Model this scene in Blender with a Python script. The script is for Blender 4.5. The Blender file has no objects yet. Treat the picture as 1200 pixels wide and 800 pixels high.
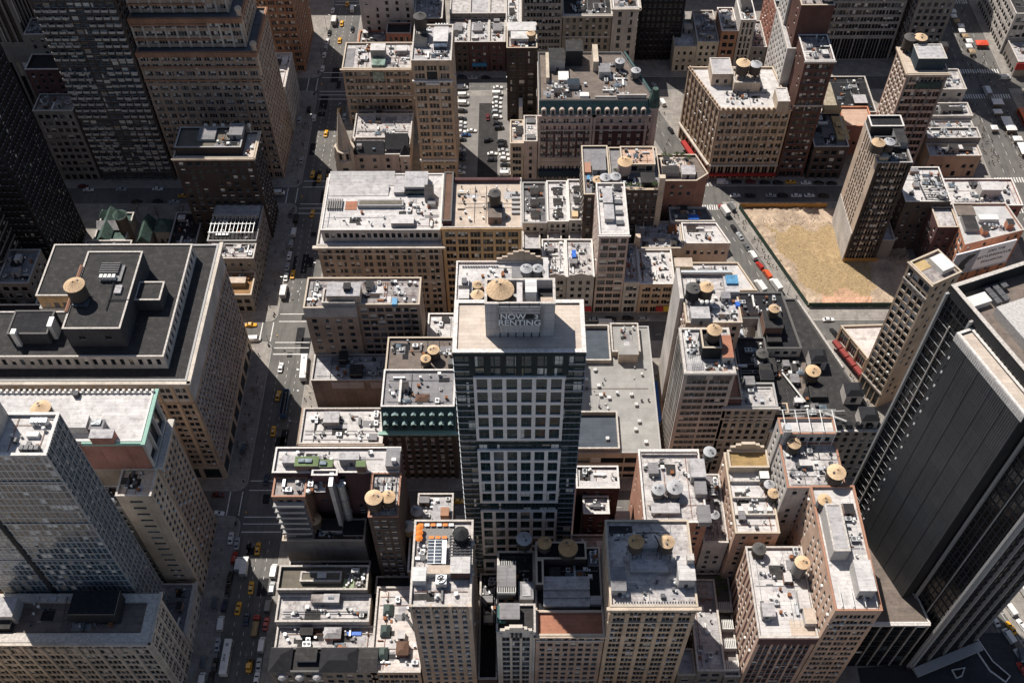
import bpy, bmesh, math, random
from math import radians, sin, cos, pi, hypot, atan2, sqrt
from mathutils import Vector, Matrix
sc = bpy.context.scene
col = sc.collection
cam = bpy.data.cameras.new('camera')
camo = bpy.data.objects.new('camera', cam)
col.objects.link(camo)
sc.camera = camo
camo.location = (0, 0, 338.86)
YAW, PITCH, ROLL = radians(-.3522), radians(51.7702), radians(-.4045)
_f = Vector((sin(YAW)*cos(PITCH), cos(YAW)*cos(PITCH), -sin(PITCH)))
_r0 = Vector((cos(YAW), -sin(YAW), 0)); _u0 = _r0.cross(_f)
_r = cos(ROLL)*_r0 + sin(ROLL)*_u0; _u = -sin(ROLL)*_r0 + cos(ROLL)*_u0
camo.rotation_euler = Matrix((_r, _u, -_f)).transposed().to_euler()
cam.sensor_width = 36.0
cam.lens = 36.0*1232.9/1200.0
cam.clip_start = 1.0
cam.clip_end = 6000.0
SUN_EL, SUN_AZ = radians(57.0), radians(-39.3)   # azimuth measured from +Y towards +X
w = bpy.data.worlds.new("World"); sc.world = w; w.use_nodes = True
nt = w.node_tree
bg = nt.nodes['Background']
sky = nt.nodes.new('ShaderNodeTexSky')
sky.sky_type = 'NISHITA'; sky.sun_disc = False
sky.sun_elevation = SUN_EL; sky.sun_rotation = SUN_AZ
sky.altitude = 50; sky.air_density = 1.0; sky.dust_density = 1.0
nt.links.new(sky.outputs[0], bg.inputs[0])
bg.inputs[1].default_value = 0.068
sl = bpy.data.lights.new('sun', 'SUN'); sl.energy = 5.0; sl.angle = radians(.5)
sl.color = (1.0, .945, .87)
so = bpy.data.objects.new('sun', sl); col.objects.link(so)
_sd = Vector((sin(SUN_AZ)*cos(SUN_EL), cos(SUN_AZ)*cos(SUN_EL), sin(SUN_EL)))
so.rotation_euler = _sd.to_track_quat('Z', 'Y').to_euler()
so.location = (-200, 300, 600)
sc.view_settings.view_transform = 'Standard'
sc.view_settings.look = 'None'
sc.view_settings.exposure = 0.2
sc.view_settings.gamma = 1.0
MATS = {}
def _nodes(name):
 m = bpy.data.materials.new(name); m.use_nodes = True
 t = m.node_tree
 return m, t, t.nodes['Principled BSDF']
def N(t, kind, **kw):
 n = t.nodes.new(kind)
 for k, v in kw.items():
  if k in n.inputs: n.inputs[k].default_value = v
  else: setattr(n, k, v)
 return n
def ramp(t, src, stops):
 r = t.nodes.new('ShaderNodeValToRGB')
 e = r.color_ramp.elements
 while len(e) < len(stops): e.new(.5)
 for i, (p, c) in enumerate(stops):
  e[i].position = p; e[i].color = (*c, 1) if len(c) == 3 else c
 t.links.new(src, r.inputs[0])
 return r.outputs[0]
def mix(t, a, b, fac, mode='MIX'):
 n = t.nodes.new('ShaderNodeMix'); n.data_type = 'RGBA'; n.blend_type = mode
 for sock, v in ((n.inputs[0], fac), (n.inputs[6], a), (n.inputs[7], b)):
  if hasattr(v, 'is_linked'): t.links.new(v, sock)
  elif isinstance(v, (tuple, list)): sock.default_value = (*v, 1)
  else: sock.default_value = v
 return n.outputs[2]
def pos(t, scale=(1, 1, 1)):
 g = t.nodes.new('ShaderNodeNewGeometry')
 mp = t.nodes.new('ShaderNodeMapping'); mp.inputs['Scale'].default_value = scale
 t.links.new(g.outputs['Position'], mp.inputs['Vector'])
 return mp.outputs[0]
def noise(t, vec, scale, detail=3, rough=.6):
 n = N(t, 'ShaderNodeTexNoise', Scale=scale, Detail=detail, Roughness=rough)
 t.links.new(vec, n.inputs['Vector'])
 return n.outputs['Fac']
def bump(t, b, h, s=.3, d=.05):
 n = N(t, 'ShaderNodeBump', Strength=s, Distance=d)
 t.links.new(h, n.inputs['Height']); t.links.new(n.outputs[0], b.inputs['Normal'])
def sc3(c, k): return tuple(min(1, x*k) for x in c)
def wall(name, c, var=.25, rough=.9):
 """masonry: blotches, rain streaks and fine grain on one colour"""
 if name in MATS: return MATS[name]
 g_ = sum(c)/3; k_ = 1.95-.6*min(1, max(0, (g_-.2)/.25)) if g_ > .075 else 1.15
 c = [(g_+(x-g_)*.78)*k_*w_ for x, w_ in zip(c, (1.03, .99, .95) if g_ > .075 else (1, 1, 1))]; c = [max(.004, x*min(1, .55/max(c))) for x in c]
 m, t, b = _nodes(name)
 p = pos(t)
 o = ramp(t, noise(t, p, .12, 4), [(.3, sc3(c, 1-var)), (.7, sc3(c, 1+var*.7))])
 st = noise(t, pos(t, (.9, .9, .07)), 1.0, 3)
 o = mix(t, o, sc3(c, .55), ramp(t, st, [(.52, (0, 0, 0)), (.75, (.7, .7, .7))]))
 gr = noise(t, p, 2.2, 5, .75)
 o = mix(t, o, ramp(t, gr, [(.3, (.62, .62, .62)), (.7, (1.25, 1.25, 1.25))]), .55, 'MULTIPLY')
 t.links.new(o, b.inputs['Base Color']); b.inputs['Roughness'].default_value = rough
 b.inputs['Specular IOR Level'].default_value = .25
 bump(t, b, gr, .25, .04)
 MATS[name] = m; return m
def roof(name, c, dirt, amt=.5, seam=1.2, rough=.85):
 """membrane roof: seams, ponding stains, patches"""
 if name in MATS: return MATS[name]
 m, t, b = _nodes(name)
 p = pos(t)
 o = ramp(t, noise(t, p, .22, 4, .65), [(.35, sc3(c, .8)), (.62, c)])
 st = noise(t, p, .55, 6, .72)
 o = mix(t, o, dirt, ramp(t, st, [(.60-.2*amt, (0, 0, 0)), (.66, (.95*amt+.1,)*3)]))
 o = mix(t, o, sc3(dirt, .9), ramp(t, noise(t, pos(t, (.16, 1.1, 1)), 1, 4, .7), [(.58, (0, 0, 0)), (.68, (.8*amt,)*3)]))
 sp = noise(t, p, 3.5, 4, .7)
 o = mix(t, o, sc3(dirt, .7), ramp(t, sp, [(.66, (0, 0, 0)), (.76, (.75*amt,)*3)]))
 br = N(t, 'ShaderNodeTexBrick', Scale=1.0)
 br.inputs['Color1'].default_value = (1, 1, 1, 1); br.inputs['Color2'].default_value = (.84, .84, .85, 1)
 br.inputs['Mortar'].default_value = (.55, .54, .53, 1)
 br.inputs['Mortar Size'].default_value = .035
 br.inputs['Brick Width'].default_value = seam*5; br.inputs['Row Height'].default_value = seam
 t.links.new(p, br.inputs['Vector'])
 o = mix(t, o, br.outputs['Color'], .8, 'MULTIPLY')
 t.links.new(o, b.inputs['Base Color']); b.inputs['Roughness'].default_value = rough
 b.inputs['Specular IOR Level'].default_value = .2
 bump(t, b, st, .3, .06)
 MATS[name] = m; return m
def plain(name, c, rough=.6, metal=0, var=.12, sc_=1.5, spec=.4):
 if name in MATS: return MATS[name]
 m, t, b = _nodes(name)
 o = ramp(t, noise(t, pos(t), sc_, 3), [(.3, sc3(c, 1-var)), (.7, sc3(c, 1+var))])
 t.links.new(o, b.inputs['Base Color'])
 b.inputs['Roughness'].default_value = rough; b.inputs['Metallic'].default_value = metal
 b.inputs['Specular IOR Level'].default_value = spec
 MATS[name] = m; return m
def glass(name, c, rough=.08, spec=.5, var=.5):
 if name in MATS: return MATS[name]
 m, t, b = _nodes(name)
 o = ramp(t, noise(t, pos(t), .5, 2), [(.35, sc3(c, 1-var)), (.65, sc3(c, 1+var))])
 t.links.new(o, b.inputs['Base Color'])
 b.inputs['Roughness'].default_value = rough; b.inputs['Specular IOR Level'].default_value = spec
 bump(t, b, noise(t, pos(t), .5, 2), .12, .4)
 MATS[name] = m; return m
def paint(name, c):
 if name in MATS: return MATS[name]
 m, t, b = _nodes(name)
 o = ramp(t, noise(t, pos(t), 1.1, 3), [(.3, sc3(c, .88)), (.7, c)])
 t.links.new(o, b.inputs['Base Color']); b.inputs['Roughness'].default_value = .28
 b.inputs['Coat Weight'].default_value = .3
 MATS[name] = m; return m
class M:
 def __init__(s): s.v = []; s.f = []; s.m = []
 def quad(s, a, b, c, d, mi=0):
  n = len(s.v); s.v += [a, b, c, d]; s.f.append((n, n+1, n+2, n+3)); s.m.append(mi)
 def face(s, pts, mi=0):
  n = len(s.v); s.v += list(pts); s.f.append(tuple(range(n, n+len(pts)))); s.m.append(mi)
 def box(s, x0, x1, y0, y1, z0, z1, mi=0, bottom=False, top=None):
  if x1 < x0: x0, x1 = x1, x0
  if y1 < y0: y0, y1 = y1, y0
  s.prism([(x0, y0), (x1, y0), (x1, y1), (x0, y1)], z0, z1, mi, bottom, top)
 def prism(s, poly, z0, z1, mi=0, bottom=False, top=None):
  n = len(s.v); k = len(poly)
  s.v += [(x, y, z0) for x, y in poly] + [(x, y, z1) for x, y in poly]
  for i in range(k):
   j = (i+1) % k
   s.f.append((n+i, n+j, n+k+j, n+k+i)); s.m.append(mi)
  s.f.append(tuple(range(n+k, n+2*k))); s.m.append(mi if top is None else top)
  if bottom: s.f.append(tuple(range(n+k-1, n-1, -1))); s.m.append(mi)
 def obox(s, c, ax, ay, hx, hy, z0, z1, mi=0, bottom=True):
  """box turned about z: centre c, unit axes ax, ay, half sizes"""
  P = [(c[0]+i*hx*ax[0]+j*hy*ay[0], c[1]+i*hx*ax[1]+j*hy*ay[1]) for i, j in ((-1, -1), (1, -1), (1, 1), (-1, 1))]
  s.prism(P, z0, z1, mi, bottom)
 def bar(s, a, b, r, mi=0, k=4):
  """thin straight member between two points"""
  a = Vector(a); b = Vector(b); d = (b-a)
  if d.length < 1e-6: return
  d.normalize(); q = d.orthogonal().normalized(); p = d.cross(q)
  n = len(s.v)
  for e in (a, b):
   for i in range(k):
    g = 2*pi*i/k+pi/4
    s.v.append(tuple(e+(q*cos(g)+p*sin(g))*r))
  for i in range(k):
   j = (i+1) % k
   s.f.append((n+i, n+j, n+k+j, n+k+i)); s.m.append(mi)
  s.f.append(tuple(range(n+k, n+2*k))); s.m.append(mi)
  s.f.append(tuple(range(n+k-1, n-1, -1))); s.m.append(mi)
 def lathe(s, cx, cy, prof, k=14, mi=0, cap=True):
  n = len(s.v)
  for r, z in prof:
   for i in range(k):
    g = 2*pi*i/k
    s.v.append((cx+r*cos(g), cy+r*sin(g), z))
  for a in range(len(prof)-1):
   for i in range(k):
    j = (i+1) % k
    s.f.append((n+a*k+i, n+a*k+j, n+(a+1)*k+j, n+(a+1)*k+i)); s.m.append(mi)
  if cap:
   a = len(prof)-1
   s.f.append(tuple(n+a*k+i for i in range(k))); s.m.append(mi)
 def mesh(s, name, mats, off=(0, 0, 0)):
  me = bpy.data.meshes.new(name)
  ox, oy, oz = off
  me.from_pydata([(x-ox, y-oy, z-oz) for x, y, z in s.v], [], s.f)
  for m in mats: me.materials.append(m)
  if len(mats) > 1: me.polygons.foreach_set('material_index', s.m)
  me.update()
  return me
 def build(s, name, mats, parent=None, off=None):
  if not isinstance(mats, (list, tuple)): mats = [mats]
  if off is None:
   off = WL(parent) if parent is not None else (0, 0, 0)
  o = bpy.data.objects.new(name, s.mesh(name, mats, off))
  col.objects.link(o)
  if parent is not None: o.parent = parent
  else: o.location = off
  return o
def WL(o):
 x = y = z = 0
 while o is not None:
  x += o.location.x; y += o.location.y; z += o.location.z; o = o.parent
 return (x, y, z)
def tag(o, label=None, cat=None, group=None, kind=None):
 if label: o['label'] = label
 if cat: o['category'] = cat
 if group: o['group'] = group
 if kind: o['kind'] = kind
 return o
def empty(name, loc, rz=0):
 o = bpy.data.objects.new(name, None); o.empty_display_size = .5
 o.location = loc; o.rotation_euler = (0, 0, rz); col.objects.link(o); return o
def copy_tree(o, parent=None):
 c = o.copy(); col.objects.link(c)
 if parent is not None: c.parent = parent
 for ch in o.children: copy_tree(ch, c)
 return c
def inset(poly, d):
 """offset a CCW polygon inwards by d"""
 out = []; n = len(poly)
 for i in range(n):
  p0, p1, p2 = poly[i-1], poly[i], poly[(i+1) % n]
  a = Vector((p1[0]-p0[0], p1[1]-p0[1])).normalized(); b = Vector((p2[0]-p1[0], p2[1]-p1[1])).normalized()
  na = Vector((-a.y, a.x)); nb = Vector((-b.y, b.x))
  k = 1+na.dot(nb)
  q = (na+nb)/max(k, .3)*d
  out.append((p1[0]+q.x, p1[1]+q.y))
 return out
def rect(x0, x1, y0, y1): return [(x0, y0), (x1, y0), (x1, y1), (x0, y1)]
PXMIN = 5.0
rnd = random.Random(5)
WIN = {}
def win_meshes(w, h, fr, gl, bars=1):
 """shared sash windows of one size: dark, blind half down, blind down, air conditioner, curtain"""
 key = (round(w, 1), round(h, 1), fr, gl, bars)
 if key in WIN: return WIN[key]
 w, h = key[0], key[1]; out = []
 fw = .07
 for var in range(8):
  m = M()
  m.quad((-w/2, 0, 0), (w/2, 0, 0), (w/2, 0, h), (-w/2, 0, h), 1)
  y = -.05
  for x0, x1, z0, z1 in ((-w/2, w/2, 0, fw), (-w/2, w/2, h-fw, h), (-w/2, -w/2+fw, fw, h-fw), (w/2-fw, w/2, fw, h-fw), (-w/2+fw, w/2-fw, h*.5-.04, h*.5+.04)):
   m.quad((x0, y, z0), (x1, y, z0), (x1, y, z1), (x0, y, z1), 0)
  for k in range(1, bars):
   x = -w/2+w*k/bars
   m.quad((x-.05, y, fw), (x+.05, y, fw), (x+.05, y, h-fw), (x-.05, y, h-fw), 0)
  if var == 1: m.quad((-w/2+fw, -.02, h*.5), (w/2-fw, -.02, h*.5), (w/2-fw, -.02, h-fw), (-w/2+fw, -.02, h-fw), 2)
  if var == 2: m.quad((-w/2+fw, -.02, h*.2), (w/2-fw, -.02, h*.2), (w/2-fw, -.02, h-fw), (-w/2+fw, -.02, h-fw), 2)
  if var == 3: m.box(-.42, .42, -.66, -.03, 0, .55, 3, True)
  if var == 6: m.m[0] = 4  # whole pane in the paler glass that paints in a reflection
  if var in (5, 7): m.quad((-w/2+fw, -.02, h*(.82, .68, .35)[var-5]), (w/2-fw, -.02, h*(.82, .68, .35)[var-5]), (w/2-fw, -.02, h-fw), (-w/2+fw, -.02, h-fw), 5)
  if var == 7: m.quad((-w/2+fw, -.03, fw), (w/2-fw, -.03, fw), (w/2-fw, -.03, h*.4), (-w/2+fw, -.03, h*.4), 0)
  if var == 4:
   m.quad((-w/2+fw, -.02, fw), (-w/2+w*.3, -.02, fw), (-w/2+w*.3, -.02, h-fw), (-w/2+fw, -.02, h-fw), 2)
  out.append(m)
 WIN[key] = [(mm, mm.mesh('window', [MT[fr], MT[gl], MT['blind'], MT['ac_white'], MT['glass_reflect_tint'], MT['blind_tan']])) for mm in out]
 return WIN[key]
NWIN = [0, 0]
CAMP = Vector((0, 0, 338.86))
def put_windows(root, wins):
 """wins: list of (x,y,z,dirx,diry,w,h,frame,glass,bars,variant). Windows that show large enough become parts one by one, the others one joined part"""
 big = []; small = []
 for q in wins:
  x, y, z, dx, dy, w_, h_ = q[:7]
  d = Vector((x, y, z))-CAMP
  L = d.length
  nx, ny = dy, -dx
  k = 1232.9/L
  faceh = abs(d.x*nx+d.y*ny)/L
  ph = h_*k*hypot(d.x, d.y)/L
  pw = w_*k*max(.05, faceh/max(.05, hypot(d.x, d.y)/L))
  s_ = max(ph, pw)
  (big if s_ >= PXMIN else small).append((s_, q))
 big.sort(key=lambda t: -t[0])
 rest = [q for s_, q in small]+[q for s_, q in big[300:]]
 off = WL(root)
 for s_, q in big[:300]:
  x, y, z, dx, dy, w_, h_, fr, gl, bars, var = q
  o = bpy.data.objects.new('window', win_meshes(w_, h_, fr, gl, bars)[var][1])
  o.location = (x-off[0], y-off[1], z-off[2]); o.rotation_euler = (rnd.gauss(0, .008), 0, atan2(dy, dx)+rnd.gauss(0, .008))
  o.parent = root; col.objects.link(o)
 NWIN[0] += min(300, len(big)); NWIN[1] += len(rest)
 if rest:
  by = {}
  for q in rest: by.setdefault((q[7], q[8]), []).append(q)
  for (fr, gl), qs in by.items():
   m = M()
   for x, y, z, dx, dy, w_, h_, _, _, bars, var in qs:
    src = win_meshes(w_, h_, fr, gl, bars)[var][0]
    n = len(m.v)
    m.v += [(x+a*dx-b*dy, y+a*dy+b*dx, z+c) for a, b, c in src.v]
    m.f += [tuple(i+n for i in f) for f in src.f]; m.m += src.m
   tag(m.build('windows', [MT[fr], MT[gl], MT['blind'], MT['ac_white'], MT['glass_reflect_tint'], MT['blind_tan']], root), kind='stuff')
BASE_STYLE = dict(bay=3.2, fh=3.6, ww=1.4, wh=1.9, sill=.95, grp=1, gap=.25, m=.8, top=1.6, base=4.6, rec=.3,
                  pier=0, pierw=.6, bands=(), bandd=.25, fr='frame_dark', gl='glass', bars=1, var=(66, 10, 8, 5, 8), shop=True, skip=0, ledge=0, topfloor=0)
def style(**k):
 d = dict(BASE_STYLE); d.update(k); return d
def facade(m, wins, p0, p1, z0, z1, st, rng):
 """one wall from p0 to p1 (outside to the right) with recessed window openings; mats 0 wall 1 spandrel 2 trim"""
 L = hypot(p1[0]-p0[0], p1[1]-p0[1]); dx, dy = (p1[0]-p0[0])/L, (p1[1]-p0[1])/L; nx, ny = dy, -dx
 def P(u, z, o=0): return (p0[0]+dx*u+nx*o, p0[1]+dy*u+ny*o, z)
 nb = max(1, int(round((L-2*st['m'])/st['bay']))); bw = (L-2*st['m'])/nb
 ww, wh, g = st['ww']*1.32, st['wh']*1.18, st['grp']; gapw = st.get('gapw', st['pierw']+.12 if st['pier'] else .4)
 tot = g*ww+(g-1)*st['gap']
 if tot > bw-gapw: ww = (bw-gapw-(g-1)*st['gap'])/g; tot = bw-gapw
 ww = max(.4, math.floor(ww*10)/10); tot = g*ww+(g-1)*st['gap']
 us = []
 for i in range(nb):
  c = st['m']+bw*(i+.5)
  for k in range(g): us.append((c-tot/2+k*(ww+st['gap']), i))
 zs = []
 zb = z0+(st['base'] if z0 < 3 else .6)
 zt = z1-st['top']
 nf = max(0, int((zt-zb+.01)/st['fh'])); fh = (zt-zb)/max(nf, 1) if nf else 0
 for i in range(nf): zs.append((zb+i*fh+st['sill'], wh, ww, 0))
 if nf and wh > fh-.5: zs = [(a, max(.8, fh-.6), c, d) for a, b, c, d in zs]
 xs = [0]
 for u, i in us: xs += [u, u+ww]
 xs.append(L)
 cuts = [z0]
 if z0 < 3 and st['shop']: cuts += [z0+.5, z0+st['base']-1.0]
 for a, b, c, d in zs: cuts += [a, a+b]
 cuts.append(z1)
 rec = st['rec']
 shoprow = (z0 < 3 and st['shop'])
 for r in range(len(cuts)-1):
  a, b = cuts[r], cuts[r+1]
  if b-a < 1e-4: continue
  if r % 2 == 0 and 'spm' not in st:
   m.quad(P(0, a), P(L, a), P(L, b), P(0, b), 0); continue
  for q in range(len(xs)-1):
   u0, u1 = xs[q], xs[q+1]
   if u1-u0 < 1e-4: continue
   iswin = (q % 2 == 1) and (r % 2 == 1)
   if iswin and st['skip'] and rng.random() < st['skip']: iswin = False
   if not iswin:
    mi = 0
    if q % 2 == 1 and 'spm' in st: mi = 1
    m.quad(P(u0, a), P(u1, a), P(u1, b), P(u0, b), mi); continue
   m.quad(P(u0, a), P(u1, a), P(u1, a, -rec), P(u0, a, -rec), 2)
   m.quad(P(u0, b, -rec), P(u1, b, -rec), P(u1, b), P(u0, b), 0)
   m.quad(P(u0, a), P(u0, a, -rec), P(u0, b, -rec), P(u0, b), 0)
   m.quad(P(u1, a, -rec), P(u1, a), P(u1, b), P(u1, b, -rec), 0)
   if st['ledge']:
    e = .12
    m.quad(P(u0-e, a-.02, st['ledge']), P(u1+e, a-.02, st['ledge']), P(u1+e, a-.02, 0), P(u0-e, a-.02, 0), 2)
    m.quad(P(u0-e, a-.2, st['ledge']), P(u1+e, a-.2, st['ledge']), P(u1+e, a-.02, st['ledge']), P(u0-e, a-.02, st['ledge']), 2)
   c = P((u0+u1)/2, a, -rec+.0)
   var = 0 if (shoprow and r == 1) else rng.choices(range(8), tuple(st['var'])+(st['var'][1]*.6, st['var'][1]*1.2, st['var'][4]*.5))[0]
   wins.append((c[0], c[1], c[2], dx, dy, u1-u0, b-a, st['fr'], st['gl'], st['bars'], var))
 if st['pier']:
  d = st['pier']; pw = st['pierw']
  for i in range(nb+1):
   u = st['m']+bw*i
   u = min(max(u, pw/2+.02), L-pw/2-.02)
   za = z0; ztp = z1-st.get('piertop', .6)
   a, b_ = u-pw/2, u+pw/2
   m.quad(P(a, za, d), P(b_, za, d), P(b_, ztp, d), P(a, ztp, d), 3)
   m.quad(P(a, za), P(a, za, d), P(a, ztp, d), P(a, ztp), 3)
   m.quad(P(b_, za, d), P(b_, za), P(b_, ztp), P(b_, ztp, d), 3)
   m.quad(P(a, ztp, d), P(b_, ztp, d), P(b_, ztp), P(a, ztp), 3)
 for zb_ in st['bands']:
  d = st['bandd']+(.02 if st['pier'] else 0)+st['pier']; h = .7
  zc = z0+zb_ if zb_ > 0 else z1+zb_
  m.quad(P(0, zc, d), P(L, zc, d), P(L, zc+h, d), P(0, zc+h, d), 2)
  m.quad(P(0, zc+h, d), P(L, zc+h, d), P(L, zc+h, 0), P(0, zc+h, 0), 2)
  m.quad(P(0, zc, 0), P(L, zc, 0), P(L, zc, d), P(0, zc, d), 2)
  m.quad(P(0, zc, 0), P(0, zc, d), P(0, zc+h, d), P(0, zc+h, 0), 2)
  m.quad(P(L, zc, d), P(L, zc, 0), P(L, zc+h, 0), P(L, zc+h, d), 2)
SEED = [100]
STUFFY = {'cresting', 'brackets', 'merlon', 'floor_band', 'balustrade', 'arched_corbels', 'vent_row', 'white_posts', 'steel_grillage', 'rust_band', 'timber_slats', 'white_mullion', 'dark_spandrel', 'roof_ridge', 'rendered_patch', 'dormer_hood', 'maroon_panel'}
class B:
 """one building: an Empty at its base that parents walls, roof, copings, windows ..."""
 def __init__(s, name, label, poly, z, wallm, roofm, faces=None, cat='building', group=None, **k):
  if isinstance(poly, tuple): poly = rect(*poly)
  cx = sum(p[0] for p in poly)/len(poly); cy = sum(p[1] for p in poly)/len(poly)
  s.root = empty(name, (cx, cy, 0)); tag(s.root, label, cat, group)
  s.wins = []; s.z = None; s.label = label; s.short = k.pop('short', label)
  SEED[0] += 1; s.rng = random.Random(SEED[0])
  s.tier(poly, 0, z, wallm, roofm, faces, **k)
 def tier(s, poly, z0, z1, wallm, roofm, faces=None, par=.9, cop='coping', pw=.4, spm=None, trim='trim', pierm=None, cornice=None, name='wall', cap=True):
  if isinstance(poly, tuple): poly = rect(*poly)
  m = M(); n = len(poly)
  nm = {'N': 0, 'R': 1, 'B': 2, 'L': 3}
  fs = {}
  for k, v in (faces or {}).items():
   for ch in (k if isinstance(k, str) else [k]): fs[nm.get(ch, ch)] = v
  for i in range(n):
   p0, p1 = poly[i], poly[(i+1) % n]
   if i in fs:
    st = dict(fs[i])
    if spm: st['spm'] = 1
    facade(m, s.wins, p0, p1, z0, z1, st, s.rng)
   else:
    m.quad((*p0, z0), (*p1, z0), (*p1, z1), (*p0, z1), 0)
  inn = inset(poly, pw)
  for i in range(n):
   j = (i+1) % n
   m.quad((*inn[j], z1-par), (*inn[i], z1-par), (*inn[i], z1), (*inn[j], z1), 0)
  m.build(name, [MT[wallm], MT[spm or wallm], MT[trim], MT[pierm or trim]], s.root)
  c = M(); out = inset(poly, -.12); inn2 = inset(poly, pw+.08)
  for i in range(n if cap else 0):
   j = (i+1) % n
   c.quad((*out[i], z1+.14), (*out[j], z1+.14), (*inn2[j], z1+.14), (*inn2[i], z1+.14))
   c.quad((*out[i], z1-.06), (*out[j], z1-.06), (*out[j], z1+.14), (*out[i], z1+.14))
   c.quad((*inn2[j], z1-.06), (*inn2[i], z1-.06), (*inn2[i], z1+.14), (*inn2[j], z1+.14))
  if cap:
   c.build('coping', [MT[cop]], s.root)
   r = M(); r.face([(x, y, z1-par) for x, y in inn]); r.build('roof', [MT[roofm]], s.root)
  if cornice:
   d, h, cm = cornice[:3]; edges = cornice[3] if len(cornice) > 3 else 'NR' if poly[0][0] < 0 else 'NL'
   cc = M()
   for ch in edges:
    i = nm.get(ch, ch); p0, p1 = poly[i], poly[(i+1) % n]
    L = hypot(p1[0]-p0[0], p1[1]-p0[1]); dx, dy = (p1[0]-p0[0])/L, (p1[1]-p0[1])/L
    mid = ((p0[0]+p1[0])/2+dy*(d/2+.13), (p0[1]+p1[1])/2-dx*(d/2+.13))
    cc.obox(mid, (dx, dy), (dy, -dx), L/2+d, d/2, z1-h, z1-.1)
    cc.obox(mid, (dx, dy), (dy, -dx), L/2+d*.5, d/4, z1-h*1.7, z1-h-.01)
    q = int(L/1.6)
    for k in range(q+1):
     u = -L/2+L*k/max(q, 1)
     cc.obox((mid[0]+dx*u, mid[1]+dy*u), (dx, dy), (dy, -dx), .25, d*.42, z1-h*1.5, z1-h-.02)
   cc.build('cornice', [MT[cm]], s.root)
  if cap and s.z is None: s.z = z1-par
  return s
 def bulk(s, x0, x1, y0, y1, h, wallm='roof_box', roofm='roof_grey', z=None, door=True, name='bulkhead', over=.12):
  z = s.z if z is None else z
  if x1 < x0: x0, x1 = x1, x0
  if y1 < y0: y0, y1 = y1, y0
  m = M(); m.box(x0, x1, y0, y1, z, z+h, 0)
  m.box(x0-over, x1+over, y0-over, y1+over, z+h+.003, z+h+.22, 1, True, 2)
  o = m.build(name, [MT[wallm], MT['coping_grey'], MT[roofm]], s.root)
  if door and x1-x0 > 1.6:
   d = M(); xx = x0+(x1-x0)*s.rng.uniform(.25, .7)
   d.box(xx-.5, xx+.5, y0-.06, y0-.01, z+.1, z+min(2.2, h-.3), 0)
   e = d.build('door', [MT['door_dark']], s.root); p = o.location
   e.parent = o
  return o
 def part(s, name, m, mats, kind=None):
  o = m.build(name, [MT[x] if isinstance(x, str) else x for x in (mats if isinstance(mats, (list, tuple)) else [mats])], s.root)
  if kind or name in STUFFY: o['kind'] = 'stuff'
  return o
 def boxpart(s, name, x0, x1, y0, y1, z0, z1, mat):
  m = M(); m.box(x0, x1, y0, y1, z0, z1, 0, True); return s.part(name, m, mat)
 def clutter(s, x0, x1, y0, y1, z=None, vents=5, acs=2, sky=1, hatch=1, patches=2, pipes=2, ducts=1, tone='w'):
  """the usual roof gear inside a rectangle; units that just stand there become things of their own"""
  z = s.z if z is None else z
  g = s.rng; A = abs((x1-x0)*(y1-y0)); vents = int(vents*1.5+A/45); patches = int(patches*1.5+A/120) if patches else 0; pipes = pipes+(1 if A > 90 else 0); sky = sky+(1 if A > 260 and sky else 0)
  def pt(mx=.6): return g.uniform(x0+mx, max(x0+mx+.01, x1-mx)), g.uniform(y0+mx, max(y0+mx+.01, y1-mx))
  for i in range(patches):
   x, y = pt(1.5); a, b = g.uniform(1, 3.2), g.uniform(.8, 2.6)
   m = M(); o_ = g.gauss(0, .03)
   m.face([(min(x1-.1, max(x0+.1, x+p*a-q*b*o_)), min(y1-.1, max(y0+.1, y+q*b+p*a*o_)), z+.012+.006*i) for p, q in ((-1, -1), (1, -1), (1, 1), (-1, 1))])
   s.part('roof_patch', m, g.choice(['roof_grey', 'roof_silver', 'roof_white', 'roof_white', 'roof_silver', 'roof_tar'] if tone == 'w' else ['roof_grey', 'roof_tar2', 'roof_tar2']))
  for i in range(vents):
   x, y = pt(); r = g.uniform(.15, .32); h = g.uniform(.6, 1.3)
   m = M()
   if g.random() < .5:
    m.lathe(x, y, [(r, z), (r, z+h), (r*1.9, z+h+.05), (r*1.4, z+h+.4), (.05, z+h+.5)], 7)
    s.part('roof_vent', m, g.choice(['galv', 'ac_white', 'galv_dark']))
   else:
    m.box(x-r*1.5, x+r*1.5, y-r*1.5, y+r*1.5, z, z+h); m.box(x-r*2, x+r*2, y-r*2, y+r*2, z+h+.15, z+h+.25, 0, True)
    s.part('roof_vent', m, g.choice(['galv', 'ac_white', 'rust', 'galv_dark', 'galv_dark']))
  for i in range(sky):
   x, y = pt(1.4); a, b, h = g.uniform(.8, 1.8), g.uniform(.7, 1.3), .55
   m = M(); m.box(x-a, x+a, y-b, y+b, z, z+h, 0)
   n = len(m.v); m.v += [(x-a, y-b, z+h+.01), (x+a, y-b, z+h+.01), (x+a, y+b, z+h+.01), (x-a, y+b, z+h+.01), (x-a*.6, y, z+h+.6), (x+a*.6, y, z+h+.6)]
   m.f += [(n, n+1, n+5, n+4), (n+2, n+3, n+4, n+5), (n+1, n+2, n+5), (n+3, n, n+4)]; m.m += [1]*4
   s.part('skylight', m, ['coping_grey', 'glass_sky'])
  for i in range(hatch):
   x, y = pt(1.2); a, b, h = g.uniform(.9, 1.8), g.uniform(.9, 1.6), g.uniform(1.0, 2.4)
   s.bulk(x-a, x+a, y-b, y+b, h, g.choice(['roof_box', 'roof_box2', 'brick_brown']), g.choice(['roof_white', 'roof_grey', 'roof_tar']), z, h > 1.9, 'roof_hatch', .08)
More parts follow.
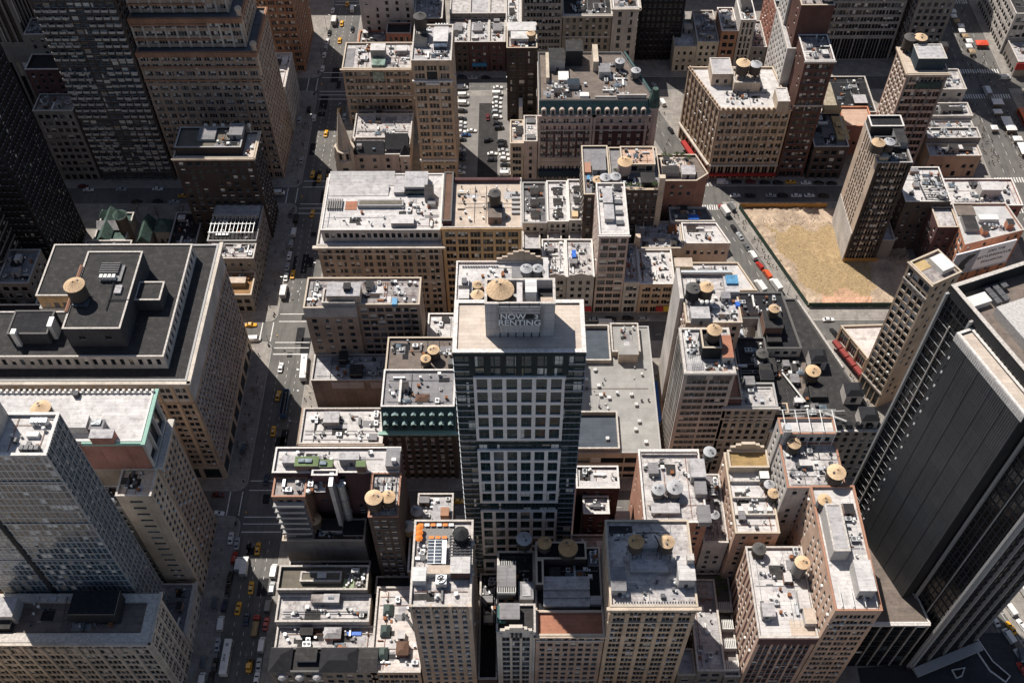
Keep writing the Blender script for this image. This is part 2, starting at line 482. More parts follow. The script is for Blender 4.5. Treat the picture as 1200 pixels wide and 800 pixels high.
  if A > 40:
   m = M()
   for i in range(int(2+A/60)):
    x, y = pt(.3); c = g.random()
    if c < .4: m.bar((x, y, z), (x+g.uniform(-.2, .2), y, z+g.uniform(1.5, 4)), .05)
    elif c < .7: L = g.uniform(.6, 2.2); m.box(x, min(x1-.1, x+L), y, y+.18, z, z+g.uniform(.2, .6))
    else: m.box(x, x+g.uniform(.3, .9), y, min(y1-.1, y+g.uniform(.3, 1.2)), z, z+g.uniform(.2, .9))
   s.part('roof_oddments', m, g.choice(['galv_dark', 'steel_dark', 'coping_grey', 'rust']), 'stuff')
  if ducts:
   m = M()
   for i in range(ducts):
    x, y = pt(1); L = g.uniform(2, 6); w_ = g.uniform(.25, .5); h = g.uniform(.5, .9)
    if g.random() < .5: m.box(max(x0, x-L/2), min(x1, x+L/2), y-w_, y+w_, z+.25, z+.25+h, 0, True)
    else: m.box(x-w_, x+w_, max(y0, y-L/2), min(y1, y+L/2), z+.25, z+.25+h, 0, True)
   s.part('duct', m, g.choice(['galv', 'galv_dark', 'ac_white']))
  if pipes:
   m = M()
   for i in range(pipes):
    x, y = pt(.5)
    if g.random() < .5: m.bar((x0+.4, y, z+.25), (x1-.4, y, z+.25), .09)
    else: m.bar((x, y0+.4, z+.25), (x, y1-.4, z+.25), .09)
   s.part('roof_pipe', m, g.choice(['galv_dark', 'rust', 'galv']))
  for i in range(acs):
   x, y = pt(1.0)
   ac_unit(x, y, z, g, s.root)
 def finish(s):
  put_windows(s.root, s.wins); return s
ACP = []
def ac_unit(x, y, z, g, root):
 if not ACP:
  for (a, b, h, mt) in ((.7, .6, 1.0, 'ac_white'), (1.0, .7, 1.2, 'galv'), (1.3, .8, 1.4, 'galv'), (.6, .6, 1.2, 'galv_dark'), (.5, .45, .8, 'ac_white')):
   c = M(); c.box(-a, a, -b, b, .25, h, 0, True)
   for i in (-1, 1):
    for j in (-1, 1): c.box(i*a*.8-.08, i*a*.8+.08, j*b*.8-.08, j*b*.8+.08, 0, .25)
   for k in range(5): c.box(-a*.9, a*.9, -b-.03, -b-.005, .4+k*(h-.6)/5, .4+k*(h-.6)/5+.08, 1)
   me = c.mesh('casing', [MT[mt], MT['galv_dark']])
   f = M(); k = 2 if a > 1 else 1
   for q in range(k):
    cx = 0 if k == 1 else (-a/2+q*a)
    f.lathe(cx, 0, [(min(a/k, b)*.8, h), (min(a/k, b)*.8, h+.14), (min(a/k, b)*.66, h+.14), (min(a/k, b)*.62, h+.04)], 10)
   me2 = f.mesh('fan_guard', [MT['galv_dark']])
   ACP.append((me, me2))
 me, me2 = g.choice(ACP)
 o = bpy.data.objects.new('air_conditioner', me); off = WL(root); o.location = (x-off[0], y-off[1], z-off[2]); o.rotation_euler = (0, 0, g.choice([0, pi/2, pi, -pi/2])); o.parent = root; col.objects.link(o)
 f = bpy.data.objects.new('fan_guard', me2); f.parent = o; col.objects.link(f)
 return o
LID = [0]
def water_tower(x, y, z, r, label, h=None, leg=2.4, cone='tan', body='wood_dark', flat=.5):
 """wooden roof tank: staved drum with hoops, conical lid, four braced legs, ladder"""
 h = h or r*1.9
 LID[0] += 1; cone = {'tan': ('tan', 'tan2', 'tan3')[LID[0]*7 % 3]}.get(cone, cone)
 t = empty('water_tower', (x, y, z), LID[0]*1.3 % 6); tag(t, label, 'water tower', 'rooftop water towers')
 d = M(); k = 18
 d.lathe(0, 0, [(r*.98, leg), (r, leg+h*.5), (r*.96, leg+h)], k)
 d.v = [(a*(1+.012*((i % k) % 2)), b*(1+.012*((i % k) % 2)), c) for i, (a, b, c) in enumerate(d.v)]
 d.build('tank', [MT[body]], t, (0, 0, 0))
 hp = M()
 for i in range(5):
  zz = leg+h*(.1+.2*i); hp.lathe(0, 0, [(r*1.03, zz), (r*1.03, zz+.09)], k, 0, False)
 hp.build('hoop', [MT['galv_dark']], t, (0, 0, 0))
 c = M(); c.lathe(0, 0, [(r*1.1, leg+h-.02), (r*1.1, leg+h+.1), (r*.5, leg+h+.1+flat*r*.5), (.08, leg+h+.1+flat*r)], k)
 for i in range(k): a_ = 2*pi*i/k; c.bar((r*1.09*cos(a_), r*1.09*sin(a_), leg+h+.1), (.1*cos(a_), .1*sin(a_), leg+h+.1+flat*r), .025, 0, 3)
 c.build('conical_lid', [MT['lid_'+cone]], t, (0, 0, 0))
 ht = M(); ht.obox((r*.45, -r*.2), (.9, .43), (-.43, .9), .28, .28, leg+h+.1+flat*r*.4, leg+h+.3+flat*r*.6)
 ht.lathe(0, 0, [(.16, leg+h+flat*r), (.16, leg+h+flat*r+.35)], 6)
 ht.build('lid_hatch', [MT['galv_dark']], t, (0, 0, 0))
 for i, j in ((-1, -1), (1, -1), (1, 1), (-1, 1)):
  l = M(); q = r*.66
  l.bar((i*q*1.1, j*q*1.1, 0), (i*q, j*q, leg), .13)
  l.build('leg', [MT['steel_dark']], t, (0, 0, 0))
 p = M(); q = r*.7
 for j in (-1, 0, 1): p.box(-q*1.3, q*1.3, j*q-.12, j*q+.12, leg-.28, leg-.02, 0, True)
 for i, j in ((1, 1), (-1, 1)):
  p.bar((-q*i, -q*j, .2), (q*i, -q*j, leg-.3), .06); p.bar((-q*i, q*j, .2), (q*i, q*j, leg-.3), .06)
 p.build('platform', [MT['steel_dark']], t, (0, 0, 0))
 ld = M()
 for sx in (-.2, .2): ld.bar((sx, -r*1.08, .1), (sx, -r*1.08, leg+h), .04)
 for i in range(int((leg+h)/.6)): ld.bar((-.2, -r*1.08, .3+.6*i), (.2, -r*1.08, .3+.6*i), .03)
 ld.build('ladder', [MT['steel_dark']], t, (0, 0, 0))
 return t
MT = MATS
for nm_, c_ in dict(brick_brown=(.15, .095, .07), brick_dark=(.085, .06, .05), brick_red=(.21, .085, .06), brick_maroon=(.10, .045, .045),
  brick_tan=(.40, .30, .20), brick_ochre=(.30, .19, .085), brick_pink=(.46, .32, .25), stone_lime=(.42, .38, .33), stone_grey=(.29, .28, .27),
  stone_tan=(.36, .29, .22), stone_dark=(.13, .12, .11), stucco_white=(.66, .64, .62), brick_olive=(.17, .15, .11), stone_brown=(.22, .165, .125),
  brick_rust=(.20, .10, .055), trim=(.30, .28, .26), stone_rose=(.36, .285, .255), stone_pale=(.5, .46, .40), black_clad=(.03, .03, .032), brick_orange=(.40, .155, .075)).items():
 wall(nm_, c_)
roof('roof_white', (.64, .61, .59), (.30, .27, .26), .5)
roof('roof_white2', (.60, .565, .54), (.22, .19, .19), .8)
roof('roof_silver', (.5, .48, .48), (.2, .19, .2), .6)
roof('roof_cream', (.60, .50, .41), (.36, .27, .2), .5)
roof('roof_grey', (.27, .26, .265), (.13, .12, .125), .5)
roof('roof_tar', (.042, .040, .040), (.075, .07, .067), .6)
roof('roof_tar2', (.022, .022, .025), (.05, .047, .047), .5)
roof('roof_gravel', (.21, .17, .145), (.1, .085, .075), .6)
roof('roof_stain', (.40, .36, .34), (.13, .11, .11), .9)
roof('roof_tilepink', (.62, .53, .45), (.45, .35, .28), .4)
roof('roof_olive', (.17, .15, .12), (.1, .09, .075), .5)
roof('roof_terracotta', (.42, .19, .12), (.25, .12, .08), .5)
roof('slate', (.03, .03, .034), (.05, .05, .053), .4, .5)
roof('roof_bluegrey', (.085, .10, .12), (.06, .07, .09), .4, 1.6)
roof('patina', (.095, .15, .125), (.045, .065, .06), .9, .7)
roof('patina_dark', (.085, .155, .15), (.05, .085, .09), .4, .8)
plain('coping', (.48, .44, .40), .8, 0, .3); plain('coping_grey', (.36, .35, .34), .8); plain('coping_dark', (.11, .105, .1), .8); plain('coping_tan', (.5, .42, .33), .8)
plain('coping_white', (.62, .585, .55), .7, 0, .25); plain('coping_green', (.26, .42, .35), .8)
plain('roof_box', (.45, .43, .41), .9, 0, .2); plain('roof_box2', (.30, .29, .285), .9, 0, .2)
plain('door_dark', (.05, .05, .055)); plain('galv', (.50, .51, .52), .5, .5, .2); plain('galv_dark', (.11, .11, .115), .6, .3, .3)
plain('ac_white', (.66, .65, .62), .5); plain('rust', (.22, .085, .035), .8, 0, .4); plain('steel_dark', (.045, .045, .05), .6, .4)
plain('orange_trim', (.36, .185, .12), .7); plain('tarp_blue', (.02, .12, .5), .5, 0, .3, 1.0); plain('tarp_sky', (.08, .24, .40), .5, 0, .3, 1.0)
plain('blind', (.62, .61, .57), .8, 0, .2, .3); plain('frame_dark', (.07, .07, .07), .5); plain('frame_white', (.62, .61, .58), .5); plain('frame_grey', (.28, .28, .28), .5)
plain('frame_green', (.05, .085, .08), .5)
plain('wood_dark', (.085, .065, .05), .9, 0, .35, 3); plain('wood_tan', (.36, .26, .16), .9, 0, .3, 3); plain('wood_grey', (.22, .21, .20), .9, 0, .3, 3)
plain('lid_tan', (.60, .42, .25), .85, 0, .16, 2.0); plain('lid_grey', (.42, .42, .43), .7, .2, .2, 2); plain('lid_dark', (.09, .085, .08), .8, 0, .25, 2); plain('lid_brown', (.48, .31, .15), .85, 0, .2, 2)
glass('glass', (.012, .018, .022), .1, .3); glass('glass_teal', (.014, .032, .037), .12, .3); glass('glass_sky', (.14, .17, .20), .15); glass('glass_black', (.009, .010, .012), .12, .35)
glass('glass_reflect_tint', (.075, .09, .10), .2, .5); plain('blind_tan', (.34, .29, .22), .8, 0, .3)  # paler pane colour, a painted stand-in for reflections
glass('glass_blue', (.042, .075, .105), .03, 1.0, .8); glass('glass_spandrel', (.07, .085, .10), .2)
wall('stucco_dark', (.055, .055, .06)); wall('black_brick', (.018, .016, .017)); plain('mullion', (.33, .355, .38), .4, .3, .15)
roof('wood_deck', (.36, .21, .10), (.22, .12, .06), .5, .3); wall('wood_tan_wall', (.20, .14, .07)); roof('roof_tilegrey', (.17, .165, .17), (.1, .1, .1), .4)
plain('green_patch', (.28, .33, .2), .9); roof('ac_white_roof', (.70, .69, .67), (.4, .38, .36), .3); roof('green_roof', (.17, .23, .11), (.1, .13, .07), .5)
glass('glass_canopy', (.06, .075, .10), .15); roof('roof_cream_white', (.70, .63, .58), (.33, .28, .25), .55); roof('skylight_green', (.10, .13, .12), (.06, .08, .07), .4); roof('rust_roof', (.17, .10, .07), (.1, .06, .05), .5)
plain('tarp_green', (.05, .13, .12), .8); plain('tarp_navy', (.02, .06, .12), .6); wall('stone_rose_brown', (.24, .165, .125)); wall('brick_tan_mid', (.40, .29, .19))
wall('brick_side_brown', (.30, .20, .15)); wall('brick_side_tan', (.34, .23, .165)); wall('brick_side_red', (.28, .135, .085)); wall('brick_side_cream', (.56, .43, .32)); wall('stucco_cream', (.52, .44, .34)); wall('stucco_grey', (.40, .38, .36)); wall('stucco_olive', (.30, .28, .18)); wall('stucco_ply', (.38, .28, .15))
wall('glass_frame', (.022, .032, .032)); plain('tower_stone', (.72, .685, .67), .8, 0, .08, .6); wall('tower_panel', (.33, .32, .33), .12)
wall('brick_plain_brown', (.17, .13, .105), .35); plain('awning_lilac', (.36, .34, .46), .7); plain('dormer_cap', (.20, .28, .27), .7, 0, .2); roof('roof_ochre', (.40, .27, .12), (.2, .14, .08), .5); roof('roof_smooth', (.36, .35, .33), (.25, .24, .23), .3, 6)
roof('roof_cream_ply', (.6, .42, .28), (.36, .25, .17), .4); wall('stone_grey2', (.25, .235, .215)); wall('stone_olive', (.20, .18, .155)); roof('roof_terracotta_pale', (.5, .25, .17), (.3, .16, .1), .4); wall('brick_rust_dark', (.13, .07, .05))
roof('roof_pinkdeck', (.58, .40, .30), (.4, .27, .2), .4); wall('brick_red_dark', (.15, .07, .05)); wall('stone_tan2', (.42, .36, .29)); glass('glass_green', (.18, .24, .2), .15); wall('brick_tan2', (.33, .24, .16)); roof('concrete_pale', (.24, .225, .21), (.2, .19, .18), .4, 3)
wall('brick_black_brown', (.055, .04, .034)); wall('stone_rose_pale', (.42, .35, .31)); roof('slate_blue', (.035, .05, .065), (.05, .06, .07), .3); wall('brick_red_tower', (.115, .05, .036)); plain('wood_pale', (.55, .5, .44), .9, 0, .15, 3); roof('roof_plyyellow', (.55, .40, .20), (.35, .25, .12), .4); roof('roof_stained_cream', (.42, .37, .28), (.2, .15, .09), .7)
wall('slate_blue_wall', (.04, .06, .075)); plain('dry_straw', (.47, .345, .19), .95, 0, .3, 1); roof('roof_metal', (.55, .54, .53), (.4, .39, .38), .3, .5); plain('awning_dullred', (.25, .045, .04), .8)
wall('clad_a', (.060, .063, .067), .12, .55); wall('clad_b', (.064, .067, .071), .12, .5); wall('clad_c', (.068, .07, .073), .12, .5); wall('stone_pale_green', (.27, .25, .2)); wall('stone_grid', (.16, .155, .15)); plain('sign_blue', (.04, .2, .4), .5)
plain('lid_tan2', (.52, .37, .23), .85, 0, .25, 2.0); plain('lid_tan3', (.64, .46, .29), .85, 0, .2, 2.0)
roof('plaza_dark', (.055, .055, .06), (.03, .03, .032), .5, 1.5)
paint('p_taxi', (.72, .36, .015)); paint('p_white', (.74, .73, .71)); paint('p_black', (.018, .018, .02)); paint('p_silver', (.40, .41, .42))
paint('p_red', (.42, .03, .02)); paint('p_darkred', (.12, .02, .022)); paint('p_blue', (.03, .07, .17)); paint('p_grey', (.13, .135, .14)); paint('p_orange', (.62, .10, .03)); paint('p_navy', (.02, .035, .07)); paint('p_brown', (.16, .10, .06)); paint('p_busblue', (.06, .13, .26))
plain('tyre', (.02, .02, .02), .9); plain('rim', (.35, .35, .35), .4, .6); glass('car_glass', (.012, .015, .018), .05); plain('head_lamp', (.7, .7, .66), .2); plain('tail_lamp', (.35, .01, .01), .3)
plain('seat_dark', (.04, .05, .07), .8); plain('bus_number', (.05, .055, .06), .7)
def loft(m, st, mi=0):
 """st: list of (y, [(x,z)...]) cross sections with equal point counts, joined and capped"""
 n0 = len(m.v); k = len(st[0][1])
 for y, pts in st: m.v += [(x, y, z) for x, z in pts]
 for a in range(len(st)-1):
  for i in range(k):
   j = (i+1) % k
   m.f.append((n0+a*k+i, n0+(a+1)*k+i, n0+(a+1)*k+j, n0+a*k+j)); m.m.append(mi)
 m.f.append(tuple(n0+i for i in range(k))); m.m.append(mi)
 e = n0+(len(st)-1)*k
 m.f.append(tuple(e+i for i in range(k-1, -1, -1))); m.m.append(mi)
def sec(w_, zl, zh, sh=.86, b=.14):
 return [(-w_*.93, zl), (-w_, zl+b), (-w_, zh-b), (-w_*sh, zh), (w_*sh, zh), (w_, zh-b), (w_, zl+b), (w_*.93, zl)]
def wheel_mesh(r, wd):
 m = M(); k = 12
 for mi, rr, x0, x1 in ((0, r, -wd/2, wd/2), (1, r*.6, -wd/2-.012, wd/2+.012)):
  n = len(m.v)
  for x in (x0, x1):
   for i in range(k): m.v.append((x, rr*cos(2*pi*i/k), rr*sin(2*pi*i/k)))
  for i in range(k):
   j = (i+1) % k
   m.f.append((n+i, n+j, n+k+j, n+k+i)); m.m.append(mi)
  m.f.append(tuple(n+i for i in range(k-1, -1, -1))); m.m.append(mi)
  m.f.append(tuple(n+k+i for i in range(k))); m.m.append(mi)
 return m.mesh('wheel', [MT['tyre'], MT['rim']])
def me1(name, m, mats): return m.mesh(name, [MT[x] for x in mats])
VP = {}
def veh_parts(kind):
 """list of (part name, mesh, location, painted?)"""
 if kind in VP: return VP[kind]
 P = []
 if kind in ('sedan', 'taxi', 'suv'):
  suv = kind == 'suv'
  Lh, W, zb, zt = (2.4, .93, .95, 1.72) if suv else (2.42, .91, .82, 1.42)
  b = M()
  loft(b, [(-Lh, sec(W*.86, .34, zb*.92)), (-Lh+.25, sec(W*.97, .24, zb)), (-1.2, sec(W, .22, zb+.02)), (1.1, sec(W, .22, zb+.02)), (Lh-.45, sec(W*.97, .24, zb*.9)), (Lh, sec(W*.82, .34, zb*.74))])
  y0, y1, y2, y3 = ((-2.3, -1.95, .35, 1.15) if suv else (-1.75, -1.0, .25, 1.05))
  loft(b, [(y0, sec(W*.84, zb-.05, zb+.03, .95, .02)), (y1, sec(W*.86, zb-.05, zt, .84, .1)), (y2, sec(W*.86, zb-.05, zt, .84, .1)), (y3, sec(W*.86, zb-.05, zb+.03, .95, .02))])
  P.append(('body', me1('body', b, ['p_white']), (0, 0, 0), True))
  g = M(); e = .02; t = zt
  g.quad((-W*.66, y3-.1, zb+.14+e), (W*.66, y3-.1, zb+.14+e), (W*.62, y2+.08, t-.08+e), (-W*.62, y2+.08, t-.08+e)); P.append(('windscreen', me1('windscreen', g, ['car_glass']), (0, .03, .02), False))
  g = M(); g.quad((W*.66, y0+.1, zb+.14+e), (-W*.66, y0+.1, zb+.14+e), (-W*.62, y1-.08, t-.08+e), (W*.62, y1-.08, t-.08+e)); P.append(('rear_window', me1('rear_window', g, ['car_glass']), (0, -.03, .02), False))
  for sx in (-1, 1):
   g = M(); x0, x1 = sx*(W*.862+.012), sx*(W*.845+.012)
   q = [(x0, y0+.3, zb+.06), (x0, y3-.3, zb+.06), (x1, y2-.02, t-.16), (x1, y1+.02, t-.16)]
   if sx < 0: q = q[::-1]
   g.face(q); P.append(('side_window', me1('side_window', g, ['car_glass']), (0, 0, 0), False))
  wm = wheel_mesh(.36 if suv else .33, .22)
  for sx in (-1, 1):
   for y in (-1.42, 1.42): P.append(('wheel', wm, (sx*(W-.1), y, .36 if suv else .33), False))
  h = M(); h.box(-.17, .17, -.03, .03, -.07, .07, 0, True); hm = me1('headlight', h, ['head_lamp']); tm = me1('tail_light', h, ['tail_lamp'])
  for sx in (-1, 1):
   P.append(('headlight', hm, (sx*W*.56, Lh+.0, zb*.62), False)); P.append(('tail_light', tm, (sx*W*.6, -Lh-.0, zb*.74), False))
  if kind == 'taxi':
   r = M(); r.box(-.16, .16, -.45, .45, 0, .2, 0, True); P.append(('roof_sign', me1('roof_sign', r, ['ac_white']), (0, -.35, zt), False))
 elif kind == 'van':
  b = M(); W = 1.0
  loft(b, [(-2.7, sec(W*.95, .4, 2.1, .9, .12)), (-2.55, sec(W, .3, 2.25, .88, .14)), (1.35, sec(W, .3, 2.25, .88, .14)), (1.95, sec(W*.98, .3, 1.35, .9)), (2.6, sec(W*.95, .3, 1.12, .9)), (2.75, sec(W*.86, .4, .9, .9))])
  P.append(('body', me1('body', b, ['p_white']), (0, 0, 0), True))
  g = M(); g.quad((-.82, 1.92, 1.44), (.82, 1.92, 1.44), (.78, 1.44, 2.18), (-.78, 1.44, 2.18)); P.append(('windscreen', me1('windscreen', g, ['car_glass']), (0, .04, .02), False))
  for sx in (-1, 1):
   g = M(); x = sx*(W+.012); q = [(x, .3, 1.35), (x, 1.45, 1.35), (x, 1.2, 1.95), (x, .3, 1.95)]
   g.face(q[::-1] if sx < 0 else q); P.append(('side_window', me1('side_window', g, ['car_glass']), (0, 0, 0), False))
  g = M(); g.quad((.7, -2.72, 1.3), (-.7, -2.72, 1.3), (-.7, -2.66, 1.95), (.7, -2.66, 1.95)); P.append(('rear_window', me1('rear_window', g, ['car_glass']), (0, -.02, 0), False))
  wm = wheel_mesh(.37, .24)
  for sx in (-1, 1):
   for y in (-1.7, 1.75): P.append(('wheel', wm, (sx*.9, y, .37), False))
  h = M(); h.box(-.15, .15, -.03, .03, -.09, .09, 0, True); hm = me1('headlight', h, ['head_lamp']); tm = me1('tail_light', h, ['tail_lamp'])
  for sx in (-1, 1):
   P.append(('headlight', hm, (sx*.68, 2.74, .72), False)); P.append(('tail_light', tm, (sx*.85, -2.7, .95), False))
 elif kind in ('box_truck', 'flatbed'):
  b = M(); W = 1.1
  loft(b, [(1.9, sec(W, .5, 2.3, .9)), (2.5, sec(W, .45, 2.35, .88)), (3.0, sec(W, .45, 1.55, .9)), (3.7, sec(W*.95, .45, 1.4, .9)), (3.85, sec(W*.85, .5, 1.1, .9))])
  P.append(('cab', me1('cab', b, ['p_white']), (0, 0, 0), True))
  g = M(); g.quad((-.88, 2.99, 1.62), (.88, 2.99, 1.62), (.82, 2.55, 2.28), (-.82, 2.55, 2.28)); P.append(('windscreen', me1('windscreen', g, ['car_glass']), (0, .05, .02), False))
  c = M(); c.box(-.5, .5, -3.6, 2.2, .55, .8, 0, True); P.append(('chassis', me1('chassis', c, ['steel_dark']), (0, 0, 0), False))
  c = M()
  if kind == 'box_truck':
   c.box(-1.2, 1.2, -3.8, 1.7, .82, 3.3, 0, True)
   P.append(('cargo_box', me1('cargo_box', c, ['p_white']), (0, 0, 0), False))
   d = M()
   for i in range(7): d.box(-1.215, 1.215, -3.7+i*.88, -3.64+i*.88, 3.302, 3.33)
   d.box(-1.1, 1.1, -3.83, -3.805, .9, 3.2); P.append(('roll_door', me1('roll_door', d, ['frame_grey']), (0, 0, 0), False))
  else:
   c.box(-1.15, 1.15, -3.9, 1.6, .82, 1.0, 0, True)
   for x in (-1.15, 1.05): c.box(x, x+.1, -3.9, 1.6, 1.0, 1.7)
   c.box(-1.05, 1.05, -3.9, -3.8, 1.0, 1.7); c.box(-1.05, 1.05, 1.5, 1.6, 1.0, 1.9)
   P.append(('dump_body', me1('dump_body', c, ['p_brown']), (0, 0, 0), False))
   d = M(); d.box(-1.04, 1.04, -3.7, 1.4, 1.0, 1.45)
   n = len(d.v); d.v += [(-1, -3.6, 1.46), (1, -3.6, 1.46), (1, 1.3, 1.46), (-1, 1.3, 1.46), (0, -1.2, 1.95)]; d.f += [(n, n+1, n+4), (n+1, n+2, n+4), (n+2, n+3, n+4), (n+3, n, n+4)]; d.m += [0]*4
   P.append(('load', me1('load', d, ['soil']), (0, 0, 0), False))
  wm = wheel_mesh(.48, .34)
  for sx in (-1, 1):
   for y in (-2.5, 2.9): P.append(('wheel', wm, (sx*.98, y, .48), False))
 elif kind in ('bus', 'tour_bus'):
  b = M(); W = 1.28; H = 3.05 if kind == 'bus' else 2.35
  loft(b, [(-6, sec(W*.97, .4, H*.97, .92)), (-5.85, sec(W, .35, H, .9)), (5.8, sec(W, .35, H, .9)), (6.05, sec(W*.95, .4, H*.94, .92))])
  P.append(('body', me1('body', b, ['p_white']), (0, 0, 0), True))
  g = M(); g.quad((-1.1, 6.08, 1.2), (1.1, 6.08, 1.2), (1.05, 6.02, H-.35), (-1.05, 6.02, H-.35)); P.append(('windscreen', me1('windscreen', g, ['car_glass']), (0, .02, 0), False))
  for sx in (-1, 1):
   for i in range(7):
    g = M(); x = sx*(W+.012); ya = -5.5+i*1.58; q = [(x, ya, 1.25), (x, ya+1.42, 1.25), (x, ya+1.42, min(2.4, H-.3)), (x, ya, min(2.4, H-.3))]
    g.face(q[::-1] if sx < 0 else q); P.append(('side_window', me1('side_window', g, ['car_glass']), (0, 0, 0), False))
  wm = wheel_mesh(.5, .34)
  for sx in (-1, 1):
   for y in (-3.6, 3.9): P.append(('wheel', wm, (sx*1.12, y, .5), False))
  if kind == 'bus':
   r = M(); r.box(-.8, .8, -4.6, -3.0, H, H+.22); P.append(('roof_unit', me1('roof_unit', r, ['ac_white']), (0, 0, 0), False))
   r = M(); r.box(-.45, .45, 3.4, 4.4, H, H+.1); P.append(('roof_hatch', me1('roof_hatch', r, ['frame_grey']), (0, 0, 0), False))
  else:
   r = M()
   for x in (-1.28, 1.2): r.box(x, x+.08, -5.9, 5.6, H, H+.95)
   r.box(-1.2, 1.2, -5.98, -5.9, H, H+.95); r.box(-1.2, 1.2, 5.6, 5.7, H, H+1.2)
   P.append(('upper_rail', me1('upper_rail', r, ['p_busblue']), (0, 0, 0), True))
   d = M(); d.box(-1.19, 1.19, -5.88, 5.58, H, H+.05); P.append(('upper_deck', me1('upper_deck', d, ['p_grey']), (0, 0, 0), False))
   s_ = M()
   for i in range(11):
    for x in (-.65, .65): s_.box(x-.42, x+.42, -5.2+i*.92, -4.78+i*.92, H+.05, H+.5); s_.box(x-.42, x+.42, -5.2+i*.92, -5.1+i*.92, H+.5, H+1.0)
   P.append(('seats', me1('seats', s_, ['seat_dark']), (0, 0, 0), False))
 elif kind == 'loader':
  b = M(); loft(b, [(-2.2, sec(.9, .7, 1.6)), (.3, sec(.95, .6, 1.7)), (1.2, sec(.7, .6, 1.3))]); P.append(('body', me1('body', b, ['p_taxi']), (0, 0, 0), True))
  c = M(); c.box(-.7, .7, -1.3, .2, 1.7, 2.7); P.append(('cab', me1('cab', c, ['car_glass']), (0, 0, 0), False))
  c = M(); c.box(-.75, .75, -1.4, .3, 2.702, 2.85); P.append(('cab_roof', me1('cab_roof', c, ['p_taxi']), (0, 0, 0), False))
  c = M(); c.bar((-.6, .8, 1.5), (-.6, 2.6, .7), .12); c.bar((.6, .8, 1.5), (.6, 2.6, .7), .12); P.append(('lift_arm', me1('lift_arm', c, ['p_taxi']), (0, 0, 0), False))
  c = M(); loft(c, [(2.3, sec(1.15, .25, 1.2)), (3.0, sec(1.15, .15, .5, .95, .05))]); P.append(('bucket', me1('bucket', c, ['p_grey']), (0, 0, 0), False))
  wm = wheel_mesh(.62, .45)
  for sx in (-1, 1):
   for y in (-1.4, 1.0): P.append(('wheel', wm, (sx*.95, y, .62), False))
 VP[kind] = P; return P
CATS = dict(sedan='car', taxi='taxi', suv='car', van='van', box_truck='truck', flatbed='truck', bus='bus', tour_bus='bus', loader='loader')
NAMES = dict(sedan='car', taxi='taxi', suv='sport_utility_car', van='van', box_truck='box_truck', flatbed='dump_truck', bus='bus', tour_bus='open_top_bus', loader='wheel_loader')
def vehicle(kind, p, head, pm, label, group):
 """p ground point, head heading in degrees clockwise from the avenue"""
 t = empty(NAMES[kind], (p[0], p[1], .012), -radians(head)); tag(t, label, CATS[kind], group)
 for n, me, loc, pt in veh_parts(kind):
  o = bpy.data.objects.new(n, me); o.location = loc; o.parent = t; col.objects.link(o)
  if pt: o.material_slots[0].link = 'OBJECT'; o.material_slots[0].material = MT[pm]
 return t
plain('skin', (.42, .25, .18), .7); plain('hair', (.03, .02, .016), .8)
CLOTH = []
for i_, c_ in enumerate([(.03, .03, .035), (.05, .06, .10), (.5, .48, .46), (.32, .05, .04), (.12, .12, .13), (.22, .2, .16), (.08, .16, .3), (.42, .3, .16), (.02, .02, .02), (.06, .07, .05)]):
 plain('cloth%d' % i_, c_, .9); CLOTH.append('cloth%d' % i_)
PP = []
def person_protos():
 rr = random.Random(3)
 for q in range(8):
  st = rr.uniform(.12, .34); arm = rr.uniform(-.1, .35)
  J = [(0, 0, .95, .14), (0, .01, 1.2, .15), (0, .0, 1.42, .16), (0, .0, 1.52, .06), (0, .03, 1.62, .095), (0, .02, 1.74, .08),
             (-.2, 0, 1.42, .065), (-.25, -arm*.4, 1.15, .05), (-.24, -arm*.3+.12, .9, .035), (.2, 0, 1.42, .065), (.25, arm*.4, 1.15, .05), (.24, arm*.4+.12, .9, .035),
             (-.1, st*.35, .88, .1), (-.1, st*.6, .5, .07), (-.1, st, .09, .045), (-.1, st+.16, .04, .04), (.1, -st*.2, .88, .1), (.1, -st*.5+.05, .5, .07), (.1, -st, .09, .045), (.1, -st+.16, .04, .04)]
  E = [(0, 1), (1, 2), (2, 3), (3, 4), (4, 5), (2, 6), (6, 7), (7, 8), (2, 9), (9, 10), (10, 11), (0, 12), (12, 13), (13, 14), (14, 15), (0, 16), (16, 17), (17, 18), (18, 19)]
  me = bpy.data.meshes.new('person'); me.from_pydata([j[:3] for j in J], E, []); o = bpy.data.objects.new('person_base', me); col.objects.link(o)
  md = o.modifiers.new('skin', 'SKIN'); md.use_smooth_shade = True
  for v, j in zip(me.skin_vertices[0].data, J): v.radius = (j[3], j[3]*.8)
  me.skin_vertices[0].data[0].use_root = True
  dg = bpy.context.evaluated_depsgraph_get(); ev = bpy.data.meshes.new_from_object(o.evaluated_get(dg))
  bpy.data.objects.remove(o)
  ev.materials.clear()
  a, b_ = rr.sample(CLOTH, 2)
  for x in (a, b_, 'skin', 'hair'): ev.materials.append(MT[x])
  for f in ev.polygons:
   c = f.center; f.material_index = 3 if c.z > 1.64 and (c.y < .06 or c.z > 1.74) else 2 if c.z > 1.49 or (abs(c.x) > .2 and c.z < 1.0) else 0 if c.z > .93 else 1
  PP.append(ev)
def person(x, y, label, group, z=.16):
 if not PP: person_protos()
 o = bpy.data.objects.new('person', rnd.choice(PP)); o.location = (x, y, z); o.rotation_euler = (0, 0, rnd.uniform(0, 6.28)); col.objects.link(o)
 tag(o, label, 'person', group); return o
def bark_mats():
 wall('bark', (.12, .09, .065), .3); 
 for n_, c_ in (('leaf', (.055, .085, .03)), ('leaf_light', (.10, .13, .045)), ('twig_bud', (.19, .13, .085))):
  plain(n_, c_, .8, 0, .35, 2)
bark_mats()
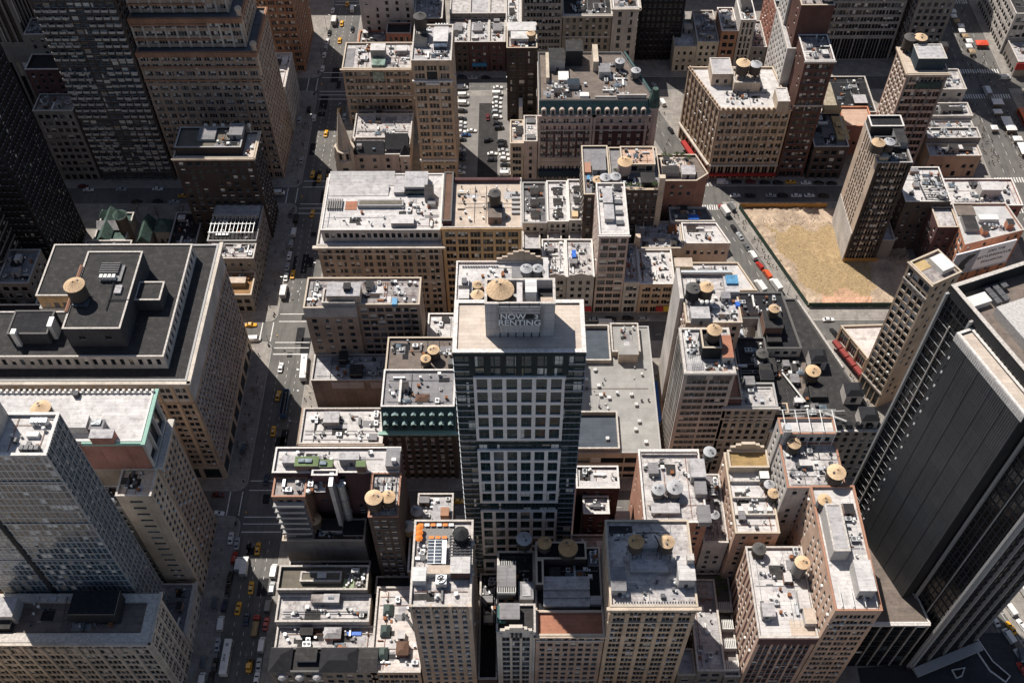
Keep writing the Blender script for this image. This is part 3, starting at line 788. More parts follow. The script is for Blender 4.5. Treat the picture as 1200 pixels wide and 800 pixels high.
def tree(x, y, z, h, r, label, group, leaf='leaf', n=260, seed=0, bare=False, trunkh=.4):
 g = random.Random(seed); t = empty('tree', (x, y, z)); tag(t, label, 'tree', group)
 m = M(); tips = []
 def limb(a, d, L, rad, lev):
  b = a+d*L; m.bar(a, b, rad, 0, 5 if lev < 2 else 3)
  if lev >= 3: tips.append(b); return
  for i in range(3 if lev else 5):
   nd = (d*.8+Vector((g.uniform(-1, 1), g.uniform(-1, 1), g.uniform(-.1, .7)))*.85).normalized()
   limb(b-d*L*g.uniform(0, .3), nd, L*g.uniform(.55, .75), rad*.55, lev+1)
 limb(Vector((0, 0, 0)), Vector((0, 0, 1)), h*trunkh, h*.018+.03, 0)
 m.build('trunk', [MT['bark']], t, (0, 0, 0))
 c = M()
 for i in range(n):
  b = g.choice(tips); p = b+Vector((g.gauss(0, 1), g.gauss(0, 1), g.gauss(0, .7)))*r*.18
  s_ = (.05 if bare else .2)*g.uniform(.6, 1.4)*max(1, h/6); a = Vector((g.uniform(-1, 1), g.uniform(-1, 1), g.uniform(-1, 1))).normalized(); q = a.orthogonal().normalized()
  k = a.cross(q)
  c.face([tuple(p+a*s_), tuple(p+q*s_*.6), tuple(p-a*s_), tuple(p-q*s_*.6+k*s_*.2)], 1 if g.random() < .4 else 0)
 c.build('crown', [MT[leaf], MT['leaf_light' if not bare else 'twig_bud']], t, (0, 0, 0))
 return t
def text_part(root, body, loc, rot, size, mat, name='lettering', align='CENTER', ext=.03, sx=1):
 cu = bpy.data.curves.new('lettering', 'FONT'); cu.body = body; cu.size = size; cu.align_x = align; cu.align_y = 'CENTER'; cu.extrude = ext; cu.offset = size*.018
 o = bpy.data.objects.new('t', cu); col.objects.link(o)
 dg = bpy.context.evaluated_depsgraph_get(); me = bpy.data.meshes.new_from_object(o.evaluated_get(dg))
 bpy.data.objects.remove(o); bpy.data.curves.remove(cu)
 me.materials.clear(); me.materials.append(MT[mat]); me.name = name
 p = bpy.data.objects.new(name, me); off = WL(root)
 p.location = (loc[0]-off[0], loc[1]-off[1], loc[2]-off[2]); p.rotation_euler = rot; p.scale = (sx, 1, 1); p.parent = root; col.objects.link(p)
 return p
def awning(b, x0, x1, y, z, mat, d=1.6, label=None):
 m = M(); m.face([(x0, y, z+1.2), (x0, y-d, z), (x1, y-d, z), (x1, y, z+1.2)]); m.face([(x0, y-d, z), (x0, y-d, z-.3), (x1, y-d, z-.3), (x1, y-d, z)])
 m.face([(x0, y, z+1.2), (x0, y, z-.3), (x0, y-d, z-.3), (x0, y-d, z)]); m.face([(x1, y-d, z), (x1, y-d, z-.3), (x1, y, z-.3), (x1, y, z+1.2)])
 m.f[0] = m.f[0][::1]
 return b.part('awning', m, mat)
def fire_escape(b, x, y, z0, z1, fh=3.4, w_=2.6, nx=0, ny=-1):
 """iron stair against a wall whose outward direction is (nx, ny)"""
 m = M(); tx, ty = -ny, nx
 def p(u, o, z): return (x+tx*u+nx*o, y+ty*u+ny*o, z)
 k = 0; z = z0
 while z < z1-1:
  for o in (.1, .45, .8, 1.1): m.bar(p(-w_/2, o, z), p(w_/2, o, z), .05)
  for u in (-w_/2, 0, w_/2): m.bar(p(u, 0, z), p(u, 1.1, z), .04); m.bar(p(u, 1.1, z), p(u, 1.1, z+1), .03)
  m.bar(p(-w_/2, 1.1, z+1), p(w_/2, 1.1, z+1), .03); m.bar(p(-w_/2, 1.1, z+.5), p(w_/2, 1.1, z+.5), .025)
  s_ = 1 if k % 2 else -1
  if z+fh < z1-1:
   m.bar(p(-s_*w_*.38, .55, z), p(s_*w_*.38, .55, z+fh), .06); m.bar(p(-s_*w_*.38, .95, z), p(s_*w_*.38, .95, z+fh), .06)
  z += fh; k += 1
 return b.part('fire_escape', m, 'steel_dark')
# ================================================================== SETTING
def mat_asphalt():
 m, t, b = _nodes('asphalt'); p = pos(t)
 o = ramp(t, noise(t, p, .09, 5, .65), [(.3, (.085, .081, .077)), (.7, (.155, .145, .133))])
 tr = noise(t, pos(t, (.55, .05, 1)), 1, 3); o = mix(t, o, (.058, .055, .053), ramp(t, tr, [(.5, (0, 0, 0)), (.7, (.6, .6, .6))]))
 sp = noise(t, p, .6, 5, .7); o = mix(t, o, (.055, .053, .052), ramp(t, sp, [(.6, (0, 0, 0)), (.7, (.5, .5, .5))]))
 t.links.new(o, b.inputs['Base Color']); b.inputs['Roughness'].default_value = .85; bump(t, b, noise(t, p, 6, 3), .2, .02); MATS['asphalt'] = m
mat_asphalt()
def mat_pave():
 m, t, b = _nodes('paving'); p = pos(t)
 o = ramp(t, noise(t, p, .25, 5, .65), [(.3, (.21, .19, .17)), (.7, (.36, .325, .29))])
 br = N(t, 'ShaderNodeTexBrick', Scale=1.0, offset=0.0)
 br.inputs['Color1'].default_value = (1, 1, 1, 1); br.inputs['Color2'].default_value = (.82, .82, .82, 1); br.inputs['Mortar'].default_value = (.5, .5, .5, 1)
 br.inputs['Mortar Size'].default_value = .03; br.inputs['Brick Width'].default_value = 1.5; br.inputs['Row Height'].default_value = 1.5
 t.links.new(p, br.inputs['Vector']); o = mix(t, o, br.outputs['Color'], 1, 'MULTIPLY')
 sp = noise(t, p, 2.5, 4, .7); o = mix(t, o, (.07, .065, .06), ramp(t, sp, [(.62, (0, 0, 0)), (.72, (.6, .6, .6))]))
 t.links.new(o, b.inputs['Base Color']); b.inputs['Roughness'].default_value = .9; MATS['paving'] = m
mat_pave()
def mat_soil():
 m, t, b = _nodes('soil'); p = pos(t)
 big = noise(t, p, .045, 4, .6); mid = noise(t, p, .3, 6, .7); fine = noise(t, p, 1.6, 6, .8)
 o = ramp(t, mid, [(.3, (.31, .215, .11)), (.5, (.42, .30, .16)), (.72, (.50, .37, .21))])
 o = mix(t, o, (.36, .26, .14), ramp(t, big, [(.42, (0, 0, 0)), (.58, (.75, .75, .75))]))
 o = mix(t, o, ramp(t, fine, [(.35, (.5, .48, .46)), (.65, (1.2, 1.2, 1.2))]), .8, 'MULTIPLY')
 t.links.new(o, b.inputs['Base Color']); b.inputs['Roughness'].default_value = .95; bump(t, b, fine, .7, .2); MATS['soil'] = m
mat_soil()
wall('soil_red', (.36, .20, .12), .3, .95); wall('gravel_grey', (.24, .18, .125), .5, .95); plain('rubble', (.36, .30, .27), .95, 0, .4, 4)
plain('line_white', (.62, .60, .57), .8, 0, .25, 1.2); plain('line_yellow', (.55, .36, .05), .8, 0, .25, 1.2); plain('kerb_stone', (.34, .33, .31), .9)
plain('steel_plate', (.15, .155, .16), .4, .6, .3); plain('fence_green', (.03, .06, .045), .7); plain('plywood', (.42, .22, .07), .85, 0, .25); plain('ad_white', (.84, .83, .86), .6, 0, .05); plain('ad_dark', (.02, .022, .03), .5)
plain('ad_photo', (.30, .31, .36), .6, 0, .2, .4); plain('sign_grey', (.10, .105, .115), .6, 0, .1); plain('sign_letters', (.85, .85, .85), .6); plain('awning_red', (.36, .03, .025), .8); plain('awning_yellow', (.6, .4, .04), .8)
plain('tent_white', (.78, .77, .75), .7); plain('tent_red', (.62, .07, .03), .7); plain('grass', (.05, .09, .03), .9, 0, .4, 2); plain('table_orange', (.7, .2, .03), .6)
def struct(name, m, mats):
 o = m.build(name, [MT[x] for x in (mats if isinstance(mats, (list, tuple)) else [mats])]); o['kind'] = 'structure'; return o
g = M(); g.quad((-4000, -4000, 0), (4000, -4000, 0), (4000, 4000, 0), (-4000, 4000, 0)); struct('ground', g, 'asphalt')
ST = [111.3+80.5*i for i in range(-1, 9)]          # centre lines of the cross streets
def fence(y): return 100+(347-y)*.36               # west building line of the diagonal avenue
def block(poly, kz=.15):
 g = M(); g.prism(inset(poly, .2), 0, kz); struct('pavement', g, 'paving')
 k = M(); n = len(poly); inn = inset(poly, .2)
 for i in range(n):
  j = (i+1) % n
  k.quad((*poly[i], 0), (*poly[j], 0), (*poly[j], kz+.012), (*poly[i], kz+.012)); k.quad((*poly[i], kz+.012), (*poly[j], kz+.012), (*inn[j], kz+.012), (*inn[i], kz+.012))
 struct('kerb', k, 'kerb_stone')
def rnd_corner(x0, x1, y0, y1, r=4, corners='abcd'):
 out = []
 for (cx, cy, a0, key) in ((x0+r, y0+r, 180, 'a'), (x1-r, y0+r, 270, 'b'), (x1-r, y1-r, 0, 'c'), (x0+r, y1-r, 90, 'd')):
  if key in corners:
   for k in range(5):
    a = radians(a0+k*22.5); out.append((cx+r*cos(a), cy+r*sin(a)))
  else: out.append({'a': (x0, y0), 'b': (x1, y0), 'c': (x1, y1), 'd': (x0, y1)}[key])
 return out
for i in range(len(ST)-1):
 y0, y1 = ST[i]+5.2, ST[i+1]-5.2
 block(rnd_corner(-420, -99.6, y0, y1, 4, 'bc'))
 bx = lambda y: fence(y)-17.5
 wx = lambda y: fence(y)-5.5
 block([(-84, y0), (bx(y0), y0), (bx(y1), y1), (-84, y1)])
 if wx(y0) < 218: block([(wx(y0), y0), (221.5, y0), (221.5, y1), (wx(y1), y1)])
 block([(248.5, y0), (520, y0), (520, y1), (248.5, y1)])
ln = M()
def line(x0, x1, y0, y1, z=.008): ln.quad((min(x0, x1), min(y0, y1), z), (max(x0, x1), min(y0, y1), z), (max(x0, x1), max(y0, y1), z), (min(x0, x1), max(y0, y1), z))
for i, c in enumerate(ST):
 if c < 100 or c > 530: continue
 line(-98.8, -84.6, c-11.9, c-11.4); line(-98.8, -84.6, c-8.6, c-8.2); line(-98.8, -84.6, c-5.8, c-5.4)
 line(-98.8, -84.6, c+5.3, c+5.7); line(-98.8, -84.6, c+9.3, c+9.7)
 line(-101.1, -100.7, c-5.0, c+5.0); line(-105.6, -105.2, c-5.0, c+5.0)
 line(-83.6, -83.2, c-5, c+5); line(-79.4, -79, c-5, c+5)
 for k in range(-8, 9):
  for lx in (-95.7, -92, -88.2):
   y = c+40.25+k*3.4
   if abs(y-(c+40.25)) < 27: line(lx-.07, lx+.07, y, y+1.3)
 for x0 in (fence(c)-17,):                      # ladder crossings on the diagonal avenue
  for s_ in (-8.5, 7.0):
   for k in range(11):
    x = fence(c+s_)-17+k*1.05; line(x, x+.55, c+s_-1.6, c+s_+1.6)
 for s_ in (-11, 9):                            # and on the wide avenue on the right
  for k in range(20): line(223+k*1.25, 223.6+k*1.25, c+s_-1.7, c+s_+1.7)
 for k in range(10):
  for lx in (228.5, 233.5, 238.5, 243):
   y = c+14+k*6; line(lx-.07, lx+.07, y, y+2.6)
 for xa, xb in ((-72, 75),):
  for k in range(26):
   x = xa+k*5.4
   if x+2.4 < fence(c)-26: line(x, x+2.4, c-1.9, c-1.78)
for k in range(60):
 y = 120+k*7
 x = fence(y)-11.5; ln.quad((x, y, .008), (x+.14, y, .008), (x+.14-.9, y+2.5, .008), (x-.9, y+2.5, .008))
struct('road_markings', ln, 'line_white')
mh = M(); rm = random.Random(8)
for k in range(70):
 c = rm.choice(ST[1:6]); x, y = (rm.uniform(-98, -86), c+rm.uniform(-30, 40)) if rm.random() < .65 else (rm.uniform(-60, 60), c+rm.uniform(-4, 4))
 n = len(mh.v); mh.v += [(x+.42*cos(a*pi/5), y+.42*sin(a*pi/5), .006) for a in range(10)]; mh.f.append(tuple(range(n, n+10))); mh.m.append(0)
struct('manhole_covers', mh, 'steel_plate')
pt_ = M()
for k in range(26):
 c = rm.choice(ST[1:6]); x, y = rm.uniform(-98, -86), c+rm.uniform(-34, 40); a, b_ = rm.uniform(.6, 2), rm.uniform(1.2, 6)
 pt_.quad((x-a, y-b_, .0035), (x+a, y-b_, .0035), (x+a, y+b_, .0035), (x-a, y+b_, .0035))
struct('road_patches', pt_, 'roof_tar2')
# ================================================================== BUILDINGS
S_brown = style(bay=3.0, fh=3.5, ww=1.3, wh=1.9)
S_small = style(bay=2.7, fh=3.3, ww=1.1, wh=1.7)
S_loft = style(bay=4.6, fh=3.9, ww=1.15, wh=2.3, grp=3, gap=.15, pier=.25, pierw=.8)
S_punch = style(bay=3.4, fh=3.4, ww=1.2, wh=1.8)
S_rear = style(bay=3.6, fh=3.4, ww=1.1, wh=1.7, skip=.25, shop=False)
S_party = style(bay=6.5, fh=3.6, ww=1.0, wh=1.5, skip=.55, shop=False)
S_dark = style(bay=3.2, fh=3.6, ww=1.8, wh=2.2, gl='glass_black')
S_row = style(bay=1.9, fh=3.5, ww=1.0, wh=1.9, ledge=.18)
def gear(b, *a, **k): b.clutter(*a, **k)
S = style(bay=2.05, fh=3.3, ww=1.0, wh=1.9, ledge=.25, fr='frame_grey', var=(48, 18, 24, 4, 6))
Sn = style(bay=5.2, fh=3.5, ww=1.2, wh=1.9, grp=2, gap=.35, pier=.3, pierw=.9, var=(60, 20, 14, 2, 4))
P1 = [(-232, 202.2), (-107.5, 202.2), (-107.5, 263), (-164, 263), (-164, 233), (-150, 233), (-150, 226), (-232, 226)]
frl = dict(fr='frame_white')
b = B('department_block', 'huge stone block with wide black flat roof and raised inner roof level', P1, 9, 'stone_tan', 'roof_tar', {0: style(bay=7.8, fh=4.5, ww=4.6, wh=6, base=8, sill=1.2, top=1), 1: style(bay=7.6, fh=4.5, ww=4.4, wh=6.2, base=8, sill=1.2, top=1)}, cap=False, short='huge black roofed block')
b.tier(P1, 9, 50, 'stone_brown', 'roof_tar', {0: Sn, 1: S, 3: S_punch, 5: style(bay=3.4, fh=3.4, ww=1.3, wh=2, gl='glass_black')}, cap=False, pierm='brick_tan')
b.tier(P1, 50, 59.5, 'stone_grey', 'roof_tar', {0: Sn, 1: style(bay=5.1, fh=9, ww=3.4, wh=7.2, sill=.6, rec=1.3, top=.8)}, cap=False, pierm='brick_tan')
b.tier(P1, 59.5, 62, 'stone_grey', 'roof_tar', {}, par=.5, pw=.5, cop='coping_grey', cornice=(1.3, 1.0, 'stone_lime', [0, 1]))
Sp = style(bay=3.0, fh=5, ww=1.1, wh=2.6, sill=1.4, top=.4, var=(80, 10, 5, 0, 5))
P1b = [(-232, 207.5), (-114.5, 207.5), (-114.5, 257.5), (-163.4, 257.5), (-163.4, 233.6), (-149.4, 233.6), (-149.4, 226.6), (-232, 226.6)]
b.tier(P1b, 61.5, 68, 'stone_grey', 'roof_tar', {0: Sp, 1: Sp, 3: S_punch, 4: S_brown}, par=.35, name='penthouse_wall')
x0, x1, y0, y1 = (-145.6, -126.3, 211.9, 245.6); x1 = -126.0
b.tier((x0, x1-1, y0, y1), 67.6, 77, 'stucco_dark', 'roof_tar', {'N': style(bay=9, fh=6, ww=1.6, wh=1.6, sill=3)}, par=.3, name='machine_room_wall')
x0, x1, y0, y1 = (-127.1, -118.5, 227.3, 235.4)
b.tier((x0, x1, y0, y1), 67.6, 73, 'stucco_dark', 'roof_tar', {}, par=.3, name='machine_room_wall')
x0, x1, y0, y1 = (-165.2, -152.1, 213.0, 222.8)
b.tier((x0, x1, y0, y1), 61.6, 73, 'stucco_dark', 'roof_tar2', {}, par=.2, name='machine_room_wall', cop='coping_dark')
b.boxpart('vent_shaft', *(-163.4, -161.8, 211.9, 214.0), 61.6, 74.5, 'ac_white'); b.boxpart('vent_shaft', *(-152.4, -150.8, 215.0, 219.0), 61.6, 74.5, 'ac_white')
m = M()
for i in range(6): m.box(*(-138.8, -132.5, 237.4, 238.5)[:2], 234.7+i*.8, 234.7+.3+i*.8, 77.2, 78.6, 0, True)
m.box(*(-138.2, -131.2, 231.8, 238.9), 77, 77.5, 0, True); b.part('louvre_rack', m, 'galv_dark'); b.boxpart('court_wall', -163.2, -149.6, 233.42, 233.57, 26, 67.9, 'brick_ochre')
for k in range(4):
 for j in range(7): b.boxpart('court_window', -161.6+k*3.1, -159.8+k*3.1, 233.36, 233.41, 32+j*5, 34.6+j*5, 'galv_dark' if (k+j) % 3 else 'blind_tan')
for k in range(4): b.boxpart('cooling_fan', -138.1+k*1.4, -138.1+1+k*1.4, 232.1, 233.6, 76.8, 79, 'ac_white')
b.boxpart('skylight', *(-132.3, -130.1, 226.5, 229.9), 76.8, 77.6, 'roof_silver'); b.boxpart('skylight', *(-144.6, -139.6, 221.2, 224.1), 76.8, 77.7, 'glass_spandrel')
m = M(); m.bar((*(-133.2, 226.1), 77.2), (*(-133.3, 219.6), 77.2), .2); m.bar((*(-133.5, 223.9), 77.2), (*(-126.5, 223.9), 77.2), .2); m.bar((*(-133.6, 231.4), 77.2), (*(-133.2, 226.1), 77.2), .2); b.part('roof_pipe', m, 'steel_dark')
m = M(); m.bar((*(-145.9, 218.5), 77.6), (*(-145.9, 238.7), 77.6), .55); b.part('rust_parapet_cap', m, 'orange_trim')
b.finish()
water_tower(*(-142.7, 224.5), 76.7, 3.1, 'water tower with wide tan lid on the black roof of the huge stone block', h=5.5, leg=1.6)
b = B('white_roof_block', 'block with broad white roof and green copper cornice in front of the black roof', (-195, -108, 166, 184), 66, 'stone_brown', 'roof_white', {'R': style(bay=2.9, fh=3.5, ww=1.2, wh=1.9, var=(50, 10, 10, 20, 10)), 'N': style(bay=14, fh=9, ww=1.2, wh=1.5, skip=.4, shop=False)}, cap=False)
b.boxpart('rear_brick', -194.5, -109.2, 165.7, 165.96, 66.8, 80.4, 'brick_red')
b.tier((-195, -108.8, 166, 183.5), 66, 82, 'stone_grey', 'roof_white', {'R': style(bay=5.5, fh=14, ww=3.6, wh=11, sill=1, rec=1.0, top=1.2, gl='glass_black'), 'N': style(bay=14, fh=6, ww=1.2, wh=1.4, skip=.4)}, par=.5, cop='coping_white', cornice=(1.2, .8, 'coping_green', 'R'))
m = M(); m.box(-108.6, -106.6, 166, 184, 65.6, 66.6, 0, True); b.part('ledge', m, 'coping')
m = M(); m.box(-126, -108.7, 165.2, 165.9, 80.6, 81.9, 0, True); b.part('copper_cornice', m, 'coping_green')
m = M()
for k in range(50): m.box(-195+k*1.75, -194.3+k*1.75, 183.2, 183.9, 82.1, 82.9)
b.part('cresting', m, 'coping_white')
b.bulk(*(-122.7, -116.1, 165.1, 168.0), 3.4, 'brick_red', 'roof_silver', door=False); b.bulk(*(-130.1, -124.7, 168.9, 173.1), 3.2, 'roof_box', 'roof_white', door=False); b.bulk(*(-123.9, -120.0, 168.7, 171.9), 2.6, 'roof_box2', 'roof_grey', door=False)
b.boxpart('skylight', *(-123.4, -120.7, 169.8, 171.7), 84, 84.9, 'glass_sky')
b.boxpart('roof_vent', *(-132.3, -130.8, 181.5, 183.1), 81.5, 83.2, 'steel_dark')
b.finish()
water_tower(*(-139.1, 175.0), 81.5, 2.7, 'water tower with tan lid half hidden behind the glass tower', leg=1.2, h=3)
b = B('tan_wing', 'tan brick wing with blank end wall and a column of dark windows', (-118.5, -108, 156.5, 165.8), 67, 'stone_tan', 'roof_cream', {'R': style(bay=2.9, fh=3.5, ww=1.2, wh=1.9, var=(50, 10, 10, 20, 10)), 'N': style(bay=6.5, fh=3.7, ww=3.0, wh=1.3, gl='glass_black', m=.4, fr='frame_grey')})
gear(b, -118, -108.5, 157, 165.4, vents=4, acs=1, sky=0, hatch=1, tone='w'); b.finish()
b = B('dark_low_wing', 'low dark roof between the glass tower and the tan wing', (-130, -118.6, 158, 165.8), 57, 'stone_dark', 'roof_tar', {'N': S_rear})
gear(b, -129, -119, 158.5, 165.4, tone='d', acs=2, hatch=1); b.finish()
Sg = style(bay=1.55, fh=3.45, ww=1.2, wh=2.6, sill=.3, rec=.06, m=.3, top=.5, base=4, fr='mullion', gl='glass_blue', gapw=.2, var=(66, 8, 6, 0, 6))
Sg2 = style(bay=1.55, fh=3.45, ww=1.15, wh=2.4, sill=.4, rec=.35, m=.3, top=.5, base=4, fr='mullion', gl='glass_blue', gapw=.2, var=(62, 18, 14, 0, 6))
b = B('glass_tower', 'silvery glass curtain wall tower with white roof at left', (-156, -115.6, 138, 150.6), 119, 'mullion', 'roof_white', {'N': Sg, 'R': Sg2}, par=.9, cop='coping_white', pw=.6, trim='mullion')
b.tier((-165, -128.5, 139, 150.2), 118, 129, 'stucco_white', 'roof_white', {'R': style(bay=6, fh=9, ww=3.2, wh=3.2, sill=1)}, name='plant_room_wall', cop='coping_white')
m = M()
for k in range(14): m.box(-115.5, -115.35, 138+k*.92, 138.1+k*.92, 4, 119)
for z in (40, 62, 84, 106): m.box(-156, -115.4, 137.82, 137.97, z, z+.5)
b.part('facade_fin', m, 'mullion')
m = M(); m.box(-141, -139.6, 137.7, 137.97, 4, 118); b.part('recess_strip', m, 'black_clad')
for k in range(4): b.boxpart('roof_vent', -121.8+k*1.08, -120.9+k*1.08, 147.0, 148.3, 118.1, 120.2, 'galv')
for k in range(4): b.boxpart('cooling_fan', -122.4+k*1.25, -121.4+k*1.25, 139.1, 140.4, 118.1, 120, 'galv_dark')
b.boxpart('roof_vent', *(-122.0, -119.0, 143.4, 144.7), 118.1, 119.3, 'ac_white')
gear(b, -127, -117, 139, 150, z=118.1, vents=3, acs=0, sky=0, hatch=0, patches=0); b.finish()
Sf = style(bay=5.2, fh=3.9, ww=1.25, wh=2.4, grp=3, gap=.2, pier=.35, pierw=.9, var=(70, 12, 10, 2, 6))
b = B('grid_front_building', 'pale stone building with gridded front at the lower left corner', (-190, -108, 121.5, 136.5), 43, 'stone_pale', 'roof_gravel', {'N': Sf, 'R': Sf}, pw=2.6, par=.7, cop='coping', pierm='stone_lime', cornice=(.9, .9, 'stone_lime'))
m = M()
for k in range(24): m.box(-188+k*3.3, -186.6+k*3.3, 120.9, 121.4, 36, 39.5)
b.part('brackets', m, 'stone_lime')
b.bulk(-131, -117.5, 127.5, 134.8, 6.5, 'black_clad', 'roof_tar2', door=False); b.bulk(-158, -148, 127.5, 133.5, 5, 'roof_box', 'roof_silver'); b.bulk(-158, -149, 125, 127.3, 2.5, 'black_clad', 'roof_tar', door=False)
for k in range(3): b.bulk(-146+k*5.2, -143.5+k*5.2, 134, 135.4, 1, 'roof_box', 'roof_silver', door=False, name='skylight')
m = M(); 
for s_ in (0, 1.6): m.bar((-134.5+s_, 124.6, 43), (-134.5+s_, 135, 44.6), .15)
for k in range(8): m.bar((-134.5, 125+k*1.3, 43.1+k*.18), (-132.9, 125+k*1.3, 43.1+k*.18), .08)
b.part('catwalk', m, 'galv_dark')
gear(b, -147, -118, 125, 134, vents=6, acs=2, sky=0, hatch=0, patches=1, tone='d'); b.finish()
b = B('corner_annex', 'low grey annex with pale roof beside the left avenue', (-124, -108, 137, 154.5), 12, 'stone_grey', 'roof_grey', {'R': style(bay=3.2, fh=2.6, ww=1.3, wh=1.5, base=3), 'N': S_small}, cornice=(.9, .8, 'stone_lime', 'R'))
gear(b, -123, -109, 138, 154, vents=3, acs=1, tone='d'); b.finish()
b = B('brown_rear_building', 'brown brick rear building in shadow below the glass tower', (-190, -157, 150, 164), 34, 'brick_rust', 'roof_tar', {'R': S_rear, 'N': S_rear}); b.finish()
b = B('pale_near_roof', 'pale setback roof just at the lower left corner of the view', [(-146, 104), (-128, 92), (-128, 84), (-175, 84), (-175, 104)][::-1], 62, 'stone_tan', 'roof_cream', {}); b.finish()
b = B('white_shed_roof_building', 'low building with white roof and small penthouse behind the black roof', (-127, -108.5, 296, 304.5), 19, 'stone_dark', 'roof_white2', {'R': S_brown, 'N': S_rear})
gear(b, -126, -109, 297, 304, vents=6, acs=2, sky=1, hatch=2); b.finish()
b = B('timber_deck_building', 'corner building with timber roof terrace at the street crossing', (-127, -109, 283, 295.8), 11, 'stone_dark', 'wood_deck', {'R': S_brown, 'N': S_dark}, cop='coping_tan')
b.bulk(-126, -112, 288, 291, 2.6, 'wood_tan_wall', 'roof_cream', door=False)
gear(b, -126, -110, 291, 295, vents=3, acs=3, sky=0, hatch=0, patches=0); b.finish()
b = B('pergola_building', 'building whose roof carries a row of open metal frames', (-129, -108.5, 305, 325.6), 20, 'stone_dark', 'roof_tar', {'R': S_brown, 'N': S_rear}, cop='coping_grey')
m = M()
for k in range(12):
 x = -128+k*1.65
 m.box(x-.12, x+.12, 307, 317, 22.5, 22.8, 0, True); m.box(x-.1, x+.1, 307, 307.2, 19, 22.5); m.box(x-.1, x+.1, 316.8, 317, 19, 22.5)
for y in (307, 312, 317): m.box(-128.4, -109.4, y-.12, y+.12, 22.82, 23.05, 0, True)
b.part('pergola', m, 'galv')
b.bulk(-128, -109.5, 319, 325, 1.6, 'roof_box', 'roof_silver', door=False)
gear(b, -128, -110, 306, 318, vents=3, acs=3, sky=0, hatch=1, tone='d'); b.finish()
b = B('deck_top_building', 'dark apartment house with furnished roof terrace and rounded pinnacles', (-140.6, -107.6, 326, 342.3), 47, 'brick_black_brown', 'roof_tilepink', {'N': style(bay=3.4, fh=3.6, ww=1.5, wh=1.7, skip=.15), 'R': style(bay=2.6, fh=3.5, ww=1.3, wh=1.9)}, cop='coping_tan', cornice=(.7, .6, 'stone_tan'))
b.tier((-139.6, -112.5, 328.5, 341), 46, 50.5, 'brick_black_brown', 'roof_olive', {}, name='penthouse_wall', cop='coping_grey')
b.bulk(-118, -112.6, 334, 341, 2.6, 'roof_box2', 'roof_grey', 49.6); b.bulk(-131, -124, 333, 340, 1.2, 'roof_box2', 'roof_grey', 49.6, door=False)
m = M()
for k in range(6): m.lathe(-129+k*3.6, 341.6, [(.5, 47), (.5, 50.4), (.9, 50.5), (.8, 51.4), (.2, 51.9)], 8)
b.part('pinnacle', m, 'coping')
gear(b, -124, -113, 329, 340, z=49.6, vents=4, acs=2, sky=0, hatch=0, tone='d')
gear(b, -112, -108.4, 327, 341, vents=2, acs=0, sky=0, hatch=0, patches=1, pipes=0, ducts=0); b.finish()
b = B('green_roof_church', 'church with green copper roofs and octagonal lantern among trees', (-184, -170, 318, 335), 7, 'stone_dark', 'patina', {}, cat='church')
def gable(b, x0, x1, y0, y1, z, h, mat, name='gable_roof', along='x'):
 m = M()
 if along == 'x':
  ym = (y0+y1)/2
  m.quad((x0, y0, z), (x1, y0, z), (x1, ym, z+h), (x0, ym, z+h)); m.quad((x1, y1, z), (x0, y1, z), (x0, ym, z+h), (x1, ym, z+h)); m.face([(x0, y1, z), (x0, y0, z), (x0, ym, z+h)]); m.face([(x1, y0, z), (x1, y1, z), (x1, ym, z+h)])
 else:
  xm = (x0+x1)/2
  m.quad((x0, y1, z), (x0, y0, z), (xm, y0, z+h), (xm, y1, z+h)); m.quad((x1, y0, z), (x1, y1, z), (xm, y1, z+h), (xm, y0, z+h)); m.face([(x0, y0, z), (x1, y0, z), (xm, y0, z+h)]); m.face([(x1, y1, z), (x0, y1, z), (xm, y1, z+h)])
 return b.part(name, m, mat)
def hip(b, x0, x1, y0, y1, z, h, mat, r=None, name='hip_roof'):
 m = M(); r = min(x1-x0, y1-y0)/2 if r is None else r
 a = [(x0, y0, z), (x1, y0, z), (x1, y1, z), (x0, y1, z)]; c = [(x0+r, y0+r, z+h), (x1-r, y0+r, z+h), (x1-r, y1-r, z+h), (x0+r, y1-r, z+h)]
 for i in range(4): j = (i+1) % 4; m.quad(a[i], a[j], c[j], c[i])
 m.face(c); return b.part(name, m, mat)
gable(b, -182.5, -176.5, 317, 336, 7, 3.4, 'patina', along='y'); gable(b, -184, -170, 324, 330, 7.02, 3, 'roof_silver'); hip(b, -185, -180.6, 331, 336, 7.05, 3, 'patina', 2)
m = M(); m.lathe(-171.6, 325, [(2.7, 0), (2.7, 15)], 8); b.part('tower_wall', m, 'brick_dark'); m = M(); m.lathe(-171.6, 325, [(3.2, 15.01), (3.2, 15.6), (2.9, 15.7), (.1, 18.6)], 8); b.part('lantern', m, 'patina'); m = M(); m.lathe(-171.6, 325, [(3.3, 15.2), (3.3, 15.55)], 8, 0, False); b.part('rim', m, 'coping_white'); b.finish()
b = B('grey_roof_parish_house', 'low parish house with pale grey stepped roof beside the green church', (-186, -166, 303, 316), 9, 'stone_dark', 'roof_silver', {'N': S_small})
gable(b, -176, -168, 302.9, 312, 9, 3, 'roof_silver', along='y'); b.finish()
b = B('green_cupola_house', 'small house with green pyramid roof beyond the black roof', (-158, -151, 322, 329), 8, 'stone_dark', 'patina', {'N': S_small}); hip(b, -158.4, -150.6, 321.6, 329.4, 8, 4.5, 'patina', 3.6); b.finish()
b = B('flat_garage', 'flat dark garage with pale edge in the church block', (-150, -138, 308, 333), 9, 'stone_dark', 'roof_tar2', {'N': S_small}, cop='coping_grey'); gear(b, -149, -139, 309, 332, tone='d', acs=1); b.finish()
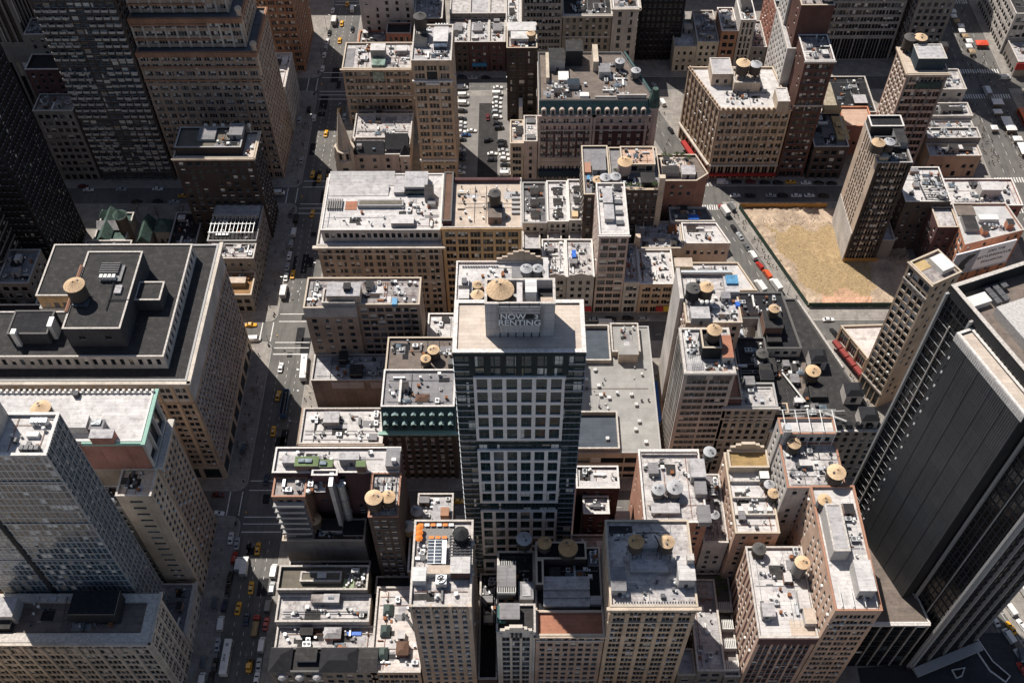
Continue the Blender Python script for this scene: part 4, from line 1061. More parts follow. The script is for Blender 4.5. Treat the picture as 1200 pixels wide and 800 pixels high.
b = B('small_chapel', 'small chapel with pale stone gable and green roof near the lantern', (-165, -160, 318, 331), 6, 'stone_dark', 'patina', {}, cat='church'); gable(b, -165.4, -159.6, 317.5, 331.5, 6, 4, 'patina', along='y'); b.finish()
Sd = style(bay=2.2, fh=3.4, ww=1.2, wh=1.5, gl='glass_black', fr='frame_dark', var=(88, 7, 2, 0, 3))
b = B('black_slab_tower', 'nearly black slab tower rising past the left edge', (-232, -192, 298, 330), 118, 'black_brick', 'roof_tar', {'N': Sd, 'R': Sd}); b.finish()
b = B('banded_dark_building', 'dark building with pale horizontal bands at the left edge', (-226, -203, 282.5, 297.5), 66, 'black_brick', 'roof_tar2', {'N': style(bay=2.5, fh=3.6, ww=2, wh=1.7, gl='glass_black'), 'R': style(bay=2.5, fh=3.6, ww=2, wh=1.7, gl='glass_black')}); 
m = M()
for k in range(16): m.box(-226.2, -202.6, 282.2, 282.45, 6+k*3.7, 6.5+k*3.7); m.box(-202.95, -202.6, 282.2, 297.5, 6+k*3.7, 6.5+k*3.7)
b.part('floor_band', m, 'stone_dark'); b.finish()
b = B('small_grey_roof_building', 'small dark building with grey roof and box unit at the left edge', (-203, -190.5, 272, 290), 31, 'stone_dark', 'roof_grey', {'N': S_dark, 'R': S_rear}, cop='coping_grey')
b.bulk(-198, -195, 276, 279, 2.2, 'roof_box2', 'roof_grey'); gear(b, -202, -191, 273, 289, tone='d', vents=4, acs=2); b.finish()
b = B('grey_party_wall_house', 'narrow house with tall pale grey party wall beside the black roof', (-190, -166, 264.5, 281), 22, 'stone_grey', 'roof_tar', {'R': S_rear}); b.finish()
b = B('black_rear_house', 'black rear house left of the huge stone block', (-232, -166, 227.5, 262), 30, 'black_brick', 'roof_tar2', {'N': S_dark, 'R': S_rear}); gear(b, -200, -168, 230, 260, tone='d', vents=6, acs=3); b.finish()
b = B('stepped_brick_house', 'stepped dark brick house with cluttered white terraces at upper left', (-211, -193.5, 363.3, 375), 41, 'stone_dark', 'roof_stain', {'N': style(bay=3.5, fh=3.6, ww=1.6, wh=2, gl='glass_black'), 'R': S_party})
b.tier((-213, -197, 375.2, 386), 0, 54, 'brick_maroon', 'roof_tar', {'N': S_rear}, cop='coping_white'); b.tier((-213, -199, 386.2, 398), 0, 64, 'stone_dark', 'roof_stain', {'N': S_rear, 'R': S_rear}, cop='coping')
gear(b, -210, -194, 364, 374, vents=8, acs=3, sky=1, hatch=2); gear(b, -212, -200, 387, 397, z=63.1, vents=10, acs=4, sky=0, hatch=2); b.finish()
water_tower(-206, 396, 63.1, 2.2, 'small water tower with rusty lid on the stepped brick house', cone='brown')
b = B('grey_fin_tower', 'grey tower with vertical fins at the top left corner', (-262, -214, 388, 420), 112, 'stone_dark', 'roof_tar', {'N': style(bay=3, fh=40, ww=1.6, wh=36, gl='glass_black', rec=.5), 'R': style(bay=3, fh=40, ww=1.6, wh=36, gl='glass_black', rec=.5)}); b.finish()
Sb = style(bay=3.3, fh=3.1, ww=2.3, wh=1.9, sill=.5, gl='glass_spandrel', var=(45, 25, 20, 0, 10), fr='frame_grey')
b = B('balcony_tower', 'wide brown apartment tower covered in small balconies', (-192, -158.5, 363.3, 392), 122, 'brick_dark', 'roof_tar', {'N': Sb, 'R': S_dark})
balc = None
for i in range(10):
 for k in range(34):
  if i in (4, 5) or (k % 9 == 8): continue
  x, z = -190.3+i*3.33, 8+k*3.33
  if z > 116: continue
  if balc is None:
   m = M(); m.box(-1.25, 1.25, -1.1, 0, -.1, .1, 0, True); m.box(-1.25, 1.25, -1.1, -1.0, .1, 1.0); m.box(-1.25, -1.17, -1.0, 0, .1, 1.0); m.box(1.17, 1.25, -1.0, 0, .1, 1.0)
   balc = m.mesh('balcony', [MT['stone_grey']])
  o = bpy.data.objects.new('balcony', balc); o.location = (x-b.root.location.x, 363.28-b.root.location.y, z); o.parent = b.root; col.objects.link(o)
b.finish()
Sa = style(bay=4.3, fh=3.6, ww=.95, wh=1.9, grp=3, gap=.12, pier=.22, pierw=.8, var=(42, 22, 24, 4, 8), fr='frame_grey', m=.4)
b = B('setback_office_tower', 'massive brown setback office tower with rust coloured bands', (-157.8, -108, 364.5, 396), 70.5, 'stone_brown', 'roof_tilegrey', {'N': Sa, 'R': style(bay=2.6, fh=3.5, ww=1.2, wh=1.9, var=(45, 25, 20, 4, 6))}, spm='stone_brown', pierm='stone_brown', cop='brick_rust', cornice=(.35, 1.4, 'brick_rust'))
b.tier((-157.8, -112, 368, 396), 70.5, 84.5, 'stone_brown', 'roof_tilegrey', {'N': Sa, 'R': S_brown}, cop='brick_rust', cornice=(.3, 1.4, 'brick_rust'))
b.tier((-157.8, -117, 372, 396), 84.5, 100, 'stone_brown', 'roof_tilegrey', {'N': Sa, 'R': S_brown}, cop='brick_rust', cornice=(.3, 1.4, 'brick_rust')); b.tier((-157.8, -121, 375, 396), 100, 124, 'stone_brown', 'roof_tar', {'N': Sa, 'R': S_brown}, cop='brick_rust')
m = M()
for z in (74, 81, 88, 95): m.box(-157.9, -126, 371.5 if z > 84 else 367.5, 372 if z > 84 else 368, z, z+.9)
for z in (56, 63): m.box(-157.9, -107.6, 363.9, 364.2, z, z+.8)
b.part('rust_band', m, 'brick_rust')
m = M()
for x, y, z in ((-108.6, 366, 70), (-112.6, 370, 84), (-117.6, 374, 99)):
 m.lathe(x, y, [(1.1, z-12), (1.1, z+3), (1.5, z+3.1), (1.3, z+4.2), (.2, z+4.8)], 10)
b.part('pylon', m, 'stone_tan'); b.finish()
b = B('white_court_building', 'slim building with white light court beside the brown office tower', (-118, -107.6, 397, 423), 27, 'stone_grey', 'roof_white', {'R': style(bay=2.5, fh=3.4, ww=1.2, wh=1.9), 'N': S_rear}); gear(b, -117, -108.5, 398, 422, vents=4, hatch=2); b.finish()
b = B('ochre_corner_tower', 'tall ochre brick corner tower at the top left of the avenue', (-150, -107.6, 444, 478), 92, 'brick_rust', 'roof_tar', {'N': Sa, 'R': style(bay=2.6, fh=3.5, ww=1.2, wh=1.9)}, pierm='brick_rust'); b.finish()
S_front = style(bay=2.6, fh=3.56, ww=1.05, wh=1.75, ledge=.2, var=(50, 22, 22, 2, 4), fr='frame_grey')
b = B('slate_roof_house', 'low dark house with hipped slate roofs at the corner of the left avenue', (-77, -43.5, 121.5, 129.2), 19.5, 'stone_dark', 'roof_tar', {'N': style(bay=3.2, fh=3.6, ww=1.5, wh=2.2, gl='glass_black'), 'L': S_brown}, cop='coping_dark')
hip(b, -77.3, -70.2, 121.2, 129.2, 19.6, 2.6, 'slate', 3.4); hip(b, -61.5, -49.5, 121.2, 129.2, 19.6, 2.4, 'slate', 3); gable(b, -49.4, -43.3, 121.2, 129.2, 19.6, 1.2, 'roof_tar')
b.bulk(-69, -62.5, 124.5, 128.6, 1.0, 'roof_box2', 'roof_tar', 19.5, door=False)
m = M()
for k in range(3): m.lathe(-73+k*5.4, 120.9, [(1.5, 16.2), (1.5, 17.6), (.9, 18.3), (.2, 18.5)], 8)
b.part('dormer_hood', m, 'roof_silver'); b.finish()
b = B('low_white_roof_house', 'low house with patched white roof beside the slate roofs', (-77.2, -45, 129.5, 138), 15.4, 'stone_dark', 'roof_white2', {'L': S_brown}, cop='coping')
b.bulk(-61.5, -56.5, 133.6, 137, 1.9, 'brick_red', 'roof_silver', door=False); hip(b, -61.8, -56.2, 133.4, 137.2, 16.7, 1.2, 'roof_silver', 1.4); b.bulk(-69.5, -65.5, 134.8, 137.4, 1.9, 'black_clad', 'roof_tar', door=False)
b.bulk(-57, -54.5, 130.2, 131.6, 1, 'brick_red', 'roof_terracotta', door=False, name='chimney'); b.boxpart('tarp', -55, -50, 135.2, 136.6, 14.5, 15, 'tarp_blue'); gear(b, -76, -46, 130, 137.6, vents=9, acs=3, sky=1, hatch=1, patches=5, pipes=2); b.finish()
b = B('grey_parapet_house', 'house with streaked white roof and a pair of roof hatches', (-77.5, -47.5, 138.3, 147.6), 18.5, 'stone_grey', 'roof_white2', {'L': S_brown}, cop='coping')
b.bulk(-66.5, -62.6, 144.3, 147, 2.2, 'roof_box2', 'roof_stain', door=False); b.bulk(-62.4, -57.5, 144.2, 147, 2.4, 'roof_box2', 'roof_silver', door=False); b.boxpart('skylight', -61, -59.2, 145.2, 146, 20, 20.5, 'glass_sky')
gear(b, -76, -48, 139, 144, vents=7, acs=1, sky=0, hatch=0, patches=6, pipes=3); b.finish()
b = B('olive_roof_house', 'house with dull olive roof framed by a pale parapet', (-77.8, -48.5, 147.9, 156.4), 21.5, 'stone_dark', 'roof_olive', {'L': S_brown}, cop='coping', par=1.3)
b.tier((-70.5, -57.2, 150.6, 154), 20.2, 22, 'stone_dark', 'roof_olive', {}, par=.2, name='penthouse_wall'); b.boxpart('skylight', -65, -62, 151.6, 153.6, 21.8, 22.6, 'galv'); b.boxpart('roof_patch', -56.5, -53, 149, 152.2, 20.22, 20.4, 'green_patch'); b.bulk(-54, -51.6, 153.8, 155.2, 1.5, 'roof_box2', 'ac_white_roof', door=False)
gear(b, -56, -49, 148.5, 155.6, vents=7, acs=2, sky=0, hatch=0, patches=0, pipes=3, tone='d'); b.finish()
b = B('grey_party_wall_building', 'dark building with broad blank grey wall and low rear roof', (-77, -49.5, 156.7, 162.5), 12.5, 'stone_dark', 'roof_grey', {'L': S_brown})
b.tier((-77, -50, 162.6, 170.6), 0, 27, 'stone_dark', 'roof_tar', {'L': S_brown}, cop='coping_tan'); b.z = 26.1; b.bulk(-64, -57.4, 165.4, 169.6, 2.4, 'roof_box2', 'roof_tar'); b.bulk(-57, -50.6, 164.2, 169, 1.6, 'brick_brown', 'roof_tar2', door=False); b.bulk(-76, -72.6, 164, 167, 1.4, 'brick_tan', 'roof_cream', door=False)
gear(b, -76, -51, 163.4, 170, tone='d', vents=8, acs=3, hatch=0); gear(b, -76, -51, 157.2, 162, z=11.6, vents=4, acs=1, hatch=0, sky=0, tone='d'); b.finish()
water_tower(-66.2, 167.6, 26.1, 2.1, 'water tower with tan lid on the dark roof behind the blank grey wall')
b = B('orange_terrace_building', 'brown brick building with white roof and orange framed corner terrace', [(-77, 172.8), (-37, 172.8), (-37, 182.2), (-77, 182.2)], 53, 'brick_maroon', 'roof_white', {'N': style(bay=4, fh=3.5, ww=1.2, wh=1.8, skip=.7, shop=False), 'L': S_brown}, cop='coping_white')
b.tier((-76.6, -66.2, 165.6, 172.6), 0, 50.5, 'brick_brown', 'roof_stain', {'N': style(bay=3, fh=3.5, ww=1.4, wh=1.9, shop=False), 'L': S_brown}, cop='orange_trim', par=.6)
b.tier((-45.4, -36.2, 157, 172.6), 0, 53, 'brick_dark', 'roof_white2', {'N': style(bay=2.9, fh=3.4, ww=1.3, wh=1.7, var=(55, 15, 20, 2, 8), fr='frame_grey'), 'L': S_rear}, cop='orange_trim')
slab = None
for k in range(13):
 if slab is None:
  m = M(); m.box(-4.9, 4.9, -2.2, 0, -.12, .12, 0, True); m.box(-4.9, 4.9, -2.2, -2.1, .12, 1.0); slab = m.mesh('balcony', [MT['coping_grey']])
 o = bpy.data.objects.new('balcony', slab); o.location = (-71.6-b.root.location.x, 165.55-b.root.location.y, 5.2+k*3.5); o.parent = b.root; col.objects.link(o)
b.bulk(*(-69.5, -62.2, 173.3, 176.6), 4, 'brick_brown', 'green_roof', door=True); b.bulk(*(-62.3, -57.8, 173.3, 175.8), 3.4, 'brick_brown', 'green_roof'); b.bulk(*(-74.0, -69.4, 175.5, 178.0), 2.4, 'roof_box2', 'roof_silver', door=False); b.bulk(*(-55.8, -49.6, 175.6, 178.2), 4, 'roof_box2', 'roof_silver'); b.bulk(*(-50.1, -47.2, 172.7, 174.7), 4.5, 'brick_brown', 'green_roof', door=False)
for u in (-71.5,): pass
b.boxpart('skylight', *(-68.4, -66.5, 174.3, 175.5), 56.4, 57, 'glass_sky'); b.boxpart('skylight', *(-66.3, -64.1, 174.2, 175.5), 56.4, 57, 'glass_sky'); b.boxpart('skylight', *(-61.7, -59.6, 173.7, 175.0), 55.8, 56.5, 'glass_sky')
b.tier((*(-64.0, -56.0, 170.8, 173.9)[:2], 170.6, 172.7), 40, 55, 'brick_maroon', 'roof_white', {}, name='stair_tower_wall', cop='coping_white')
m = M()
for k in range(4): m.lathe(-55.6, 170.6, [(1.3, 14+k*9), (1.3, 22.9+k*9), (1.6, 22.91+k*9), (1.6, 23+k*9)], 10)
m.box(-58.5, -57.2, 167, 172.7, 0, 54.5); b.part('flue', m, 'galv')
b.boxpart('blue_tray', -55.8, -51, 168.3, 171.2, 19, 19.6, 'tarp_blue'); b.boxpart('court_floor', -66, -45.6, 158, 172.6, 12, 12.4, 'roof_tar2')
b.bulk(-41, -36.8, 173.5, 180, 3.6, 'roof_box2', 'roof_grey', door=False); b.boxpart('chimney', -39, -37.6, 174, 175.2, 56, 58, 'ac_white')
m = M()
for k in range(5): m.bar((-45+k*2, 157.6, 55.4), (-45+k*2, 171.5, 55.4), .1)
for k in range(5): m.bar((-45.2, 158+k*3.2, 55.4), (-36.4, 158+k*3.2, 55.4), .1); m.bar((-36.6, 158+k*3.2, 52), (-36.6, 158+k*3.2, 55.4), .1)
b.part('roof_frame', m, 'steel_dark')
gear(b, -76, -60, 166.5, 172, z=49.9, vents=6, acs=4, sky=0, hatch=0, patches=2); gear(b, -76, -42, 173.6, 181.6, vents=6, acs=1, sky=0, hatch=0); gear(b, -45, -37, 162, 172, vents=4, acs=4, sky=0, hatch=1, z=52.1); b.finish()
for i, u in enumerate(((440, 'left one of the twin tan lidded water towers on the brown brick wing', 2.6), (453, 'right one of the twin tan lidded water towers on the brown brick wing', 2.2))): pass
water_tower(-43.2, 160.1, 52.1, 2.5, 'left one of the twin tan lidded water towers on the brown brick wing', h=5); water_tower(-39, 160.9, 52.1, 2.1, 'right one of the twin tan lidded water towers on the brown brick wing', h=4)
b = B('court_rear_house', 'low rear house with grey roofs in the dark court left of the tall tower', (-33.5, -21.5, 166, 182), 24, 'brick_dark', 'roof_silver', {'N': S_rear, 'L': S_rear}); b.bulk(-28, -22.5, 168, 176, 3, 'roof_box2', 'roof_silver'); b.boxpart('chimney', -23.4, -20.8, 158, 161, 0, 52, 'brick_rust'); gear(b, -33, -22, 167, 181, vents=5, acs=3); b.finish()
water_tower(*(-32.8, 170.7), 27.2, 1.9, 'upper of the two pale grey tanks in the dark court by the slim hotel', cone='grey', body='wood_grey', h=3.6, leg=1.2); water_tower(*(-35.3, 165.1), 27.2, 2.0, 'lower of the two pale grey tanks in the dark court by the slim hotel', cone='grey', body='wood_tan', h=3.6, leg=1.2)
b = B('court_tank_house', 'dark narrow rear house under two pale grey tanks', (-35, -24.6, 151, 165.8), 28, 'brick_dark', 'roof_tar2', {'N': S_rear}); b.finish()
b = B('slot_shade_block', 'added dark low house standing in for shade between slim hotel and stepped gable', (-12.2, -6.2, 122, 158), 12, 'brick_dark', 'roof_tar2', {'N': S_dark}); gear(b, -11.8, -6.6, 140, 157, vents=8, acs=4, tone='d', hatch=2); b.finish()  # invented low dark house that gives the slot its shade
b = B('dark_infill_house', 'dark low infill house in the court below the tan towers', (-47, -35.2, 150.4, 156.6), 13, 'brick_dark', 'roof_tar', {'N': S_rear}); b.finish()
b = B('slim_tan_hotel', 'slim tan brick hotel with crowded orange and white roof terrace', (-29.4, -12.5, 121.5, 148), 67.5, 'stone_brown', 'roof_white2', {'N': S_front, 'L': S_punch, 'R': style(bay=3, fh=3.4, ww=1.2, wh=1.8, gl='glass_black')}, cop='coping', par=1.0)
m = M()
for k in range(4): m = M(); x = -29+k*5.42; m.box(x-.35, x+.35, 120.9, 121.45, 60, 67.9); m.box(x-.5, x+.5, 120.8, 121.5, 67.9, 68.8); b.part('pilaster', m, 'stone_tan')
m = M()
for k in range(12): m.lathe(-28.4+k*1.42, 121.2, [(.45, 65.6), (.45, 66.2), (.25, 66.6), (.05, 66.7)], 6)
b.part('arched_corbels', m, 'stone_tan')
b.boxpart('terrace_deck', -28.4, -18.5, 141, 147.4, 66.5, 66.62, 'wood_grey')
b.bulk(-28.8, -25.2, 128, 132, 3.2, 'ac_white', 'ac_white_roof', door=False); b.bulk(-18.3, -13, 129.8, 134.6, 4.2, 'brick_maroon', 'roof_white'); b.bulk(-24.6, -17.8, 130.6, 133, 2.2, 'ac_white', 'roof_cream', door=False)
b.boxpart('glazed_canopy', -25, -21.2, 133.4, 140.8, 68.8, 69.1, 'glass_canopy'); b.boxpart('canopy_walk', -21, -19.8, 133.4, 140.8, 68.8, 69.2, 'galv'); m = M()
for k in range(8): m.box(-25, -21.2, 133.5+k*1.03, 133.62+k*1.03, 69.1, 69.2)
m.box(-23.2, -23, 133.4, 140.8, 69.1, 69.22); b.part('glazing_bar', m, 'galv', 'stuff')
m = M()
for k in range(9): m.box(-19, -13, 134.9+k*.9, 135.2+k*.9, 68.6, 68.9, 0, True)
for k in range(5): m.box(-18.9+k*1.4, -18.6+k*1.4, 134.9, 142.5, 68.3, 68.58, 0, True)
b.part('steel_grillage', m, 'steel_dark')
m = M(); m.lathe(-15.8, 141.8, [(2.2, 66.5), (2.2, 71), (2.4, 71.1), (.2, 73)], 10); b.part('black_tank', m, 'black_clad')
m = M(); m.box(-22.4, -19.4, 127.2, 130, 66.6, 69.4, 0, True); m.lathe(-20.9, 128.6, [(1.3, 69.4), (1.3, 69.9), (1.1, 69.9), (1.05, 69.5)], 14); b.part('cooling_fan', m, 'galv')
m = M()
for k in range(3): a = k*pi/3; m.obox((-20.9, 128.6), (cos(a), sin(a)), (-sin(a), cos(a)), 1.1, .16, 69.6, 69.7)
b.part('fan_blade', m, 'steel_dark')
gear(b, -28.8, -13.2, 123, 127, vents=3, acs=0, sky=0, hatch=0, patches=1, pipes=1); gear(b, -28.6, -25.4, 132.5, 140.6, vents=4, acs=3, sky=0, hatch=0, patches=0); b.finish()
tb = None
for i in range(4):
 for j in range(2 if i < 3 else 3):
  pass
FT = []
def furniture(kind, x, y, z, mat, label, group, cat):
 m = M(); o = empty(kind, (x, y, z)); tag(o, label, cat, group)
 if kind == 'parasol':
  m.bar((0, 0, 0), (0, 0, 2.3), .05); m.build('pole', [MT['steel_dark']], o, (0, 0, 0)); m = M(); m.lathe(0, 0, [(1.15, 2.1), (.6, 2.4), (.03, 2.65)], 8); m.build('canopy', [MT[mat]], o, (0, 0, 0))
 else:
  m.box(-.7, .7, -.45, .45, .68, .75, 0, True); m.build('top', [MT[mat]], o, (0, 0, 0))
  for i in (-.6, .6):
   for j in (-.35, .35): m = M(); m.box(i-.04, i+.04, j-.04, j+.04, 0, .68); m.build('leg', [MT['steel_dark']], o, (0, 0, 0))
for k in range(6): furniture('terrace_table', -27.6+k*1.75, 146.6, 66.62, 'tent_white' if k % 2 else 'table_orange', 'small table on the roof terrace of the slim tan hotel, in the rear row', 'tables in the rear row of the hotel roof terrace', 'table')
for k in range(3): furniture('terrace_table', -24.4+k*1.9, 142.6, 66.62, 'table_orange', 'bright orange table in the middle of the slim tan hotel roof terrace', 'orange tables on the hotel roof terrace', 'table')
for k in range(3): furniture('parasol', -27.8, 141.6+k*1.7, 66.62, 'table_orange', 'orange parasol at the left edge of the slim tan hotel roof terrace', 'orange parasols on the hotel roof terrace', 'parasol')
b = B('skylight_roof_building', 'low building whose white roof has three dark hipped skylights', (-45.5, -30, 121.5, 150), 19, 'stone_brown', 'roof_cream_white', {'N': style(bay=4.9, fh=3.8, ww=1.2, wh=2.2, grp=3, gap=.15, gl='glass_black'), 'L': S_rear}, cop='coping')
for u in ((448, 722), (446, 747), (445, 770)):
 pass
for x, y in ((-41.4, 142), (-41.8, 135), (-42, 127.6)): b.boxpart('skylight_kerb', x-1.5, x+1.5, y-1.9, y+1.9, 18.1, 19, 'galv_dark'); hip(b, x-1.6, x+1.6, y-2, y+2, 19, 1.5, 'skylight_green', 1.1, 'skylight')
b.bulk(-37.6, -34, 126.4, 130.6, 2.6, 'brick_maroon', 'rust_roof', door=False); hip(b, -37.8, -33.8, 126.2, 130.8, 20.9, 1, 'rust_roof', 1.6); b.bulk(-37.6, -35.4, 132, 134.4, 2, 'ac_white', 'roof_white')
m = M(); m.bar((-36.4, 141, 18.4), (-33, 136, 19.6), .45); m.bar((-36.5, 141, 18.4), (-36.5, 139, 18.4), .5); b.part('roof_duct', m, 'galv_dark')
gear(b, -44.8, -30.6, 122.4, 149, vents=8, acs=3, sky=0, hatch=0, patches=7, pipes=3); b.finish()
b = B('stepped_parapet_building', 'narrow stone building with stepped gable front between two brown neighbours', (-5.8, 5.4, 121.5, 130), 50, 'stone_grey', 'roof_tar', {'N': style(bay=3.1, fh=3.55, ww=2.4, wh=2.5, gl='glass_black', fr='frame_grey', bars=2, pier=.3, pierw=.6, m=1.2, top=4), 'L': S_rear, 'R': S_rear}, pierm='stone_lime')
m = M()
for k, (a, h) in enumerate(((4.6, 1.2), (3.2, 2.4), (1.9, 3.6))): m.box(-.2-a, -.2+a, 121.3-.05*k, 122.1+.05*k, 50+(0 if k == 0 else h-1.2+.002), 50+h)
b.part('stepped_gable', m, 'stone_pale')
m = M()
for k in range(3): m.box(-1.6+k*1.2, -.9+k*1.2, 120.95, 121.18, 46.6, 49.6)
b.part('gable_slot', m, 'black_clad')
b.tier((-5.8, 5.4, 130.2, 150), 0, 44, 'stone_dark', 'roof_tar2', {'L': S_rear}, cop='coping')
b.bulk(-4.8, .8, 124.5, 129.2, 3, 'black_clad', 'roof_grey'); b.z = 43.1; b.bulk(*(-5.6, -0.3, 134.5, 141.1), 9, 'roof_box2', 'roof_grey', 43.1, door=False); b.bulk(*(0.7, 4.9, 131.9, 137.3), 6, 'roof_box2', 'roof_grey', 43.1, door=False); b.boxpart('skylight', *(1.7, 4.2, 132.7, 136.5), 49.2, 49.6, 'roof_silver')
m = M(); x0, x1, y0, y1 = (-5.6, -0.3, 134.5, 141.1)
for k in range(11): m.box(x0+k*(x1-x0)/10-.08, x0+k*(x1-x0)/10+.08, y0-1.8, y0-.2, 51, 52.2, 0, True); m.box(x0+k*(x1-x0)/10-.08, x0+k*(x1-x0)/10+.08, y1+.2, y1+1.6, 51, 52.2, 0, True)
m.box(x0, x1, y0-2, y0-1.85, 50.8, 52.2, 0, True); b.part('white_louvre', m, 'ac_white')
b.boxpart('green_cage', -5.6, -3.2, 124, 129, 50, 51.2, 'tarp_green'); gear(b, -5, 5, 131, 149, vents=6, acs=3, tone='d', sky=0, hatch=1); b.finish()
water_tower(*(2.3, 150.1), 46, 2.2, 'water tower with pale grey lid against the foot of the tall tower', cone='grey', h=4, leg=2)
b = B('terracotta_terrace_building', 'brown building with rust red front terrace and grey sheds on its roof', (5.6, 25.4, 121.5, 129), 47.5, 'stone_rose_brown', 'roof_terracotta', {'N': style(bay=2.35, fh=3.5, ww=1.15, wh=1.9, bands=(-4.2, 12), var=(72, 10, 8, 3, 7))}, cop='coping_tan', cornice=(.6, .6, 'stone_tan'))
b.tier((5.6, 25.4, 129.2, 150), 0, 46.5, 'brick_dark', 'roof_tar2', {'L': S_rear}, cop='coping_tan')
for i, (y0, y1, h) in enumerate(((130.4, 132.6, 2.2), (132.8, 134.6, 3.0), (134.8, 138.6, 4.2))): b.bulk(8, 21.5, y0, y1, h, 'roof_box2', 'roof_silver', 45.6, door=False, name='roof_shed')
b.tier((5.8, 21, 144.2, 149.8), 46, 50.5, 'brick_dark', 'roof_tar2', {}, cop='coping_tan', name='rear_wall'); b.tier((5.8, 8, 136, 144), 46, 50.5, 'brick_dark', 'roof_tar2', {}, cop='coping_tan', name='rear_wall')
b.bulk(21.8, 25, 131, 133.4, 2.2, 'roof_box2', 'roof_silver', 45.6, door=False); gear(b, 9, 25, 139, 144, z=45.6, vents=5, acs=3, sky=1, hatch=1, tone='d'); gear(b, 21.6, 25.2, 144, 149.5, z=45.6, vents=4, acs=3, sky=0, hatch=0, tone='d'); b.finish()
water_tower(*(8.4, 147.6), 49.6, 2.0, 'smaller of the two brown lidded water towers below the tall tower', cone='brown', h=3.4, leg=1.2)
water_tower(*(15.4, 145.9), 49.6, 2.7, 'larger of the two brown lidded water towers below the tall tower', cone='brown', h=3.4, leg=1.2)
Sl = style(bay=4.65, fh=3.6, ww=1.1, wh=2.1, grp=3, gap=.12, pier=.35, pierw=1.15, m=.5, fr='frame_dark', gl='glass_black', var=(66, 10, 6, 13, 5), top=3.4, piertop=4.2)
b = B('tan_loft_building', 'tan loft building with white roof carrying two braced water tanks', (25.7, 49.7, 121.5, 148), 67.3, 'brick_tan_mid', 'roof_white2', {'N': Sl, 'L': style(bay=5, fh=3.6, ww=1.2, wh=1.8, skip=.4), 'R': S_rear}, cop='coping_tan', pierm='brick_tan_mid', cornice=(1.0, 1.1, 'stone_tan', 'N'))
m = M()
for k in range(30): m.box(27+k*.75, 27.3+k*.75, 122.2, 122.6, 67.45, 68.1)
b.part('cresting', m, 'steel_dark')
m = M(); m.box(25.5, 49.9, 121.0, 121.45, 56.8, 57.4, 0, True); b.part('string_course', m, 'coping_tan')
b.bulk(*(26.1, 30.1, 125.0, 131.9), 3.4, 'roof_box', 'roof_grey'); b.bulk(*(44.7, 49.2, 127.3, 134.5), 4.8, 'roof_box', 'roof_white'); b.boxpart('chimney', *(47.1, 49.0, 132.0, 134.0), 66, 74, 'coping')
b.bulk(32, 42.4, 131.5, 135, 1.6, 'roof_box2', 'roof_silver', door=False); b.bulk(32.4, 42.2, 138.4, 139.4, 2.6, 'roof_box2', 'roof_silver', door=False); b.boxpart('roof_platform', 32, 42.6, 134.8, 138.6, 66.5, 67.3, 'roof_silver')
gear(b, 27, 49, 123, 130, vents=6, acs=2, sky=0, hatch=0, patches=2, pipes=1); gear(b, 26.6, 49, 140, 147.4, vents=4, acs=1, sky=0, hatch=0, patches=2, pipes=0, ducts=0); b.finish()
m = M(); m.bar((32.6, 138.8, 66.4), (35.5, 139, 75), .2); m.bar((41.8, 138.8, 66.4), (38.5, 139, 75), .2); m.bar((33, 139.2, 76.2), (42.4, 139.2, 76.2), .16); m.bar((33, 140, 71), (37.2, 139.6, 76), .14); m.bar((42.4, 140, 71), (38, 139.6, 76), .14)
fr = m.build('tank_bracing', [MT['steel_dark']]); tag(fr, 'black steel bracing between the two tanks on the tan loft building', 'steel frame')
water_tower(*(33.2, 136.9), 66.4, 2.05, 'left of the two tanks joined by black bracing on the tan loft roof', leg=5, h=4, cone='brown')
water_tower(*(41.7, 136.9), 66.4, 2.05, 'right of the two tanks joined by black bracing on the tan loft roof', leg=5, h=4)
b = B('grey_annex', 'low stained grey roof annex right of the tan loft building', (56, 64.6, 121.5, 152), 20, 'stone_dark', 'roof_silver', {'N': S_dark, 'L': S_rear}); b.bulk(59, 62, 146, 150, .8, 'roof_box2', 'roof_stain', door=False, name='roof_hatch'); gear(b, 56.6, 64, 122.5, 146, vents=6, acs=1, sky=0, hatch=0, patches=3, pipes=1); b.finish()
b = B('dark_slot_house', 'lowest house squeezed against the right side of the tan loft building', (50.2, 55.8, 121.5, 130), 16.5, 'stone_dark', 'roof_silver', {'N': S_dark}, cop='coping_tan'); b.finish()
b = B('white_grille_building', 'low terraced building with four white slatted roof grilles', (65, 70, 121.5, 150), 15, 'stone_dark', 'roof_stain', {'N': style(bay=2.4, fh=3.6, ww=1.6, wh=2, gl='glass_black')})
for k, y in enumerate((123, 130, 136.4, 142.5)):
 m = M()
 for i in range(8): m.box(65.2+i*.58, 65.46+i*.58, y, y+3, 16.6, 17.2, 0, True)
 m.box(65.1, 69.7, y-.2, y, 16.4, 17.3, 0, True); b.part('slatted_grille', m, 'ac_white'); b.boxpart('grille_base', 65.1, 69.7, y, y+3, 14.1, 16.3, 'stone_grey')
gear(b, 65.4, 69.6, 145.8, 149.6, vents=4, acs=5, sky=0, hatch=0); b.finish()
b = B('brown_L_roof_building', 'brown brick building with blank lit side wall and white roof carrying one tall tank', (70.4, 87.6, 121.5, 150.7), 45.5, 'brick_side_brown', 'roof_white', {'N': style(bay=4.2, fh=3.6, ww=1.15, wh=2, grp=2, gl='glass_black'), 'L': style(bay=2.9, fh=3.4, ww=1.0, wh=1.7, skip=.3, shop=False)}, cop='coping', spm='brick_maroon')
